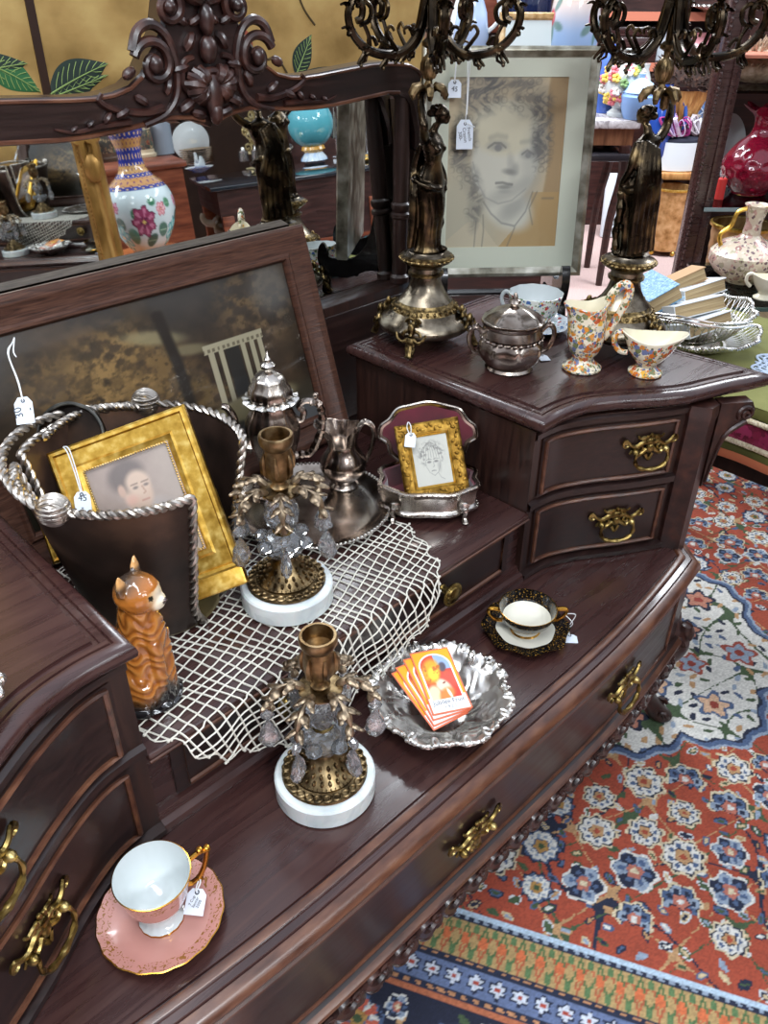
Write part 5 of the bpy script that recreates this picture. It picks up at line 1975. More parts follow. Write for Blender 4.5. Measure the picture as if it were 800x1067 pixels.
PRO = spl2([(-.046, .0), (-.047, .014), (-.040, .030), (-.046, .046), (-.050, .066), (-.044, .088), (-.034, .092), (-.028, .080), (-.026, .068), (-.014, .064), (.004, .060), (.030, .064), (.056, .090), (.074, .140), (.078, .20), (.090, .20), (.094, .10), (.096, .0), (.082, .0), (.078, .030), (.050, .036), (.010, .026), (-.022, .030), (-.028, .016), (-.030, .0)], 76, True)
ZB = PB.z - TOP - .0665
for sg in (-1, 1):
    m = M()
    x = sg * .112
    m.rings([[py(x + o, TOP + max(.0008, b * (1 + ZB / .0665)), a + .004) for a, b in PRO] for o in (-.0075, .0075)])
    ob('side_leg', m, BLACK, es)
m = M()
for a, w_ in ((.086, .016),):
    m.rings([[py(q, z, a + .004 + k) for q, k in ((-w_, 0), (w_, 0), (w_, .012), (-w_, .012))] for z in (TOP + .12, .66)])
    m.rings([[py(q, z, .085 + k) for q, k in ((-.115, 0), (.115, 0), (.115, .010), (-.115, .010))] for z in (TOP + .118, TOP + .142)])
ob('back_support', m, BLACK, es)
m = M()
m.tube([py(-.112, TOP + .034, .03), py(.112, TOP + .034, .03)], .006, 8)
ob('crossbar', m, BLACK, es)
dpp = depth_of(at_depth(485, 130, 1.46))
price_tag('large white price tag with pencilled writing hanging over the curly-haired drawing', Matrix.Translation(PB + E1 * .0715 + PUP * .247 - E2 * .018) @ Matrix((E1, PUP, E1.cross(PUP))).transposed().to_4x4(), (.0285, .046),
          [[PB + E1 * .0715 + PUP * .262 - E2 * .019, PB + E1 * .073 + PUP * .30 - E2 * .02, PB + E1 * .073 + PUP * .372 - E2 * .012, PB + E1 * .078 + PUP * .374 + E2 * .0, PB + E1 * .076 + PUP * .36 - E2 * .016, PB + E1 * .074 + PUP * .275 - E2 * .019], [PB + E1 * .073 + PUP * .262 - E2 * .02, PB + E1 * .088 + PUP * .256 - E2 * .02]], 'French\nCrayon\n300-', .17, -80)
price_tag('white price tag hanging at the top left of the large drawing', Matrix.Translation(PB + E1 * .052 + PUP * .315 - E2 * .016) @ Matrix((E1, PUP, E1.cross(PUP))).transposed().to_4x4(), (.022, .027),
          [[PB + E1 * .052 + PUP * .323 - E2 * .017, PB + E1 * .054 + PUP * .355 - E2 * .016, PB + E1 * .056 + PUP * .371 - E2 * .008, PB + E1 * .053 + PUP * .35 - E2 * .016, PB + E1 * .051 + PUP * .323 - E2 * .017]], '45', .4, -10)

# ================================================================ china and silver on the right cabinet top
CHINTZ = floral('chintz_china', (226, 216, 190), (((206, 108, 34), (214, 140, 50), (232, 178, 70), (112, 122, 160), (120, 128, 84), (190, 84, 40)), ((96, 110, 150), (118, 130, 88), (206, 120, 50), (170, 160, 140), (88, 96, 70))), 105, .56, .15, .70)
CREAM = plain('cream_glaze', (236, 228, 204), .15, Coat_Weight=.5)
sb = thing('sugar_bowl', 'tarnished silver lidded sugar bowl at the left of the cabinet top', 'sugar bowl', (.812, .128, TOP + .0006), EYA + .1)
m = M()
m.lathe([(0, .003), (.036, .0), (.040, .003), (.037, .007), (.047, .020), (.0525, .034), (.0515, .046), (.046, .053), (.047, .057), (.050, .060), (.048, .067), (.046, .073), (.050, .078), (.0505, .081), (.046, .081)], 64, mod=lambda a, r, z: (r * (1 + .035 * math.cos(8 * a) * (.01 < z < .05)), z))
for i in range(26):
    a = 2 * PI * i / 26
    m.ell((.0495 * math.cos(a), .0495 * math.sin(a), .0555), (.003, .0055, .0032), 7, rot=(0, 0, a + .3))
ob('body', m, SILVD, sb)
m = M()
m.lathe([(.046, .0815), (.0505, .082), (.050, .0845), (.046, .086), (.041, .091), (.028, .099), (.014, .104), (.006, .106)], 64, mod=lob(8, .025))
lid = ob('lid', m, SILVT, sb)
m = M()
m.lathe([(.006, .105), (.007, .108), (.010, .111), (.0085, .115), (.005, .117), (.004, .121), (.002, .126), (0, .127)], 20)
ob('finial', m, SILVD, lid)
for sg in (-1, 1):
    m = M()
    m.tube(spl([(sg * .046, 0, .060), (sg * .058, 0, .072), (sg * .068, 0, .066), (sg * .070, 0, .050), (sg * .062, 0, .032), (sg * .050, 0, .026)], 24), lambda t: .0046 - .0012 * t, 8)
    m.ell((sg * .059, 0, .075), .0045, 8)
    ob('handle', m, SILVD, sb)

tj = thing('chintz_jug', 'tall flower-printed china jug with a high looped handle', 'jug', (.897, .043, TOP + .0006), EYA)


def jl_(a, r, z):
    k = max(0, (z - .058) / .05)
    cxa = math.cos(a)
    return r * (1 + k * (.40 * max(0, -cxa) ** 4 - .12 * abs(math.sin(a)) ** 2)), z + k * (.006 * max(0, -cxa) ** 2 - .004 + .016 * max(0, cxa) ** 2)


m = M()
m.lathe([(0, .004), (.028, .0), (.0315, .001), (.0320, .004), (.026, .009), (.0190, .014), (.0170, .019), (.0195, .024), (.025, .033), (.029, .047), (.030, .060), (.0285, .076), (.0275, .092), (.0305, .108), (.0295, .1095), (.0265, .094), (.0272, .078), (.0285, .060), (.026, .046), (.018, .034), (0, .03)], 60, mod=jl_, mis=[0] * 14 + [1] * 6)
ob('body', m, [CHINTZ, CREAM], tj)
m = M()
m.tube(spl([(.027, 0, .108), (.034, 0, .128), (.047, 0, .140), (.057, 0, .134), (.056, 0, .116), (.046, 0, .090), (.036, 0, .066), (.028, 0, .052)], 36), lambda t: .0066 - .002 * t, 10, flat=1.3)
ob('handle', m, CHINTZ, tj)

gb = thing('chintz_gravy_boat', 'flower-printed china sauce boat with cream inside, nearest the front edge', 'gravy boat', (.956, -.040, TOP + .0006), EYA - .1)


def boat(a, r, z):
    k = max(0, (z - .022) / .045)
    c, s = math.cos(a), math.sin(a)
    x = r * c * (1 + k * (.62 * max(0, c) ** 2 + .36 * max(0, -c) ** 2))
    y = r * s * (1 - .08 * k)
    return x, y, z + k * (.010 * max(0, c) ** 3 + .012 * max(0, -c) ** 3 - .006)


m = M()
pr = [(0, .004), (.024, .0), (.0275, .001), (.0275, .004), (.021, .008), (.0155, .013), (.0165, .018), (.024, .026), (.030, .038), (.0325, .052), (.0350, .062), (.0358, .066), (.0345, .067), (.0315, .054), (.028, .040), (.020, .029), (0, .024)]
m.rings([[boat(2 * PI * j / 56, r, z) for j in range(56)] for r, z in pr], 0, True, False, False, None, [0] * 10 + [1] * 6)
ob('body', m, [CHINTZ, CREAM], gb)
m = M()
m.tube(spl([(-.046, 0, .070), (-.056, 0, .064), (-.056, 0, .048), (-.046, 0, .036), (-.034, 0, .034)], 20), lambda t: .0046, 8)
ob('handle', m, CHINTZ, gb)

BLUEF = floral('blue_sprigged_china', (224, 232, 238), (((70, 110, 170), (90, 140, 190), (150, 180, 200), (200, 120, 120)), ((60, 100, 160), (120, 160, 120), (90, 130, 180))), 95, .36, .12, .7)
POLYF = floral('spring_flower_china', (232, 234, 224), (((200, 80, 70), (80, 110, 170), (226, 190, 80), (90, 130, 80)), ((110, 140, 80), (80, 120, 170), (190, 110, 120), (120, 150, 100))), 110, .42, .12, .8)
ux, uy = .968, .222
us = thing('saucer', 'blue sprigged white saucer half hidden by the silver sugar bowl', 'saucer', (ux + .012, uy - .016, TOP + .0008))
m = M()
m.lathe([(0, .003), (.024, .003), (.026, .0), (.029, .0), (.031, .003), (.048, .007), (.066, .014), (.0672, .0152), (.065, .0155), (.048, .0095), (.030, .0055), (0, .005)], 64, mod=scal(12, .02))
ob('dish', m, BLUEF, us)
uc = thing('flowered_teacup', 'wide white teacup printed with small bright flowers, behind the sugar bowl', 'cup', (ux + .012, uy - .016, TOP + .0068), EYA + 2.6)
m = M()
m.lathe([(0, .003), (.022, .0), (.0245, .001), (.0235, .005), (.026, .008), (.036, .018), (.0425, .032), (.0455, .048), (.0485, .062), (.0475, .0625), (.0445, .048), (.041, .033), (.034, .020), (.02, .011), (0, .010)], 64, mis=[0] * 9 + [1] * 5, mod=lambda a, r, z: (r * (1 + .018 * math.cos(12 * a) * max(0, (z - .03) / .03)), z))
ob('bowl', m, [POLYF, WHITEP], uc)
m = M()
m.tube(spl([(.044, 0, .050), (.058, 0, .054), (.065, 0, .042), (.058, 0, .026), (.040, 0, .022)], 20), .0036, 8)
ob('handle', m, WHITEP, uc)
tp_ = zat(566, 373, TOP + .001)
price_tag('small folded white tag lying beside the silver sugar bowl', Matrix.Translation(tp_ + V3((0, 0, .001))) @ Matrix.Rotation(EYA + .15, 4, 'Z'), (.017, .024), [[tp_ + EYF * .008, tp_ + EYF * .014 - EYR * .008 + V3((0, 0, .003)), tp_ - EYR * .022 + EYF * .016 + V3((0, 0, .012))]])
q = zat(594, 665, .0012)
hb = V3((bx, by, .038)) + V3((math.cos(EYA), math.sin(EYA), 0)) * .056
price_tag('white tag tied to the handle of the black and gold cup', Matrix.Translation(q) @ Matrix.Rotation(EYA - .05, 4, 'Z'), (.021, .019), [[hb, hb + V3((.014, -.012, -.003)), q + EYF * .016 + V3((0, 0, .010)), q + EYF * .006 + V3((0, 0, .001))], [hb, hb + V3((.006, -.014, -.014)), q + EYF * .014 - EYR * .004 + V3((0, 0, .004)), q + EYF * .006 + V3((0, 0, .001))]])
q = zat(204, 938, .028)
hb = c2.matrix_basis @ V3((.047, 0, .034))
price_tag('white price tag with writing tied to the gold handle of the pink cup', Matrix.Translation(q) @ Matrix.Rotation(EYA - .1, 4, 'Z') @ Matrix.Rotation(.5, 4, 'X'), (.021, .026), [[hb, (hb + q) / 2 + V3((.004, 0, .006)), q + EYF * .007 + V3((0, 0, .005))], [hb, (hb + q) / 2 + V3((-.002, 0, .002)), q + EYF * .007 + V3((0, 0, .005))]], '7 Cup\nSaucer\n2500', .16, 70)
tg = V3((.355, .362, SURF)) + V3((-.235, -.004, .27))
q = at_depth(25, 426, depth_of(tg) - .03)
top_ = at_depth(13, 357, depth_of(tg) - .005)
price_tag('white price tag marked 30 hanging on the dark landscape', facing(q, 8, 0), (.0225, .033), [[q + V3((0, -.003, .012)), at_depth(18, 396, depth_of(tg) - .03), at_depth(8, 368, depth_of(tg) - .025), top_, at_depth(15, 352, depth_of(tg) - .004), at_depth(14, 366, depth_of(tg) - .02), at_depth(17, 372, depth_of(tg) - .022)], [q + V3((0, -.003, .012)), at_depth(19, 397, depth_of(tg) - .03), at_depth(9, 370, depth_of(tg) - .025), top_]], '30\n-', .42, 100)

# ================================================================ floor and oriental rug
fl = ob('floor', M().box(-6, 9, -9, 7, FL - .02, FL - .0005), noisy('speckled_rose_carpet', [(150, 118, 112), (196, 166, 160), (216, 196, 190)], 260, (.9, 1), detail=3))
fl['kind'] = 'structure'
RO = np.array([.416, -.206])
R2 = np.array([.449, -.893])     # along the end border
R1 = np.array([.893, .449])      # from the border into the field
RED, NAVY, BLUE, SKY, WHT, GRN, TANC, GLD = (158, 72, 52), (34, 40, 60), (76, 94, 126), (140, 154, 172), (208, 206, 200), (66, 84, 58), (178, 140, 100), (170, 130, 74)
CRMW, ROSE = (204, 190, 160), (176, 108, 92)


def rosette(col, s, t, cx, cy, R, kind, rot):
    """woven flower head"""
    x, y = s - cx, t - cy
    r = np.hypot(x, y) / R
    near = r < 1.35
    if not near.any():
        return col
    a = np.arctan2(y, x) + rot
    n = (8, 6, 10, 7)[kind % 4]
    fan = 1.0 if kind % 4 != 3 else (np.abs(np.arctan2(y, x)) < 2.2)
    pa = ((a * n / (2 * PI)) % 1 - .5) * 2 * PI / n
    par = (np.floor(a * n / (2 * PI)) % 2 == 0)
    q = np.hypot(r * np.cos(pa) - .66, r * np.sin(pa))
    rim, base, p1, p2, mid, heart = ((CRMW, NAVY, WHT, BLUE, TANC, RED), (WHT, BLUE, SKY, NAVY, ROSE, CRMW), (NAVY, BLUE, WHT, SKY, GLD, GRN), (CRMW, NAVY, SKY, BLUE, ROSE, WHT))[kind % 4]
    pet = 1 + .10 * np.cos(n * a + PI)
    col = mixc(col, ((r < 1.14 * pet) & near) * fan, rim)
    col = mixc(col, (r < 1.0 * pet) * fan, base)
    pr_ = 2.1 / n + .05
    col = mixc(col, (q < pr_) * fan * par, p1)
    col = mixc(col, (q < pr_) * fan * ~par, p1 if kind % 2 == 0 else p2)
    col = mixc(col, (q < pr_ * .40) * fan, p2 if kind % 2 == 0 else base)
    col = mixc(col, (r < .46 * (1 + .12 * np.cos(5 * a))).astype(float), base)
    col = mixc(col, (r < .40 * (1 + .12 * np.cos(5 * a))).astype(float), mid)
    col = mixc(col, (r < .20).astype(float), heart)
    return col


def rug_art(X, Y):
    """X across from the end border into the field, Y along it"""
    s = np.floor(X / .0025) * .0025
    t = np.floor(Y / .0025) * .0025
    col = solid(s, RED) * (.94 + .12 * fbm(s * 30, t * 30, 2))[:, None]
    # vine scrolls and small filling leaves
    for fx, fy, ph, c, w in ((9, 16, 0, NAVY, .045), (13, 11, 1.7, GRN, .030), (16, 9, .6, TANC, .030)):
        f = np.sin(s * fx * 2 + 1.3 * np.sin(t * fy)) + np.sin(t * fx * 2.1 + 1.2 * np.sin(s * fy + ph))
        col = mixc(col, (np.abs(f) < w * 1.6).astype(float), c)
    P = .030
    i, j = np.floor(s / P), np.floor(t / P)
    h = hsh(i, j, 5)
    lx, ly = s - (i + .5 + .4 * (hsh(i, j, 6) - .5)) * P, t - (j + .5 + .4 * (hsh(i, j, 7) - .5)) * P
    an = hsh(i, j, 8) * 6.28
    u = lx * np.cos(an) + ly * np.sin(an)
    v = -lx * np.sin(an) + ly * np.cos(an)
    lf = ((u / .011) ** 2 + (v / .0052) ** 2 < 1) & (h < .85)
    lfo = ((u / .0135) ** 2 + (v / .0075) ** 2 < 1) & (h < .85)
    lf2 = ((u / .007) ** 2 + (v / .0024) ** 2 < 1) & (h < .75)
    pal = np.array([GRN, SKY, TANC, NAVY, BLUE, WHT, (196, 176, 140), GRN], float)
    col = np.where((lfo & (h < .20))[:, None], np.array([(196, 200, 204), NAVY], float)[(h * 31).astype(int) % 2], col)
    col = np.where(lf[:, None], pal[(h * 40).astype(int) % 8], col)
    col = np.where(lf2[:, None], pal[(h * 73).astype(int) % 8], col)
    # white lobed medallions
    rnd = random.Random(5)
    for mx, my, MR, nl in ((.76, .165, .335, 8), (1.62, -.45, .30, 8)):
        x, y = s - mx, t - my
        r = np.hypot(x, y)
        a = np.arctan2(y, x)
        edge = MR * (.86 + .14 * np.abs(np.cos(a * nl / 2 + .3))) + .006 * np.sin(30 * a)
        col = mixc(col, (r < edge + .024).astype(float), BLUE)
        col = mixc(col, ((r < edge + .024) & (r > edge + .017)).astype(float), SKY)
        col = mixc(col, (r < edge + .006).astype(float), NAVY)
        inn = r < edge
        col = mixc(col, inn.astype(float), WHT)
        f = np.sin(s * 34 + 1.4 * np.sin(t * 27)) + np.sin(t * 36 + 1.2 * np.sin(s * 24))
        col = mixc(col, (inn & (np.abs(f) < .10)).astype(float), GRN)
        col = np.where((inn & lf)[:, None], pal[(h * 57).astype(int) % 5], col)
        for k in range(nl):
            for rr, sz in ((.74, .034), (.45, .030)):
                aa = 2 * PI * (k + .5 * (rr < .6)) / nl + .68
                c0, c1 = mx + MR * rr * math.cos(aa), my + MR * rr * math.sin(aa)
                d = np.hypot(s - c0, t - c1)
                an2 = np.arctan2(t - c1, s - c0)
                col = mixc(col, (d < sz * (1 + .25 * np.cos(5 * an2))).astype(float), (NAVY, (150, 70, 56), BLUE)[k % 3])
                col = mixc(col, (d < sz * .75 * (1 + .25 * np.cos(5 * an2))).astype(float), ((176, 120, 100), SKY, (206, 170, 140))[k % 3])
                col = mixc(col, (d < sz * .3).astype(float), (140, 60, 50))
    # rows of rosettes over the field
    H = .090
    k = 0
    for a in range(-1, 28):
        for b in range(-18, 20):
            cx = (a + .5 * (b % 2)) * H + rnd.uniform(-.012, .012) + .03
            cy = b * H * .86 + rnd.uniform(-.012, .012)
            k += 1
            if any(math.hypot(cx - mx, cy - my) < MR + .03 for mx, my, MR in ((.76, .165, .335), (1.62, -.45, .30))):
                continue
            if cx < .045:
                continue
            q = np.nonzero((np.abs(s - cx) < .06) & (np.abs(t - cy) < .06))[0]
            if len(q):
                col[q] = rosette(col[q], s[q], t[q], cx, cy, rnd.uniform(.024, .034), rnd.randrange(4), rnd.random())
    # end border: guard stripes, gold and green trellis, navy main band
    def band(x0, x1):
        return ((s >= x0) & (s < x1)).astype(float)
    b = lambda p, w: ((t / p) % 1) < w
    col = mixc(col, band(-.0075, .0), (176, 196, 214))
    col = mixc(col, band(-.0185, -.0075), NAVY)
    col = mixc(col, band(-.0155, -.0100) * (((t + s * .6) / .016) % 1 < .45), SKY)
    # trellis band
    col = mixc(col, band(-.078, -.0185), (170, 142, 96))
    zz = np.abs(((t / .030) % 1) - .5) * 2
    x = (s + .0482) / .0297
    for sh in (0, 1):
        col = mixc(col, band(-.078, -.0185) * (np.abs(x - (zz * 1.7 - .85) * (1 - 2 * sh)) < .17), (78, 104, 66) if sh else (168, 90, 62))
    col = mixc(col, band(-.078, -.0185) * (np.hypot((((t / .030) % 1) - .5) * .9, x * .5) < .17), (196, 104, 66))
    col = mixc(col, band(-.078, -.0185) * (np.hypot(((((t + .015) / .030) % 1) - .5) * .9, (np.abs(x) - .72) * .5) < .13), (88, 116, 76))
    for x0 in (-.090, -.142):
        col = mixc(col, band(x0, x0 + .012), NAVY)
        col = mixc(col, band(x0 + .003, x0 + .009) * (((t + s * .8) / .018) % 1 < .55), (178, 128, 92))
    col = mixc(col, band(-.130, -.090), (96, 110, 144))
    i = np.floor(t / .034)
    y, x = t - (i + .5) * .034, s + .110
    rr = np.hypot(x, y)
    aa = np.arctan2(y, x)
    col = mixc(col, band(-.130, -.090) * (rr < .013 * (1 + .2 * np.cos(6 * aa))), NAVY)
    col = mixc(col, band(-.130, -.090) * (rr < .010 * (1 + .2 * np.cos(6 * aa))), (196, 202, 214))
    col = mixc(col, band(-.130, -.090) * (rr < .0045), (160, 70, 58))
    col = mixc(col, band(-.152, -.142), (170, 100, 70))
    main = band(-.42, -.152)
    col = mixc(col, main, (30, 34, 52))
    f = s + .275 + .055 * np.sin(t * 17)
    col = mixc(col, main * (np.abs(f) < .0065), (196, 170, 122))
    f = s + .285 - .06 * np.sin(t * 17 + .6)
    col = mixc(col, main * (np.abs(f) < .005), (150, 84, 60))
    col = np.where(((main > 0) & lf & (h < .4))[:, None], pal[(h * 57).astype(int) % 8], col)
    for bb in range(-9, 10):
        for c0, R_, kd in ((-.215, .034, 2), (-.335, .040, 0), (-.180, .016, 1), (-.26, .015, 3)):
            cy = bb * .135 + (.05 if kd % 2 else 0) + (.067 if c0 < -.3 else 0)
            q = np.nonzero((np.abs(s - c0) < .06) & (np.abs(t - cy) < .06))[0]
            if len(q):
                col[q] = rosette(col[q], s[q], t[q], c0, cy, R_, kd, .2)
                if kd in (2, 0):
                    d = np.hypot(s[q] - c0, t[q] - cy) / R_
                    col[q] = mixc(col[q], ((d > .4) & (d < .9) & (np.cos(8 * np.arctan2(t[q] - cy, s[q] - c0)) > -.2)).astype(float), (186, 92, 74) if kd == 2 else (150, 90, 60))
    col = mixc(col, band(-.44, -.42), (170, 100, 70))
    return col * (.90 + .18 * hsh(np.floor(X / .0025), np.floor(Y / .0025), 11))[:, None]


RUGM = painted('wool_rug', .95, 0, .4)
RT = Matrix(((R1[0], R2[0], 0, RO[0]), (R1[1], R2[1], 0, RO[1]), (0, 0, -1, FL + .006), (0, 0, 0, 1)))
rug = canvas('oriental_rug', -.44, 2.05, -1.25, .85, .0030, rug_art, RUGM, None, RT)
sm = rug.modifiers.new('t', 'SOLIDIFY')
sm.thickness = .006
sm.offset = 1
tag(rug, 'red and navy oriental rug with white medallions, blue rosettes and a banded border', 'rug')

# ================================================================ low table with a green cloth beyond the dresser
GRNC = noisy('olive_green_cloth', [(78, 80, 34), (104, 104, 50), (124, 124, 70)], 8, (.8, .95), bscale=300, bump=.15)
MAG = floral('magenta_damask', (104, 18, 48), (((140, 34, 74), (150, 44, 84), (124, 24, 58)), ((134, 30, 70), (96, 14, 42))), 40, .6, .6, .9)
CRM = noisy('cream_braid', [(176, 158, 124), (214, 200, 170), (232, 222, 200)], 240, (.7, .9), bump=.5)
lt = thing('low_table', 'low table under an olive cloth with a magenta damask apron beyond the dresser corner', 'table', (1.5, -.18, FL), .0)
TX0, TX1, TY0, TY1, TZ = 1.262, 1.74, -.62, .262, .165
m = M()
m.box(TX0 + .03, TX1 - .03, TY0 + .03, TY1 - .03, .0, TZ - .012)
ob('frame', m, WOODV, lt, world=True)
for x in (TX0 + .06, TX1 - .06):
    for y in (TY0 + .06, TY1 - .06):
        m = M()
        m.rings([[(x + r * math.cos(t), y + r * math.sin(t), z) for t in [2 * PI * j / 14 for j in range(14)]] for z, r in ((.0, .03), (-.06, .034), (-.12, .022), (-.36, .02), (-.40, .028), (FL + .0066, .024))])
        ob('leg', m, WOODV, lt, world=True)
cl = thing('table_runner_cloth', 'olive green cloth edged with cream braid and a magenta damask band', 'tablecloth', (1.5, -.18, TZ))
m = M()
m.grid(lambda a, b: (TX0 + (TX1 - TX0) * a, TY0 + (TY1 - TY0) * b, TZ + .002 * math.sin(a * 9) * math.sin(b * 13) + .002), 30, 40)
ob('top', m, GRNC, cl, world=True)
edge = lambda z, e: [(TX0 - e - .004 * math.sin(k * .5), TY0 + (TY1 - TY0) * k / 60, z) for k in range(61)]


def strip(name, z0, z1, e, mt, zb=None):
    m = M()
    m.rings([edge(z0, e), edge((z0 + z1) / 2, e + .003), edge(z1, e)], 0, False, False, False)
    ob(name, m, mt, cl, world=True)


strip('green_edge', TZ + .002, TZ - .022, .001, GRNC)
strip('damask_band', TZ - .028, TZ - .072, .006, MAG)
strip('green_band', TZ - .080, TZ - .100, .006, GRNC)
strip('coral_hem', TZ - .100, TZ - .118, .006, plain('coral_hem_cloth', (196, 112, 76), .85))
for z in (TZ - .025, TZ - .076):
    m = M()
    m.rope(edge(z, .009)[::4], .0055, 130, 2, 5)
    ob('cream_braid', m, CRM, cl, world=True)
dl = M()
q0 = V3((1.50, -.155, TZ + .003))
for i in range(9):
    r = .018 + .014 * i
    dl.tube([q0 + V3((r * (1 + .06 * math.cos(12 * t)) * math.cos(t), r * (1 + .06 * math.cos(12 * t)) * math.sin(t), .001)) for t in [2 * PI * j / 96 for j in range(96)]], .0030, 5, closed=True)
for j in range(48):
    t = 2 * PI * j / 48
    dl.tube([q0 + V3((r * math.cos(t + .14 * (k % 2)), r * math.sin(t + .14 * (k % 2)), .001)) for k, r in enumerate((.02, .048, .076, .104, .132))], .0024, 4)
single('lace_doily', dl, plain('pale_blue_lace', (186, 200, 220), .9), 'pale blue lace doily on the olive cloth at the dresser corner', 'doily')

# silver baskets, one in the other, with books
WIREM = SILV


def wire_basket(name, label, c, R, h, z, foot):
    t = thing(name, label, 'basket', c, EYA)
    m = M()
    m.lathe([(R * .45, z), (R * .5, z - .002), (R * .52, z + .002)], 40)
    for i in range(52):
        a = 2 * PI * i / 52
        for d in (-.16, .16):
            m.tube([(R * (.5 + .5 * s ** .8) * math.cos(a + d * s), R * (.5 + .5 * s ** .8) * math.sin(a + d * s) * .9, z + h * s ** 1.5) for s in (0, .33, .66, 1)], .0011, 4)
    ob('pierced_side', m, WIREM, t)
    m = M()
    m.rope([(R * 1.01 * (1 + .03 * math.cos(8 * a)) * math.cos(a), R * .91 * (1 + .03 * math.cos(8 * a)) * math.sin(a), z + h + .004 * math.cos(8 * a)) for a in [2 * PI * k / 64 for k in range(65)]], .0042, 70, 2, 5)
    ob('rim', m, SILV, t)
    m = M()
    m.lathe([(0, foot), (R * .42, foot), (R * .44, foot + .003), (R * .40, z), (0, z + .001)], 40)
    ob('foot', m, SILVT, t)
    return t


BC = V3((1.455, .105, TZ + .0045))
b1 = wire_basket('pierced_silver_dish', 'flat pierced silver dish under the wire basket of books', BC, .128, .028, .010, .0)
b2 = wire_basket('wire_bread_basket', 'silver wire basket full of old books on the olive cloth', BC + V3((-.012, .012, .012)), .125, .062, .014, .0)
b2.rotation_euler = (0, 0, EYA + .25)
m = M()
m.tube(spl([(-.125, -.02, .075), (-.10, -.09, .088), (-.02, -.128, .078), (.06, -.118, .072)], 30), .0024, 6)
m.tube(spl([(-.125, -.02, .080), (-.10, -.085, .094), (-.02, -.122, .084), (.06, -.113, .078)], 30), .0018, 6)
ob('swing_handle', m, SILV, b2)
PGS = noisy('aged_page_edges', [(148, 122, 86), (182, 156, 114), (204, 182, 144)], 6, (.8, .9), stretch=(1, 1, 90), bump=.1)
CVW = plain('white_paper_cover', (226, 230, 232), .6)
CVB = floral('blue_dotted_cover', (110, 160, 196), (((80, 130, 176), (150, 190, 214)), ((160, 196, 216), (90, 140, 180))), 150, .5, .5, .9)
CVN = plain('navy_cloth_cover', (44, 66, 112), .6)
CVT = plain('tan_cloth_cover', (176, 140, 100), .7)


def book(label, loc, rot, w, d, h, cover):
    t = thing('old_book', label, 'book', loc, rot, 'old books in the wire basket')
    m = M()
    m.box(0, w - .003, .003, d - .003, .002, h - .002)
    ob('pages', m, PGS, t)
    m = M()
    m.box(0, w, 0, d, 0, .002)
    m.box(0, w, 0, d, h - .002, h)
    m.box(-.002, .0, 0, d, 0, h)
    ob('cover', m, cover, t)


bs = BC + V3((-.012, .012, .03))
K = lambda a, b, z: bs + EYR * a + EYF * b + V3((0, 0, z))
book('old book with blue dotted cover leaning at the left of the wire basket', K(-.112, -.025, .034), (-.10, -.50, EYA + .18), .095, .14, .034, CVB)
book('old book with navy cloth cover under the blue dotted one', K(-.108, -.035, .004), (-.08, -.50, EYA + .20), .09, .12, .024, CVN)
book('white-covered book at the back right of the pile in the wire basket', K(-.015, .015, .058), (-.30, -.12, EYA + .45), .115, .085, .028, CVW)
book('white-covered book across the middle of the pile in the wire basket', K(-.055, -.055, .046), (-.34, -.06, EYA + .42), .135, .075, .030, CVW)
book('white-covered book lowest at the front of the wire basket', K(-.035, -.104, .026), (-.36, -.05, EYA + .55), .130, .065, .030, CVW)
book('small tan book wedged between the blue and the white books', K(-.028, .055, .066), (-.25, -.35, EYA + .25), .080, .06, .028, CVT)

# ================================================================ the shop around: walls
WALLM = noisy('dim_brown_wall', [(58, 40, 32), (78, 56, 44), (96, 72, 56)], 3, (.7, .9))
RB = Matrix.Translation((CAM.x, CAM.y, 0)) @ Matrix.Rotation(EYA, 4, 'Z')     # local x = aside, y = ahead
for nm, bx_ in (('wall_back', (-4.2, 5.0, 5.55, 5.65)), ('wall_front', (-4.2, 5.0, -4.1, -4.0)), ('wall_left', (-4.2, -4.1, -4.1, 5.65)), ('wall_right', (5.0, 5.1, -4.1, 5.65))):
    o = ob(nm, M().box(*bx_, FL, 1.9), WALLM)
    o.matrix_basis = RB
    o['kind'] = 'structure'


def S(name, label, cat, loc, parts, rot=None, group=None, scale=None):
    """a thing with its parts, standing at loc and squared to the aisle"""
    t = thing(name, label, cat, loc, EYA if rot is None else rot, group)
    for nm, m, mt in parts:
        ob(nm, m, mt, t)
    if scale:
        t.scale = scale if hasattr(scale, '__len__') else (scale,) * 3
    return t


def G(u, v, b):
    a, b, z = lat(u, v, b)
    return far(a, b, z)


def pxm(b, z=.3):
    return FPX / depth_of(far(.8, b, z))


def Lz(prof, seg=32, **k):
    return M().lathe(prof, seg, **k)


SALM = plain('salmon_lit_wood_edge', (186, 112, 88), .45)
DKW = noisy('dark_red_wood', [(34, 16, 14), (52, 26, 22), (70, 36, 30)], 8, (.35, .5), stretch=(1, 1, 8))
BLOND = noisy('honey_wood', [(150, 98, 52), (188, 132, 76), (206, 154, 96)], 8, (.3, .45), stretch=(8, 1, 1))
RIBG = noisy('woven_gilt_metal', [(150, 110, 62), (200, 158, 104), (226, 190, 140)], 30, (.35, .5), .7)
MILK = plain('milk_glass', (228, 232, 232), .15, Coat_Weight=.6)

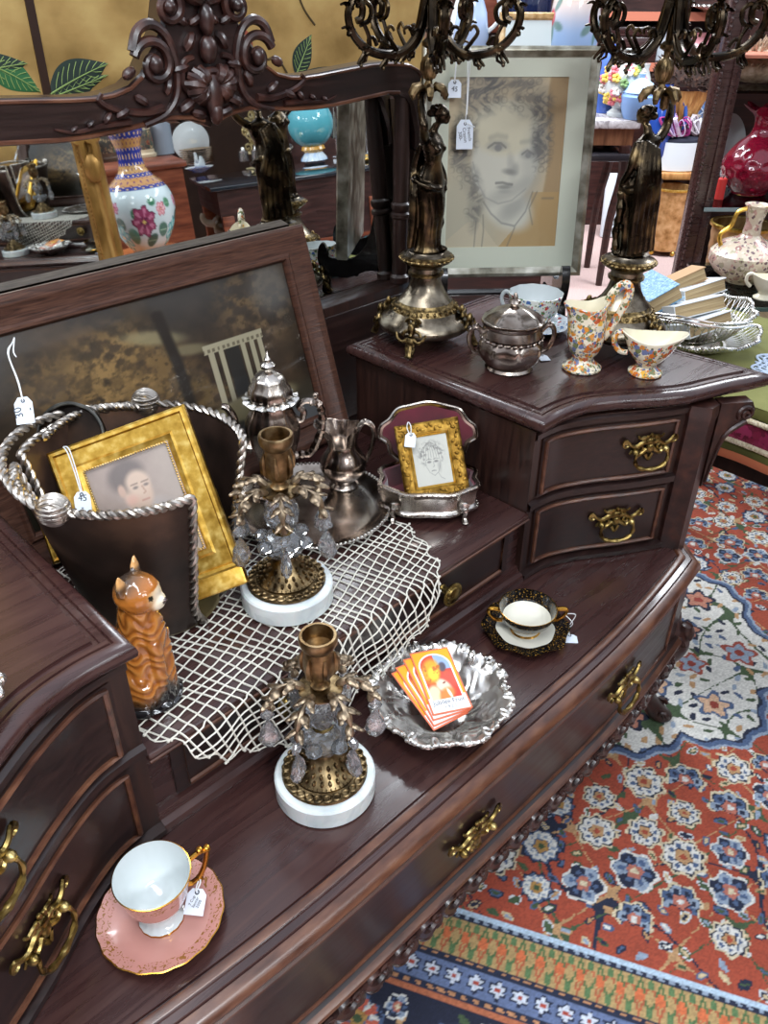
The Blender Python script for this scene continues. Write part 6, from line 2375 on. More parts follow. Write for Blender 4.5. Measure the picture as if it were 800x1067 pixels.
# shelf hutch at the far wall
hb_ = 5.05
a0, a1 = lat(622, 40, hb_)[0], lat(790, 40, hb_)[0]
zs = [lat(700, v, hb_)[2] for v in (13, 66)]
m = M()
m.box(a0, a1, .30, .33, FL, 1.75)
m.box(a0, a0 + .04, 0, .33, FL, 1.75)
m.box(a1 - .04, a1, 0, .33, FL, 1.75)
m.box(a0, a1, .0, .32, FL, FL + .55)
ht = thing('shelf_hutch', 'tall dark wood hutch with salmon-edged shelves against the far wall', 'hutch', far(0, hb_, 0), EYA)
ob('carcass', m, DKW, ht)
for z in zs:
    m = M()
    m.box(a0 + .04, a1 - .04, .0, .30, z - .035, z, 0)
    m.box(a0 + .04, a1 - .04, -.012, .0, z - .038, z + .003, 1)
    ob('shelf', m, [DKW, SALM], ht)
on = lambda u, z, d=.10: far(lat(u, 66, hb_ + d)[0], hb_ + d, z)
S('pink_pitcher', 'pink china pitcher on the lower hutch shelf', 'pitcher', on(722, zs[1]), [('body', Lz([(0, 0), (.06, 0), (.09, .04), (.085, .08), (.05, .12), (.055, .14), (.045, .13), (0, .1)], 24), plain('pink_china_gloss', (214, 150, 156), .2)), ('handle', M().tube(spl([(.07, 0, .04), (.14, 0, .05), (.13, 0, .12), (.05, 0, .12)], 16), .012, 6), plain('pink_handle', (226, 170, 172), .2))])
S('white_card_box', 'white upright box on the lower hutch shelf', 'box', on(694, zs[1]), [('carton', M().box(-.07, .07, -.03, .05, 0, .22, 0, None, .004), plain('white_carton', (206, 214, 222), .6)), ('flap', M().box(-.07, .07, -.034, -.03, .14, .22), plain('grey_flap', (170, 180, 190), .6))])
S('brown_casket', 'brown wooden casket on the lower hutch shelf', 'box', on(652, zs[1]), [('body', M().box(-.14, .14, -.07, .07, 0, .12, 0, None, .006), WOODT), ('lid', M().box(-.145, .145, -.075, .075, .122, .17, 0, None, .012), WOODT)])
S('white_figurine', 'small white figurine on the lower hutch shelf', 'figurine', on(676, zs[1]), [('body', Lz([(0, 0), (.03, 0), (.034, .01), (.016, .05), (.024, .10), (.015, .13), (.008, .14)], 20), WHITEP), ('head', M().ell((0, 0, .155), (.017, .017, .02), 12), WHITEP)])
S('silver_platter', 'pale oval platter lying on the upper hutch shelf', 'platter', on(745, zs[0] + .001), [('dish', Lz([(0, .0), (.18, .0), (.27, .03), (.275, .034), (.18, .008), (0, .006)], 40), SILVT), ('rim', M().rope([(.272 * math.cos(t), .272 * math.sin(t), .034) for t in [2 * PI * k / 48 for k in range(49)]], .008, 60, 2, 5), SILV)])

# marble topped console
cb = 3.95
a0, a1 = lat(600, 125, cb)[0], lat(668, 125, cb)[0]
z0, z1, z2 = lat(640, 125, cb)[2], lat(640, 152, cb)[2], lat(640, 160, cb)[2]
ct = thing('marble_console', 'brown console table with a grey marble top and a dark lower slab', 'table', far(0, cb, 0), EYA)
GMAR = noisy('grey_veined_marble', [(120, 112, 116), (190, 184, 186), (216, 212, 214)], 20, (.2, .35), dist=2)
ob('marble_top', M().box(a0 - .01, a1, -.01, .36, z0 - .035, z0, 0, None, .006), GMAR, ct)
ob('apron', M().box(a0, a1 - .02, .01, .34, z1, z0 - .036), noisy('walnut_apron', [(86, 50, 32), (122, 78, 52), (146, 98, 68)], 8, (.35, .5), stretch=(8, 1, 1)), ct)
ob('lower_slab', M().box(a0 - .02, a1 + .02, -.03, .34, z2 - .03, z2, 0, None, .006), plain('black_slab', (40, 38, 42), .2), ct)
for x in (a0 + .03, a1 - .05):
    for y in (.02, .30):
        m = M()
        m.tube(spl([(x, y, z1), (x + .01, y, z2 - .1), (x - .02, y - .01, (z2 + FL) / 2), (x - .03, y - .03, FL)], 16), lambda t: .026 - .010 * t, 8)
        ob('leg', m, DKW, ct)
fx = lambda u, d=.12: far(lat(u, 125, cb + d)[0], cb + d, z0 + .001)
m = M()
rn = random.Random(2)
fm = [M() for _ in range(4)]
for i in range(64):
    a, t = rn.random() * 6.28, rn.random()
    r = .085 * math.sin(PI * (.25 + .62 * t))
    p = (r * math.cos(a), r * math.sin(a), .05 + .18 * t)
    q = fm[i % 4]
    for k in range(5):
        q.ell((p[0] + .011 * math.cos(k * 1.26), p[1] + .011 * math.sin(k * 1.26) * .6, p[2] + .011 * math.sin(k * 1.26)), (.011, .011, .009), 6)
S('flower_encrusted_vase', 'white china vase encrusted with coloured flowers on the marble console', 'vase', fx(643), [('body', Lz([(0, 0), (.05, 0), (.052, .012), (.03, .03), (.07, .08), (.082, .13), (.06, .20), (.04, .24), (.05, .26), (.03, .25), (0, .2)], 28), WHITEP)] + [('blossoms', fm[k], plain('blossom_%s' % 'abcd'[k], ((206, 110, 120), (220, 190, 90), (110, 140, 90), (230, 226, 220))[k], .35)) for k in range(4)])
S('pink_rose_finial_jar', 'small white jar topped with a pink china rose on the marble console', 'jar', fx(657, .20), [('body', Lz([(0, 0), (.05, 0), (.065, .06), (.06, .14), (.045, .18), (.05, .20), (0, .205)], 24), WHITEP), ('rose', M().ell((0, 0, .235), (.036, .036, .03), 10).ell((.018, -.014, .245), (.022, .022, .02), 8).ell((-.018, -.012, .243), (.022, .02, .02), 8), plain('rose_pink', (220, 140, 146), .35))])
S('blue_jasper_jar', 'pale blue covered jar on the marble console', 'jar', fx(662, .04), [('body', Lz([(0, 0), (.055, 0), (.075, .05), (.078, .09), (.07, .10), (0, .1)], 28), plain('jasper_blue', (124, 158, 206), .5)), ('lid', Lz([(.07, .1), (.074, .105), (.05, .14), (.012, .16), (.014, .175), (0, .18)], 28), plain('jasper_blue_lid', (150, 180, 216), .5))])
S('blue_glass_bell', 'blue glass bell standing at the end of the marble console beside the drawing', 'shade', fx(626, .25), [('shell', Lz([(0, 0), (.07, 0), (.075, .1), (.05, .2), (.02, .27), (0, .28)], 24), plain('cobalt_pale', (70, 100, 176), .2)), ('knob', M().ell((0, 0, .29), .016, 10), BRASS)])
p = zat(639, 248, FL)
m = M()
m.box(-.075, .075, 0, .03, .003, .34, 0, None, .008)
for k in range(3):
    m.tube(spiral((-.02 + .02 * k, -.004, .08 + .085 * k), .004, .038, k, 1.4, 24), .008, 6)
S('white_carved_panel', 'white carved plaster panel standing under the marble console', 'panel', p, [('plaque', m, plain('white_plaster', (206, 214, 222), .6))], (-.12, 0, EYA))

# honey coloured desk with the white drawer box
db = 4.55
a0, a1 = lat(680, 182, db)[0], lat(760, 182, db)[0]
zt, zb_ = lat(710, 180, db)[2], lat(710, 187, db)[2]
dk = thing('honey_wood_table', 'honey wood side table with slim curved legs', 'table', far(0, db, 0), EYA)
ob('table_top', M().box(a0, a1, -.02, .27, zb_, zt, 0, None, .006), BLOND, dk)
ob('apron', M().box(a0 + .03, a1 - .03, .04, .24, zb_ - .06, zb_ - .001), DKW, dk)
for x in (a0 + .03, lat(722, 190, db)[0]):
    for y in (.0, .23):
        ob('leg', M().tube(spl([(x, y, zb_), (x + .012, y, zb_ - .12), (x - .03, y, (zb_ + FL) / 2 - .05), (x - .045, y - .01, FL + .06), (x - .02, y - .03, FL)], 22), lambda t: .020 - .008 * t, 8), BLOND, dk)
h_ = lat(710, 150, db)[2] - zt
wx = (lat(738, 165, db)[0] - lat(684, 165, db)[0])
wb = S('white_hat_box', 'white enamel box with a dark lid on the honey wood table', 'box', far(lat(711, 165, db)[0], db + .10, zt + .001), [('body', M().lathe([(wx * .47, 0), (wx * .49, .004), (wx * .50, h_ * .95), (wx * .505, h_), (wx * .48, h_), (wx * .47, h_ * .9), (0, h_ * .9)], 44, cap0=True), plain('white_enamel', (214, 222, 228), .3)), ('lid', Lz([(0, h_ * .92), (wx * .46, h_ * .92), (wx * .46, h_ + .012), (wx * .30, h_ + .022), (0, h_ + .024)], 40), plain('navy_felt', (34, 36, 52), .8))], scale=(1, .7, 1))
zt2 = zt + h_ + .026
PUR = noisy('lilac_ribbon', [(150, 110, 170), (206, 190, 220), (230, 224, 236)], 20, (.4, .6))


def ribbon(label, u, w, mats_, seed):
    rn = random.Random(seed)
    ms = []
    for k in range(2):
        m = M()
        for i in range(9):
            a = rn.random() * 6.28
            L = w * (.6 + .5 * rn.random())
            m.tube(spl([(0, 0, .01), (L * .5 * math.cos(a), L * .3 * math.sin(a), .05 + .05 * rn.random()), (L * math.cos(a), L * .5 * math.sin(a), .03 + .06 * rn.random()), (L * .6 * math.cos(a + .5), L * .3 * math.sin(a + .5), .012), (0, 0, .014)], 18), .011, 6, flat=.25)
        ms.append((('loops', 'tails')[k], m, mats_[k]))
    return S('ribbon_bow', label, 'ribbon', far(lat(u, 148, db + .02)[0], db + .05 + (.04 if u > 720 else 0), zt2), ms)


ribbon('lilac and magenta ribbon bow on the lid of the white enamel box', 702, .10, (PUR, plain('magenta_ribbon', (170, 60, 130), .5)), 3)
ribbon('white ribbon bow at the right end of the white enamel box', 731, .08, (plain('white_ribbon', (226, 226, 232), .5), plain('cream_ribbon', (200, 190, 196), .5)), 8)
# lampshade-like straw cone with fur hat, on a stand behind the box
cz0, cz1 = lat(700, 142, db + .2)[2], lat(708, 92, db + .2)[2]
cp_ = far(lat(709, 110, db + .2)[0], db + .20, zt + .001)
m = M()
q_ = zt + .001
m.lathe([(.045, cz0 - q_), (.05, cz0 - q_ + .02), (.115, cz1 - q_ - .05), (.125, cz1 - q_), (.0, cz1 - q_)], 60, mod=lambda a, r, z: (r * (1 + .03 * math.cos(30 * a)), z))
sd = S('straw_hat_stand', 'golden ribbed straw cone on a stand behind the ribbons', 'stand', cp_, [('straw_cone', m, noisy('golden_straw', [(150, 100, 46), (196, 144, 80), (216, 172, 108)], 40, (.6, .8), stretch=(1, 1, .1))), ('post', Lz([(.05, 0), (.05, .01), (.015, .02), (.015, cz0 - q_ + .01)], 20), BLOND)])
m = M()
rn = random.Random(4)
m.lathe([(.125, .0), (.150, .02), (.155, .07), (.13, .11), (.07, .125), (0, .13)], 40)
for i in range(420):
    a, t = rn.random() * 6.28, rn.random()
    r = .15 * math.sin(.5 + 1.05 * (1 - t) + .25)
    z = .13 * t
    p = V3((r * math.cos(a), r * math.sin(a), z))
    n = V3((math.cos(a), math.sin(a), .6 * t + rn.uniform(-.4, .4))) * .030
    m.tube([p - n * .2, p + n + V3((rn.uniform(-.012, .012), 0, rn.uniform(-.012, .012)))], lambda t: .006 - .005 * t, 4)
S('fur_hat', 'dark brown fur hat perched on the golden straw cone', 'hat', far(lat(709, 110, db + .2)[0], db + .20, cz1 + .001), [('fur', m, noisy('brown_fur', [(24, 16, 14), (52, 34, 28), (84, 58, 46)], 60, (.8, .95)))])
S('blue_glass_jug', 'cobalt blue glass jug behind the ribbons', 'jug', far(lat(686, 105, db + .2)[0], db + .10, zt + .001), [('body', Lz([(0, 0), (.05, 0), (.07, .08), (.075, .2), (.06, .30), (.03, .36), (.035, .40), (0, .39)], 24), plain('cobalt_glass', (36, 66, 140), .1)), ('handle', M().tube(spl([(.06, 0, .12), (.12, 0, .18), (.11, 0, .30), (.035, 0, .36)], 16), .01, 6), plain('cobalt_handle', (60, 96, 170), .1))])
for u, lb in ((717, 'small beige bird figurine, left of two, by the white bow'), (726, 'small beige bird figurine with raised beak right behind the white bow')):
    m = M().ell((0, 0, .03), (.022, .016, .028), 10).ell((.006, 0, .062), (.013, .012, .013), 10).tube([(.014, 0, .062), (.03, 0, .066)], lambda t: .005 - .004 * t, 6).tube([(-.012, 0, .03), (-.035, 0, .012)], lambda t: .011 - .006 * t, 6)
    S('bird_figurine', lb, 'figurine', far(lat(u, 130, db + .1)[0], db + .14, zt2 + .02), [('body', m, plain('beige_china', (176, 160, 146), .4)), ('perch', Lz([(.02, -.022), (.02, -.018), (.008, -.01), (.008, .006)], 12), WOODT)], group='bird figurines by the white bow')
# chair with the blue quilted back
hbk = 5.0
pc_ = far(lat(748, 105, hbk)[0], hbk, FL)
zc = lat(742, 100, hbk)[2] - FL
ch = thing('quilted_chair', 'white framed chair with a blue diamond-quilted back', 'chair', pc_, EYA)
ov = lambda k, w, h: [(w * math.cos(t) * (1 - .08 * abs(math.sin(t))), h * math.sin(t)) for t in [2 * PI * j / 40 for j in range(40)]]
WHF = plain('white_painted_wood', (222, 222, 220), .4)
m = M()
m.tube([(x, .0, zc + z) for x, z in ov(0, .18, .17)], .016, 8, closed=True)
ob('back_frame', m, WHF, ch)
m = M()
m.grid(lambda a, b: (lambda x, z: (x, -.006 - .022 * max(0, 1 - (x / .16) ** 2 - (z / .15) ** 2) ** .5 + .004 * (abs(math.sin(26 * (x + z))) < .14 or abs(math.sin(26 * (x - z))) < .14), zc + z))(.155 * (2 * a - 1) * math.sqrt(max(0, 1 - (2 * b - 1) ** 2)), .148 * (2 * b - 1)), 44, 44)
ob('quilted_back', m, plain('blue_satin', (96, 130, 178), .4), ch)
m = M()
for k in range(-4, 5):
    for sg in (1, -1):
        q_ = [(x, zz) for x in [-.15 + .01 * i for i in range(31)] for zz in [sg * x + k * .075] if (x / .15) ** 2 + (zz / .143) ** 2 < 1]
        if len(q_) > 2:
            m.tube([(x, -.0085 - .022 * max(0, 1 - (x / .16) ** 2 - (zz / .15) ** 2) ** .5, zc + zz) for x, zz in q_], .0035, 5)
ob('quilt_piping', m, plain('pale_piping', (196, 206, 220), .5), ch)
m = M()
m.box(-.22, .22, -.17, .02, .40, .45, 0, None, .02)
ob('seat', m, plain('blue_satin_seat', (90, 122, 170), .45), ch)
for x in (-.20, .20):
    for y, top in ((.0, zc - .16), (-.15, .42)):
        ob('leg', M().tube([(x, y, 0), (x * (.9 if y == 0 else 1), y, top)], .018, 8), WHF, ch)
# gilt ribbed waste bins
BINP = [(0, .004), (.082, .0), (.084, .004)] + [(.083 + .014 * k / 12 + .003 * (k % 2), .01 + .29 * k / 12) for k in range(13)] + [(.104, .305), (.102, .312), (.096, .308), (.09, .05), (0, .04)]
bn = S('ribbed_waste_bin', 'gilt ribbed waste bin on the pink carpet under the honey wood table', 'bin', zat(690, 258, FL + .028), [('body', Lz(BINP, 44), RIBG), ('rim', Lz([(.100, .300), (.107, .303), (.107, .312), (.100, .315)], 44), GOLD)])
for k in range(4):
    a = PI / 2 * k + .5
    ob('foot', M().ell((.075 * math.cos(a), .075 * math.sin(a), -.014), (.014, .014, .0145), 10), GOLD, bn)
S('white_dome', 'white enamel dish on edge behind the gilt bin', 'dish', zat(676, 232, FL + .006) + EYF * .12, [('bowl', Lz([(0, 0), (.06, 0), (.10, .05), (.112, .12), (.105, .12), (.09, .05), (0, .012)], 28), WHITEP)])

# glass display cabinet with mahogany posts
vb = 2.62
pa = lat(747, 140, vb)[0]
vit = thing('display_cabinet', 'mahogany display cabinet with beaded post and glass shelves at the right', 'cabinet', far(0, vb, 0), EYA)
GLS = pane_mat('cabinet_glass', (226, 240, 238))
m = M()
m.box(pa - .034, pa + .034, .0, .06, FL, 1.5, 0, None, .006)
m.box(pa + .005, pa + .022, -.006, .0, FL, 1.5, 0, None, .003)
ob('post', m, WOODT, vit)
m = M()
for k in range(70):
    m.ell((pa - .025, -.002, FL + .2 + k * .019), (.006, .006, .0085), 6)
ob('bead_moulding', m, WOODT, vit)
for x, y in ((pa + .9, 0), (pa + .165, .50), (pa + .9, .50)):
    ob('post', M().box(x, x + .06, y, y + .06, FL, 1.5, 0, None, .006), WOODT, vit)
zsh = lat(770, 207, vb + .1)[2]
zlow = lat(772, 297, vb - .12)[2]
zup = lat(780, 87, vb + .2)[2]
ztop = lat(785, 52, vb + .2)[2]
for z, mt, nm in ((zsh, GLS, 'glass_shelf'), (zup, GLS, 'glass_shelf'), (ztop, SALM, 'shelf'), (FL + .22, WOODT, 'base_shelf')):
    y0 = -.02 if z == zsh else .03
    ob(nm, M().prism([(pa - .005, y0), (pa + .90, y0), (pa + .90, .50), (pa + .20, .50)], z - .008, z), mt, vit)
m = M()
m.box(pa - .0, pa + .90, -.024, -.0205, zsh - .010, zsh + .001)
ob('shelf_edge', m, plain('green_grey_glass_edge', (130, 146, 146), .2), vit)
ob('back_panel', M().box(pa + .2, pa + .9, .555, .56, FL + .2, 1.5), DKW, vit)
CRAN = plain('cranberry_glass', (176, 30, 62), .04, Transmission_Weight=.55, IOR=1.45, Coat_Weight=.6)
vp = far(lat(787, 172, vb + .16)[0], vb + .17, zsh + .001)
rr = .098
m = M()


def hob(a, r, z):
    k = math.sin(PI * min(1, max(0, z / .17)))
    row = int(z / .028)
    return r * (1 - .055 * k * (.5 + .5 * math.cos(14 * (a + .22 * (row % 2)))) * abs(math.sin(PI * z / .028))), z


m.lathe([(0, .003), (.05, .0), (.055, .004)] + [(rr * math.sin(PI * (.16 + .74 * k / 30)) ** .85, .006 + .165 * k / 30) for k in range(31)] + [(.030, .185), (.027, .20), (.030, .222), (.042, .238), (.060, .248), (.064, .252), (.050, .246), (.03, .232)], 84, mod=lambda a, r, z: hob(a, r, z) if z < .172 else (r * (1 + (.16 * math.cos(6 * a) if z > .235 else 0)), z + (.008 * math.cos(6 * a) if z > .235 else 0)))
S('cranberry_vase', 'cranberry glass vase with thumbprint bulbs and a crimped neck on the glass shelf', 'vase', vp, [('body', m, CRAN)])
S('white_charger', 'white plate standing on edge behind the cranberry vase', 'plate', far(lat(771, 115, vb + .3)[0], vb + .36, zsh + .105), [('dish', Lz([(0, 0), (.06, 0), (.07, .006), (.10, .014), (.102, .017), (.07, .010), (0, .005)], 40), WHITEP)], (PI / 2 - .2, 0, EYA + .7), scale=1.0)
m = M()
rn = random.Random(9)
m.ell((0, 0, .05), (.11, .08, .05), 20)
for i in range(300):
    a, t = rn.random() * 6.28, rn.random() * 1.5
    p = V3((.105 * math.cos(a) * math.cos(t), .076 * math.sin(a) * math.cos(t), .05 + .048 * math.sin(t)))
    n = V3((p.x / .11, p.y / .08, (p.z - .05) / .05)).normalized() * .022
    m.tube([p, p + n + V3((rn.uniform(-.01, .01), 0, rn.uniform(-.01, .01)))], lambda t: .005 - .004 * t, 4)
S('fur_muff', 'pale tan fur muff on the upper glass shelf', 'muff', far(lat(790, 72, vb + .2)[0], vb + .2, zup + .001), [('fur', m, noisy('tan_fur', [(130, 104, 84), (176, 150, 126), (206, 184, 164)], 50, (.8, .95)))])
S('blue_beaded_dish', 'small blue and white dish behind the cranberry vase', 'dish', far(lat(762, 188, vb + .3)[0], vb + .27, zsh + .001), [('bowl', Lz([(0, 0), (.03, 0), (.05, .03), (.055, .045), (.048, .045), (.03, .01), (0, .008)], 28), BLUEF)])
S('red_candle', 'short red candle at the left end of the glass shelf', 'candle', far(lat(751, 190, vb + .1)[0], vb + .09, zsh + .001), [('wax', Lz([(0, 0), (.014, 0), (.014, .06), (.01, .063), (0, .06)], 16), plain('red_wax', (214, 60, 56), .4)), ('wick', M().tube([(0, 0, .06), (.002, 0, .07)], .0015, 5), BLACKM)])
dup(bn, far(lat(770, 235, vb + .3)[0], vb + .27, FL + .22 + .0295), EYA, 'gilt ribbed bin inside the display cabinet, below the glass shelf')
# glass topped stand with the ewer
eb = 2.28
ea = lat(782, 300, eb)[0]
ez = lat(778, 296, eb)[2]
gs = thing('glass_stand', 'low glass topped stand with a tan wooden shelf beside the silver baskets', 'table', far(ea + .18, eb, FL), EYA)
ob('glass_top', M().box(-.30, .40, -.19, .20, ez - FL - .010, ez - FL, 0, None, .002), GLS, gs)
ob('top_edge', M().box(-.30, .40, -.1935, -.1905, ez - FL - .010, ez - FL), plain('dark_glass_edge', (60, 84, 76), .2), gs)
ob('wood_shelf', M().box(-.30, .40, -.20, .20, ez - FL - .10, ez - FL - .08, 0, None, .004), noisy('tan_wood', [(130, 88, 60), (168, 122, 88), (190, 146, 110)], 7, (.4, .5), stretch=(8, 1, 1)), gs)
for x in (-.27, .37):
    for y in (-.16, .17):
        ob('leg', M().box(x - .015, x + .015, y - .015, y + .015, 0, ez - FL - .0105), DKW, gs)
PAIS = floral('paisley_glaze', (206, 190, 168), (((190, 150, 140), (214, 200, 180), (160, 120, 110), (170, 160, 130)), ((120, 96, 100), (200, 160, 150), (222, 210, 190))), 50, .5, .2, .9)
ew = S('paisley_ewer', 'squat rose-patterned china vase with slim neck and gold handles', 'vase', far(lat(776, 290, eb)[0], eb + .03, ez + .001), [('body', Lz([(0, .002), (.045, 0), (.048, .006), (.080, .028), (.098, .056), (.096, .080), (.070, .104), (.034, .118), (.024, .128), (.021, .16), (.030, .20), (.034, .206), (.027, .20), (.017, .16), (0, .13)], 48), PAIS)])
for sg in (-1, 1):
    ob('handle', M().tube(spl([(sg * .075, 0, .095), (sg * .085, 0, .125), (sg * .060, 0, .150), (sg * .050, 0, .185), (sg * .024, 0, .196)], 24), .006, 8), GOLD, ew)
m = M()
m.rings([[(lambda x, y, zz: (x * 1.0, y, zz))(*boat(2 * PI * j / 40, r, z)) for j in range(40)] for r, z in pr], 0, True, False, False)
cbt = S('cream_sauce_boat', 'plain cream china sauce boat at the front of the glass topped stand', 'gravy boat', far(lat(789, 318, eb - .1)[0], eb - .12, ez + .001), [('body', m, CREAM)], scale=.95)
ob('handle', M().tube(spl([(-.046, 0, .070), (-.058, 0, .066), (-.058, 0, .048), (-.044, 0, .034)], 18), .005, 8), CREAM, cbt)

# sideboard behind the large drawing and what shows above the frame
sb_ = 3.15
sa0, sa1 = lat(455, 60, sb_)[0], lat(612, 60, sb_)[0]
sz = lat(540, 58, sb_)[2]
sdb = thing('tall_sideboard', 'dark wood sideboard hidden behind the large drawing', 'sideboard', far(0, sb_, 0), EYA)
ob('carcass', M().box(sa0, sa1, -.12, .40, FL, sz - .03), DKW, sdb)
ob('worktop', M().box(sa0 - .02, sa1 + .02, -.14, .41, sz - .03, sz, 0, None, .006), WOODT, sdb)
so_ = lambda u, d=.0: far(lat(u, 45, sb_ + d)[0], sb_ + d, sz + .001)
S('upright_crate', 'red-brown wooden panelled box at the back of the sideboard', 'box', so_(520, .30), [('carcass', M().box(-.18, .15, -.06, .06, 0, .50, 0, None, .008), DKW), ('panel', M().box(-.14, .11, -.066, -.06, .05, .45, 0, None, .004), noisy('red_brown_panel', [(96, 44, 30), (130, 66, 46), (150, 84, 60)], 7, (.35, .5), stretch=(1, 1, 8)))])
S('dark_blue_jar', 'dark blue glass jar behind the small white gilt picture', 'jar', so_(548, .13), [('body', Lz([(0, 0), (.06, 0), (.072, .05), (.074, .17), (.06, .21), (.045, .22), (.05, .24), (0, .23)], 28), plain('night_blue_glass', (24, 34, 66), .06)), ('rim', Lz([(.045, .236), (.053, .238), (.053, .246), (.045, .246)], 28), SILV)])
m = M()
frame4(m, .20, .125, .022, [(0, -.015), (0, 0), (.004, .005), (.016, .002), (.022, -.004)])
S('white_gilt_picture', 'small pale picture in a thin gilt frame just above the large drawing', 'picture frame', so_(551, -.02), [('frame', m, noisy('pale_gilt', [(170, 130, 80), (206, 168, 116), (226, 200, 160)], 40, (.4, .5), .4)), ('picture_sheet', M().box(-.08, .08, .004, .008, .02, .105), plain('pale_sheet', (206, 216, 216), .5))], (-.14, 0, EYA))


def shade_art(u, v):
    col = mixc(solid(u, (226, 206, 196)), sst(.65, .2, v), (150, 178, 216))
    for cx, cy, r, c in ((.5, .42, .11, (196, 70, 84)), (.53, .44, .06, (222, 120, 124)), (.46, .39, .05, (170, 50, 66))):
        col = mixc(col, el(u * 3.2 % 1, v, cx, cy, r, r * .9, 0, .3), c)
    for cx, cy, rt in ((.66, .58, .7), (.72, .34, -.2), (.56, .24, 1.4), (.34, .30, .4)):
        col = mixc(col, el(u * 3.2 % 1, v, cx, cy, .12, .05, rt, .3) * .8, (96, 128, 120))
    return col


def painted_lathe(name, prof, fn, mat, par, seg=96, n=80):
    """lathe whose decoration is computed from turn (0..1) and height (0..1)"""
    pp = spl([(r, z, 0) for r, z in prof], n)
    zmax = max(p.y for p in pp)
    vs, u, v = [], [], []
    for j in range(seg + 1):
        for p in pp:
            a = 2 * PI * j / seg
            vs.append((p.x * math.cos(a), p.x * math.sin(a), p.y))
            u.append(j / seg)
            v.append(p.y / zmax)
    fs = [(j * n + i, (j + 1) * n + i, (j + 1) * n + i + 1, j * n + i + 1) for j in range(seg) for i in range(n - 1)]
    me = bpy.data.meshes.new(name)
    me.from_pydata(vs, [], fs)
    me.polygons.foreach_set('use_smooth', [True] * len(fs))
    put_paint(me, fn(np.array(u), np.array(v)))
    me.materials.append(mat)
    o = bpy.data.objects.new(name, me)
    COL.objects.link(o)
    o.parent = par
    return o


GLZ = painted('painted_glaze', .12, .6)
ls = thing('rose_painted_lampshade', 'blue and cream glass lampshade painted with a red rose above the drawing', 'lampshade', so_(596, .02), EYA + 2.4)
painted_lathe('glass_shell', [(.078, 0), (.082, .04), (.080, .12), (.068, .19), (.045, .24), (.03, .255)], shade_art, GLZ, ls)
ob('fitter_ring', Lz([(.028, .25), (.034, .25), (.034, .27), (.028, .27)], 24), BRASS, ls)
S('blue_white_pitcher', 'blue and white glass pitcher glimpsed through the candelabrum arms', 'pitcher', so_(490, .05), [('body', Lz([(0, 0), (.05, 0), (.06, .05), (.05, .12), (.032, .17), (.04, .21), (.034, .2), (0, .16)], 28), plain('sky_glass', (170, 190, 222), .1)), ('handle', M().tube(spl([(.05, 0, .06), (.09, 0, .1), (.08, 0, .17), (.03, 0, .19)], 16), .007, 6), MILK)])
S('white_spire_bottle', 'slim white bottle glimpsed through the candelabrum arms', 'bottle', so_(478, .14), [('body', Lz([(0, 0), (.03, 0), (.032, .1), (.012, .17), (.012, .24), (0, .24)], 20), MILK), ('stopper', M().ell((0, 0, .262), (.014, .014, .022), 10), CRYS)])

lp = zat(-37, 752, TOP + .001)
S('silver_bonbon_dish', 'ornate silver dish at the left edge, on the near cabinet top', 'dish', V3((lp.x, lp.y, TOP + .0006)), [('bowl', Lz([(0, .004), (.018, 0), (.02, .003), (.014, .008), (.026, .018), (.036, .030), (.0385, .034), (.035, .033), (.02, .018), (0, .012)], 48, mod=lob(12, .05)), SILV), ('beaded_rim', M().rope([(.038 * (1 + .05 * math.cos(12 * t)) * math.cos(t), .038 * (1 + .05 * math.cos(12 * t)) * math.sin(t), .034) for t in [2 * PI * k / 72 for k in range(73)]], .0034, 40, 2, 5), SILV)])

# ================================================================ the other side of the aisle, seen in the dresser's mirror
MN, MD = V3((0, 0.99784276, -0.06564919)).normalized(), 0.48379126
MO = CAM - MN * 2 * (CAM.dot(MN) - MD)


def mray(u, v):
    d = ray(u, v).normalized()
    return d - MN * 2 * d.dot(MN)


mp = lambda u, v, dist: MO + mray(u, v) * dist


def mz(u, v, z):
    d = mray(u, v)
    return MO + d * ((z - MO.z) / d.z)


# big gilt mirror leaning against nothing but its own stand behind the viewer
GN = V3((0.42427817, -0.90473811, 0.03790769)).normalized()
GX = V3((-0.90538886, -0.42458334, 0)).normalized()    # towards its far side
edge_in = mp(83, 190, 1)
d_ = mray(83, 190)
gi = MO + d_ * ((1.58985329 - MO.dot(GN)) / d_.dot(GN))
GW = 1.05
gm = thing('gilt_wall_mirror', 'tall gilt framed mirror across the aisle, seen only in the dresser mirror', 'mirror', V3((gi.x, gi.y, FL)) + GX * GW / 2)
gm.matrix_basis = Matrix.Translation(V3((gi.x, gi.y, FL)) + GX * GW / 2) @ Matrix((-GX, GN, V3((0, 0, 1)))).transposed().to_4x4()
GIL = noisy('old_gilt_wood', [(110, 78, 34), (164, 124, 64), (200, 160, 96)], 20, (.35, .5), .6, stretch=(1, 1, .3))
GH = 1.75
m = M()
fw_ = .088
T_ = Matrix.Translation((0, 0, -.0))
frame4(m, GW + 2 * fw_, GH + 2 * fw_, fw_, [(0, -.03), (0, .0), (.006, .012), (.022, .016), (.030, .006), (.044, .002), (.060, .010), (.070, .012), (.078, .004), (fw_, .0), (fw_, -.02)])
ob('frame', m, GIL, gm)
m = M()
for sx_ in (-1, 1):
    for k in range(120):
        m.ell((sx_ * (GW / 2 + .012), -.006, .10 + k * .0145), (.0045, .0045, .0055), 6)
ob('bead_row', m, GIL, gm)
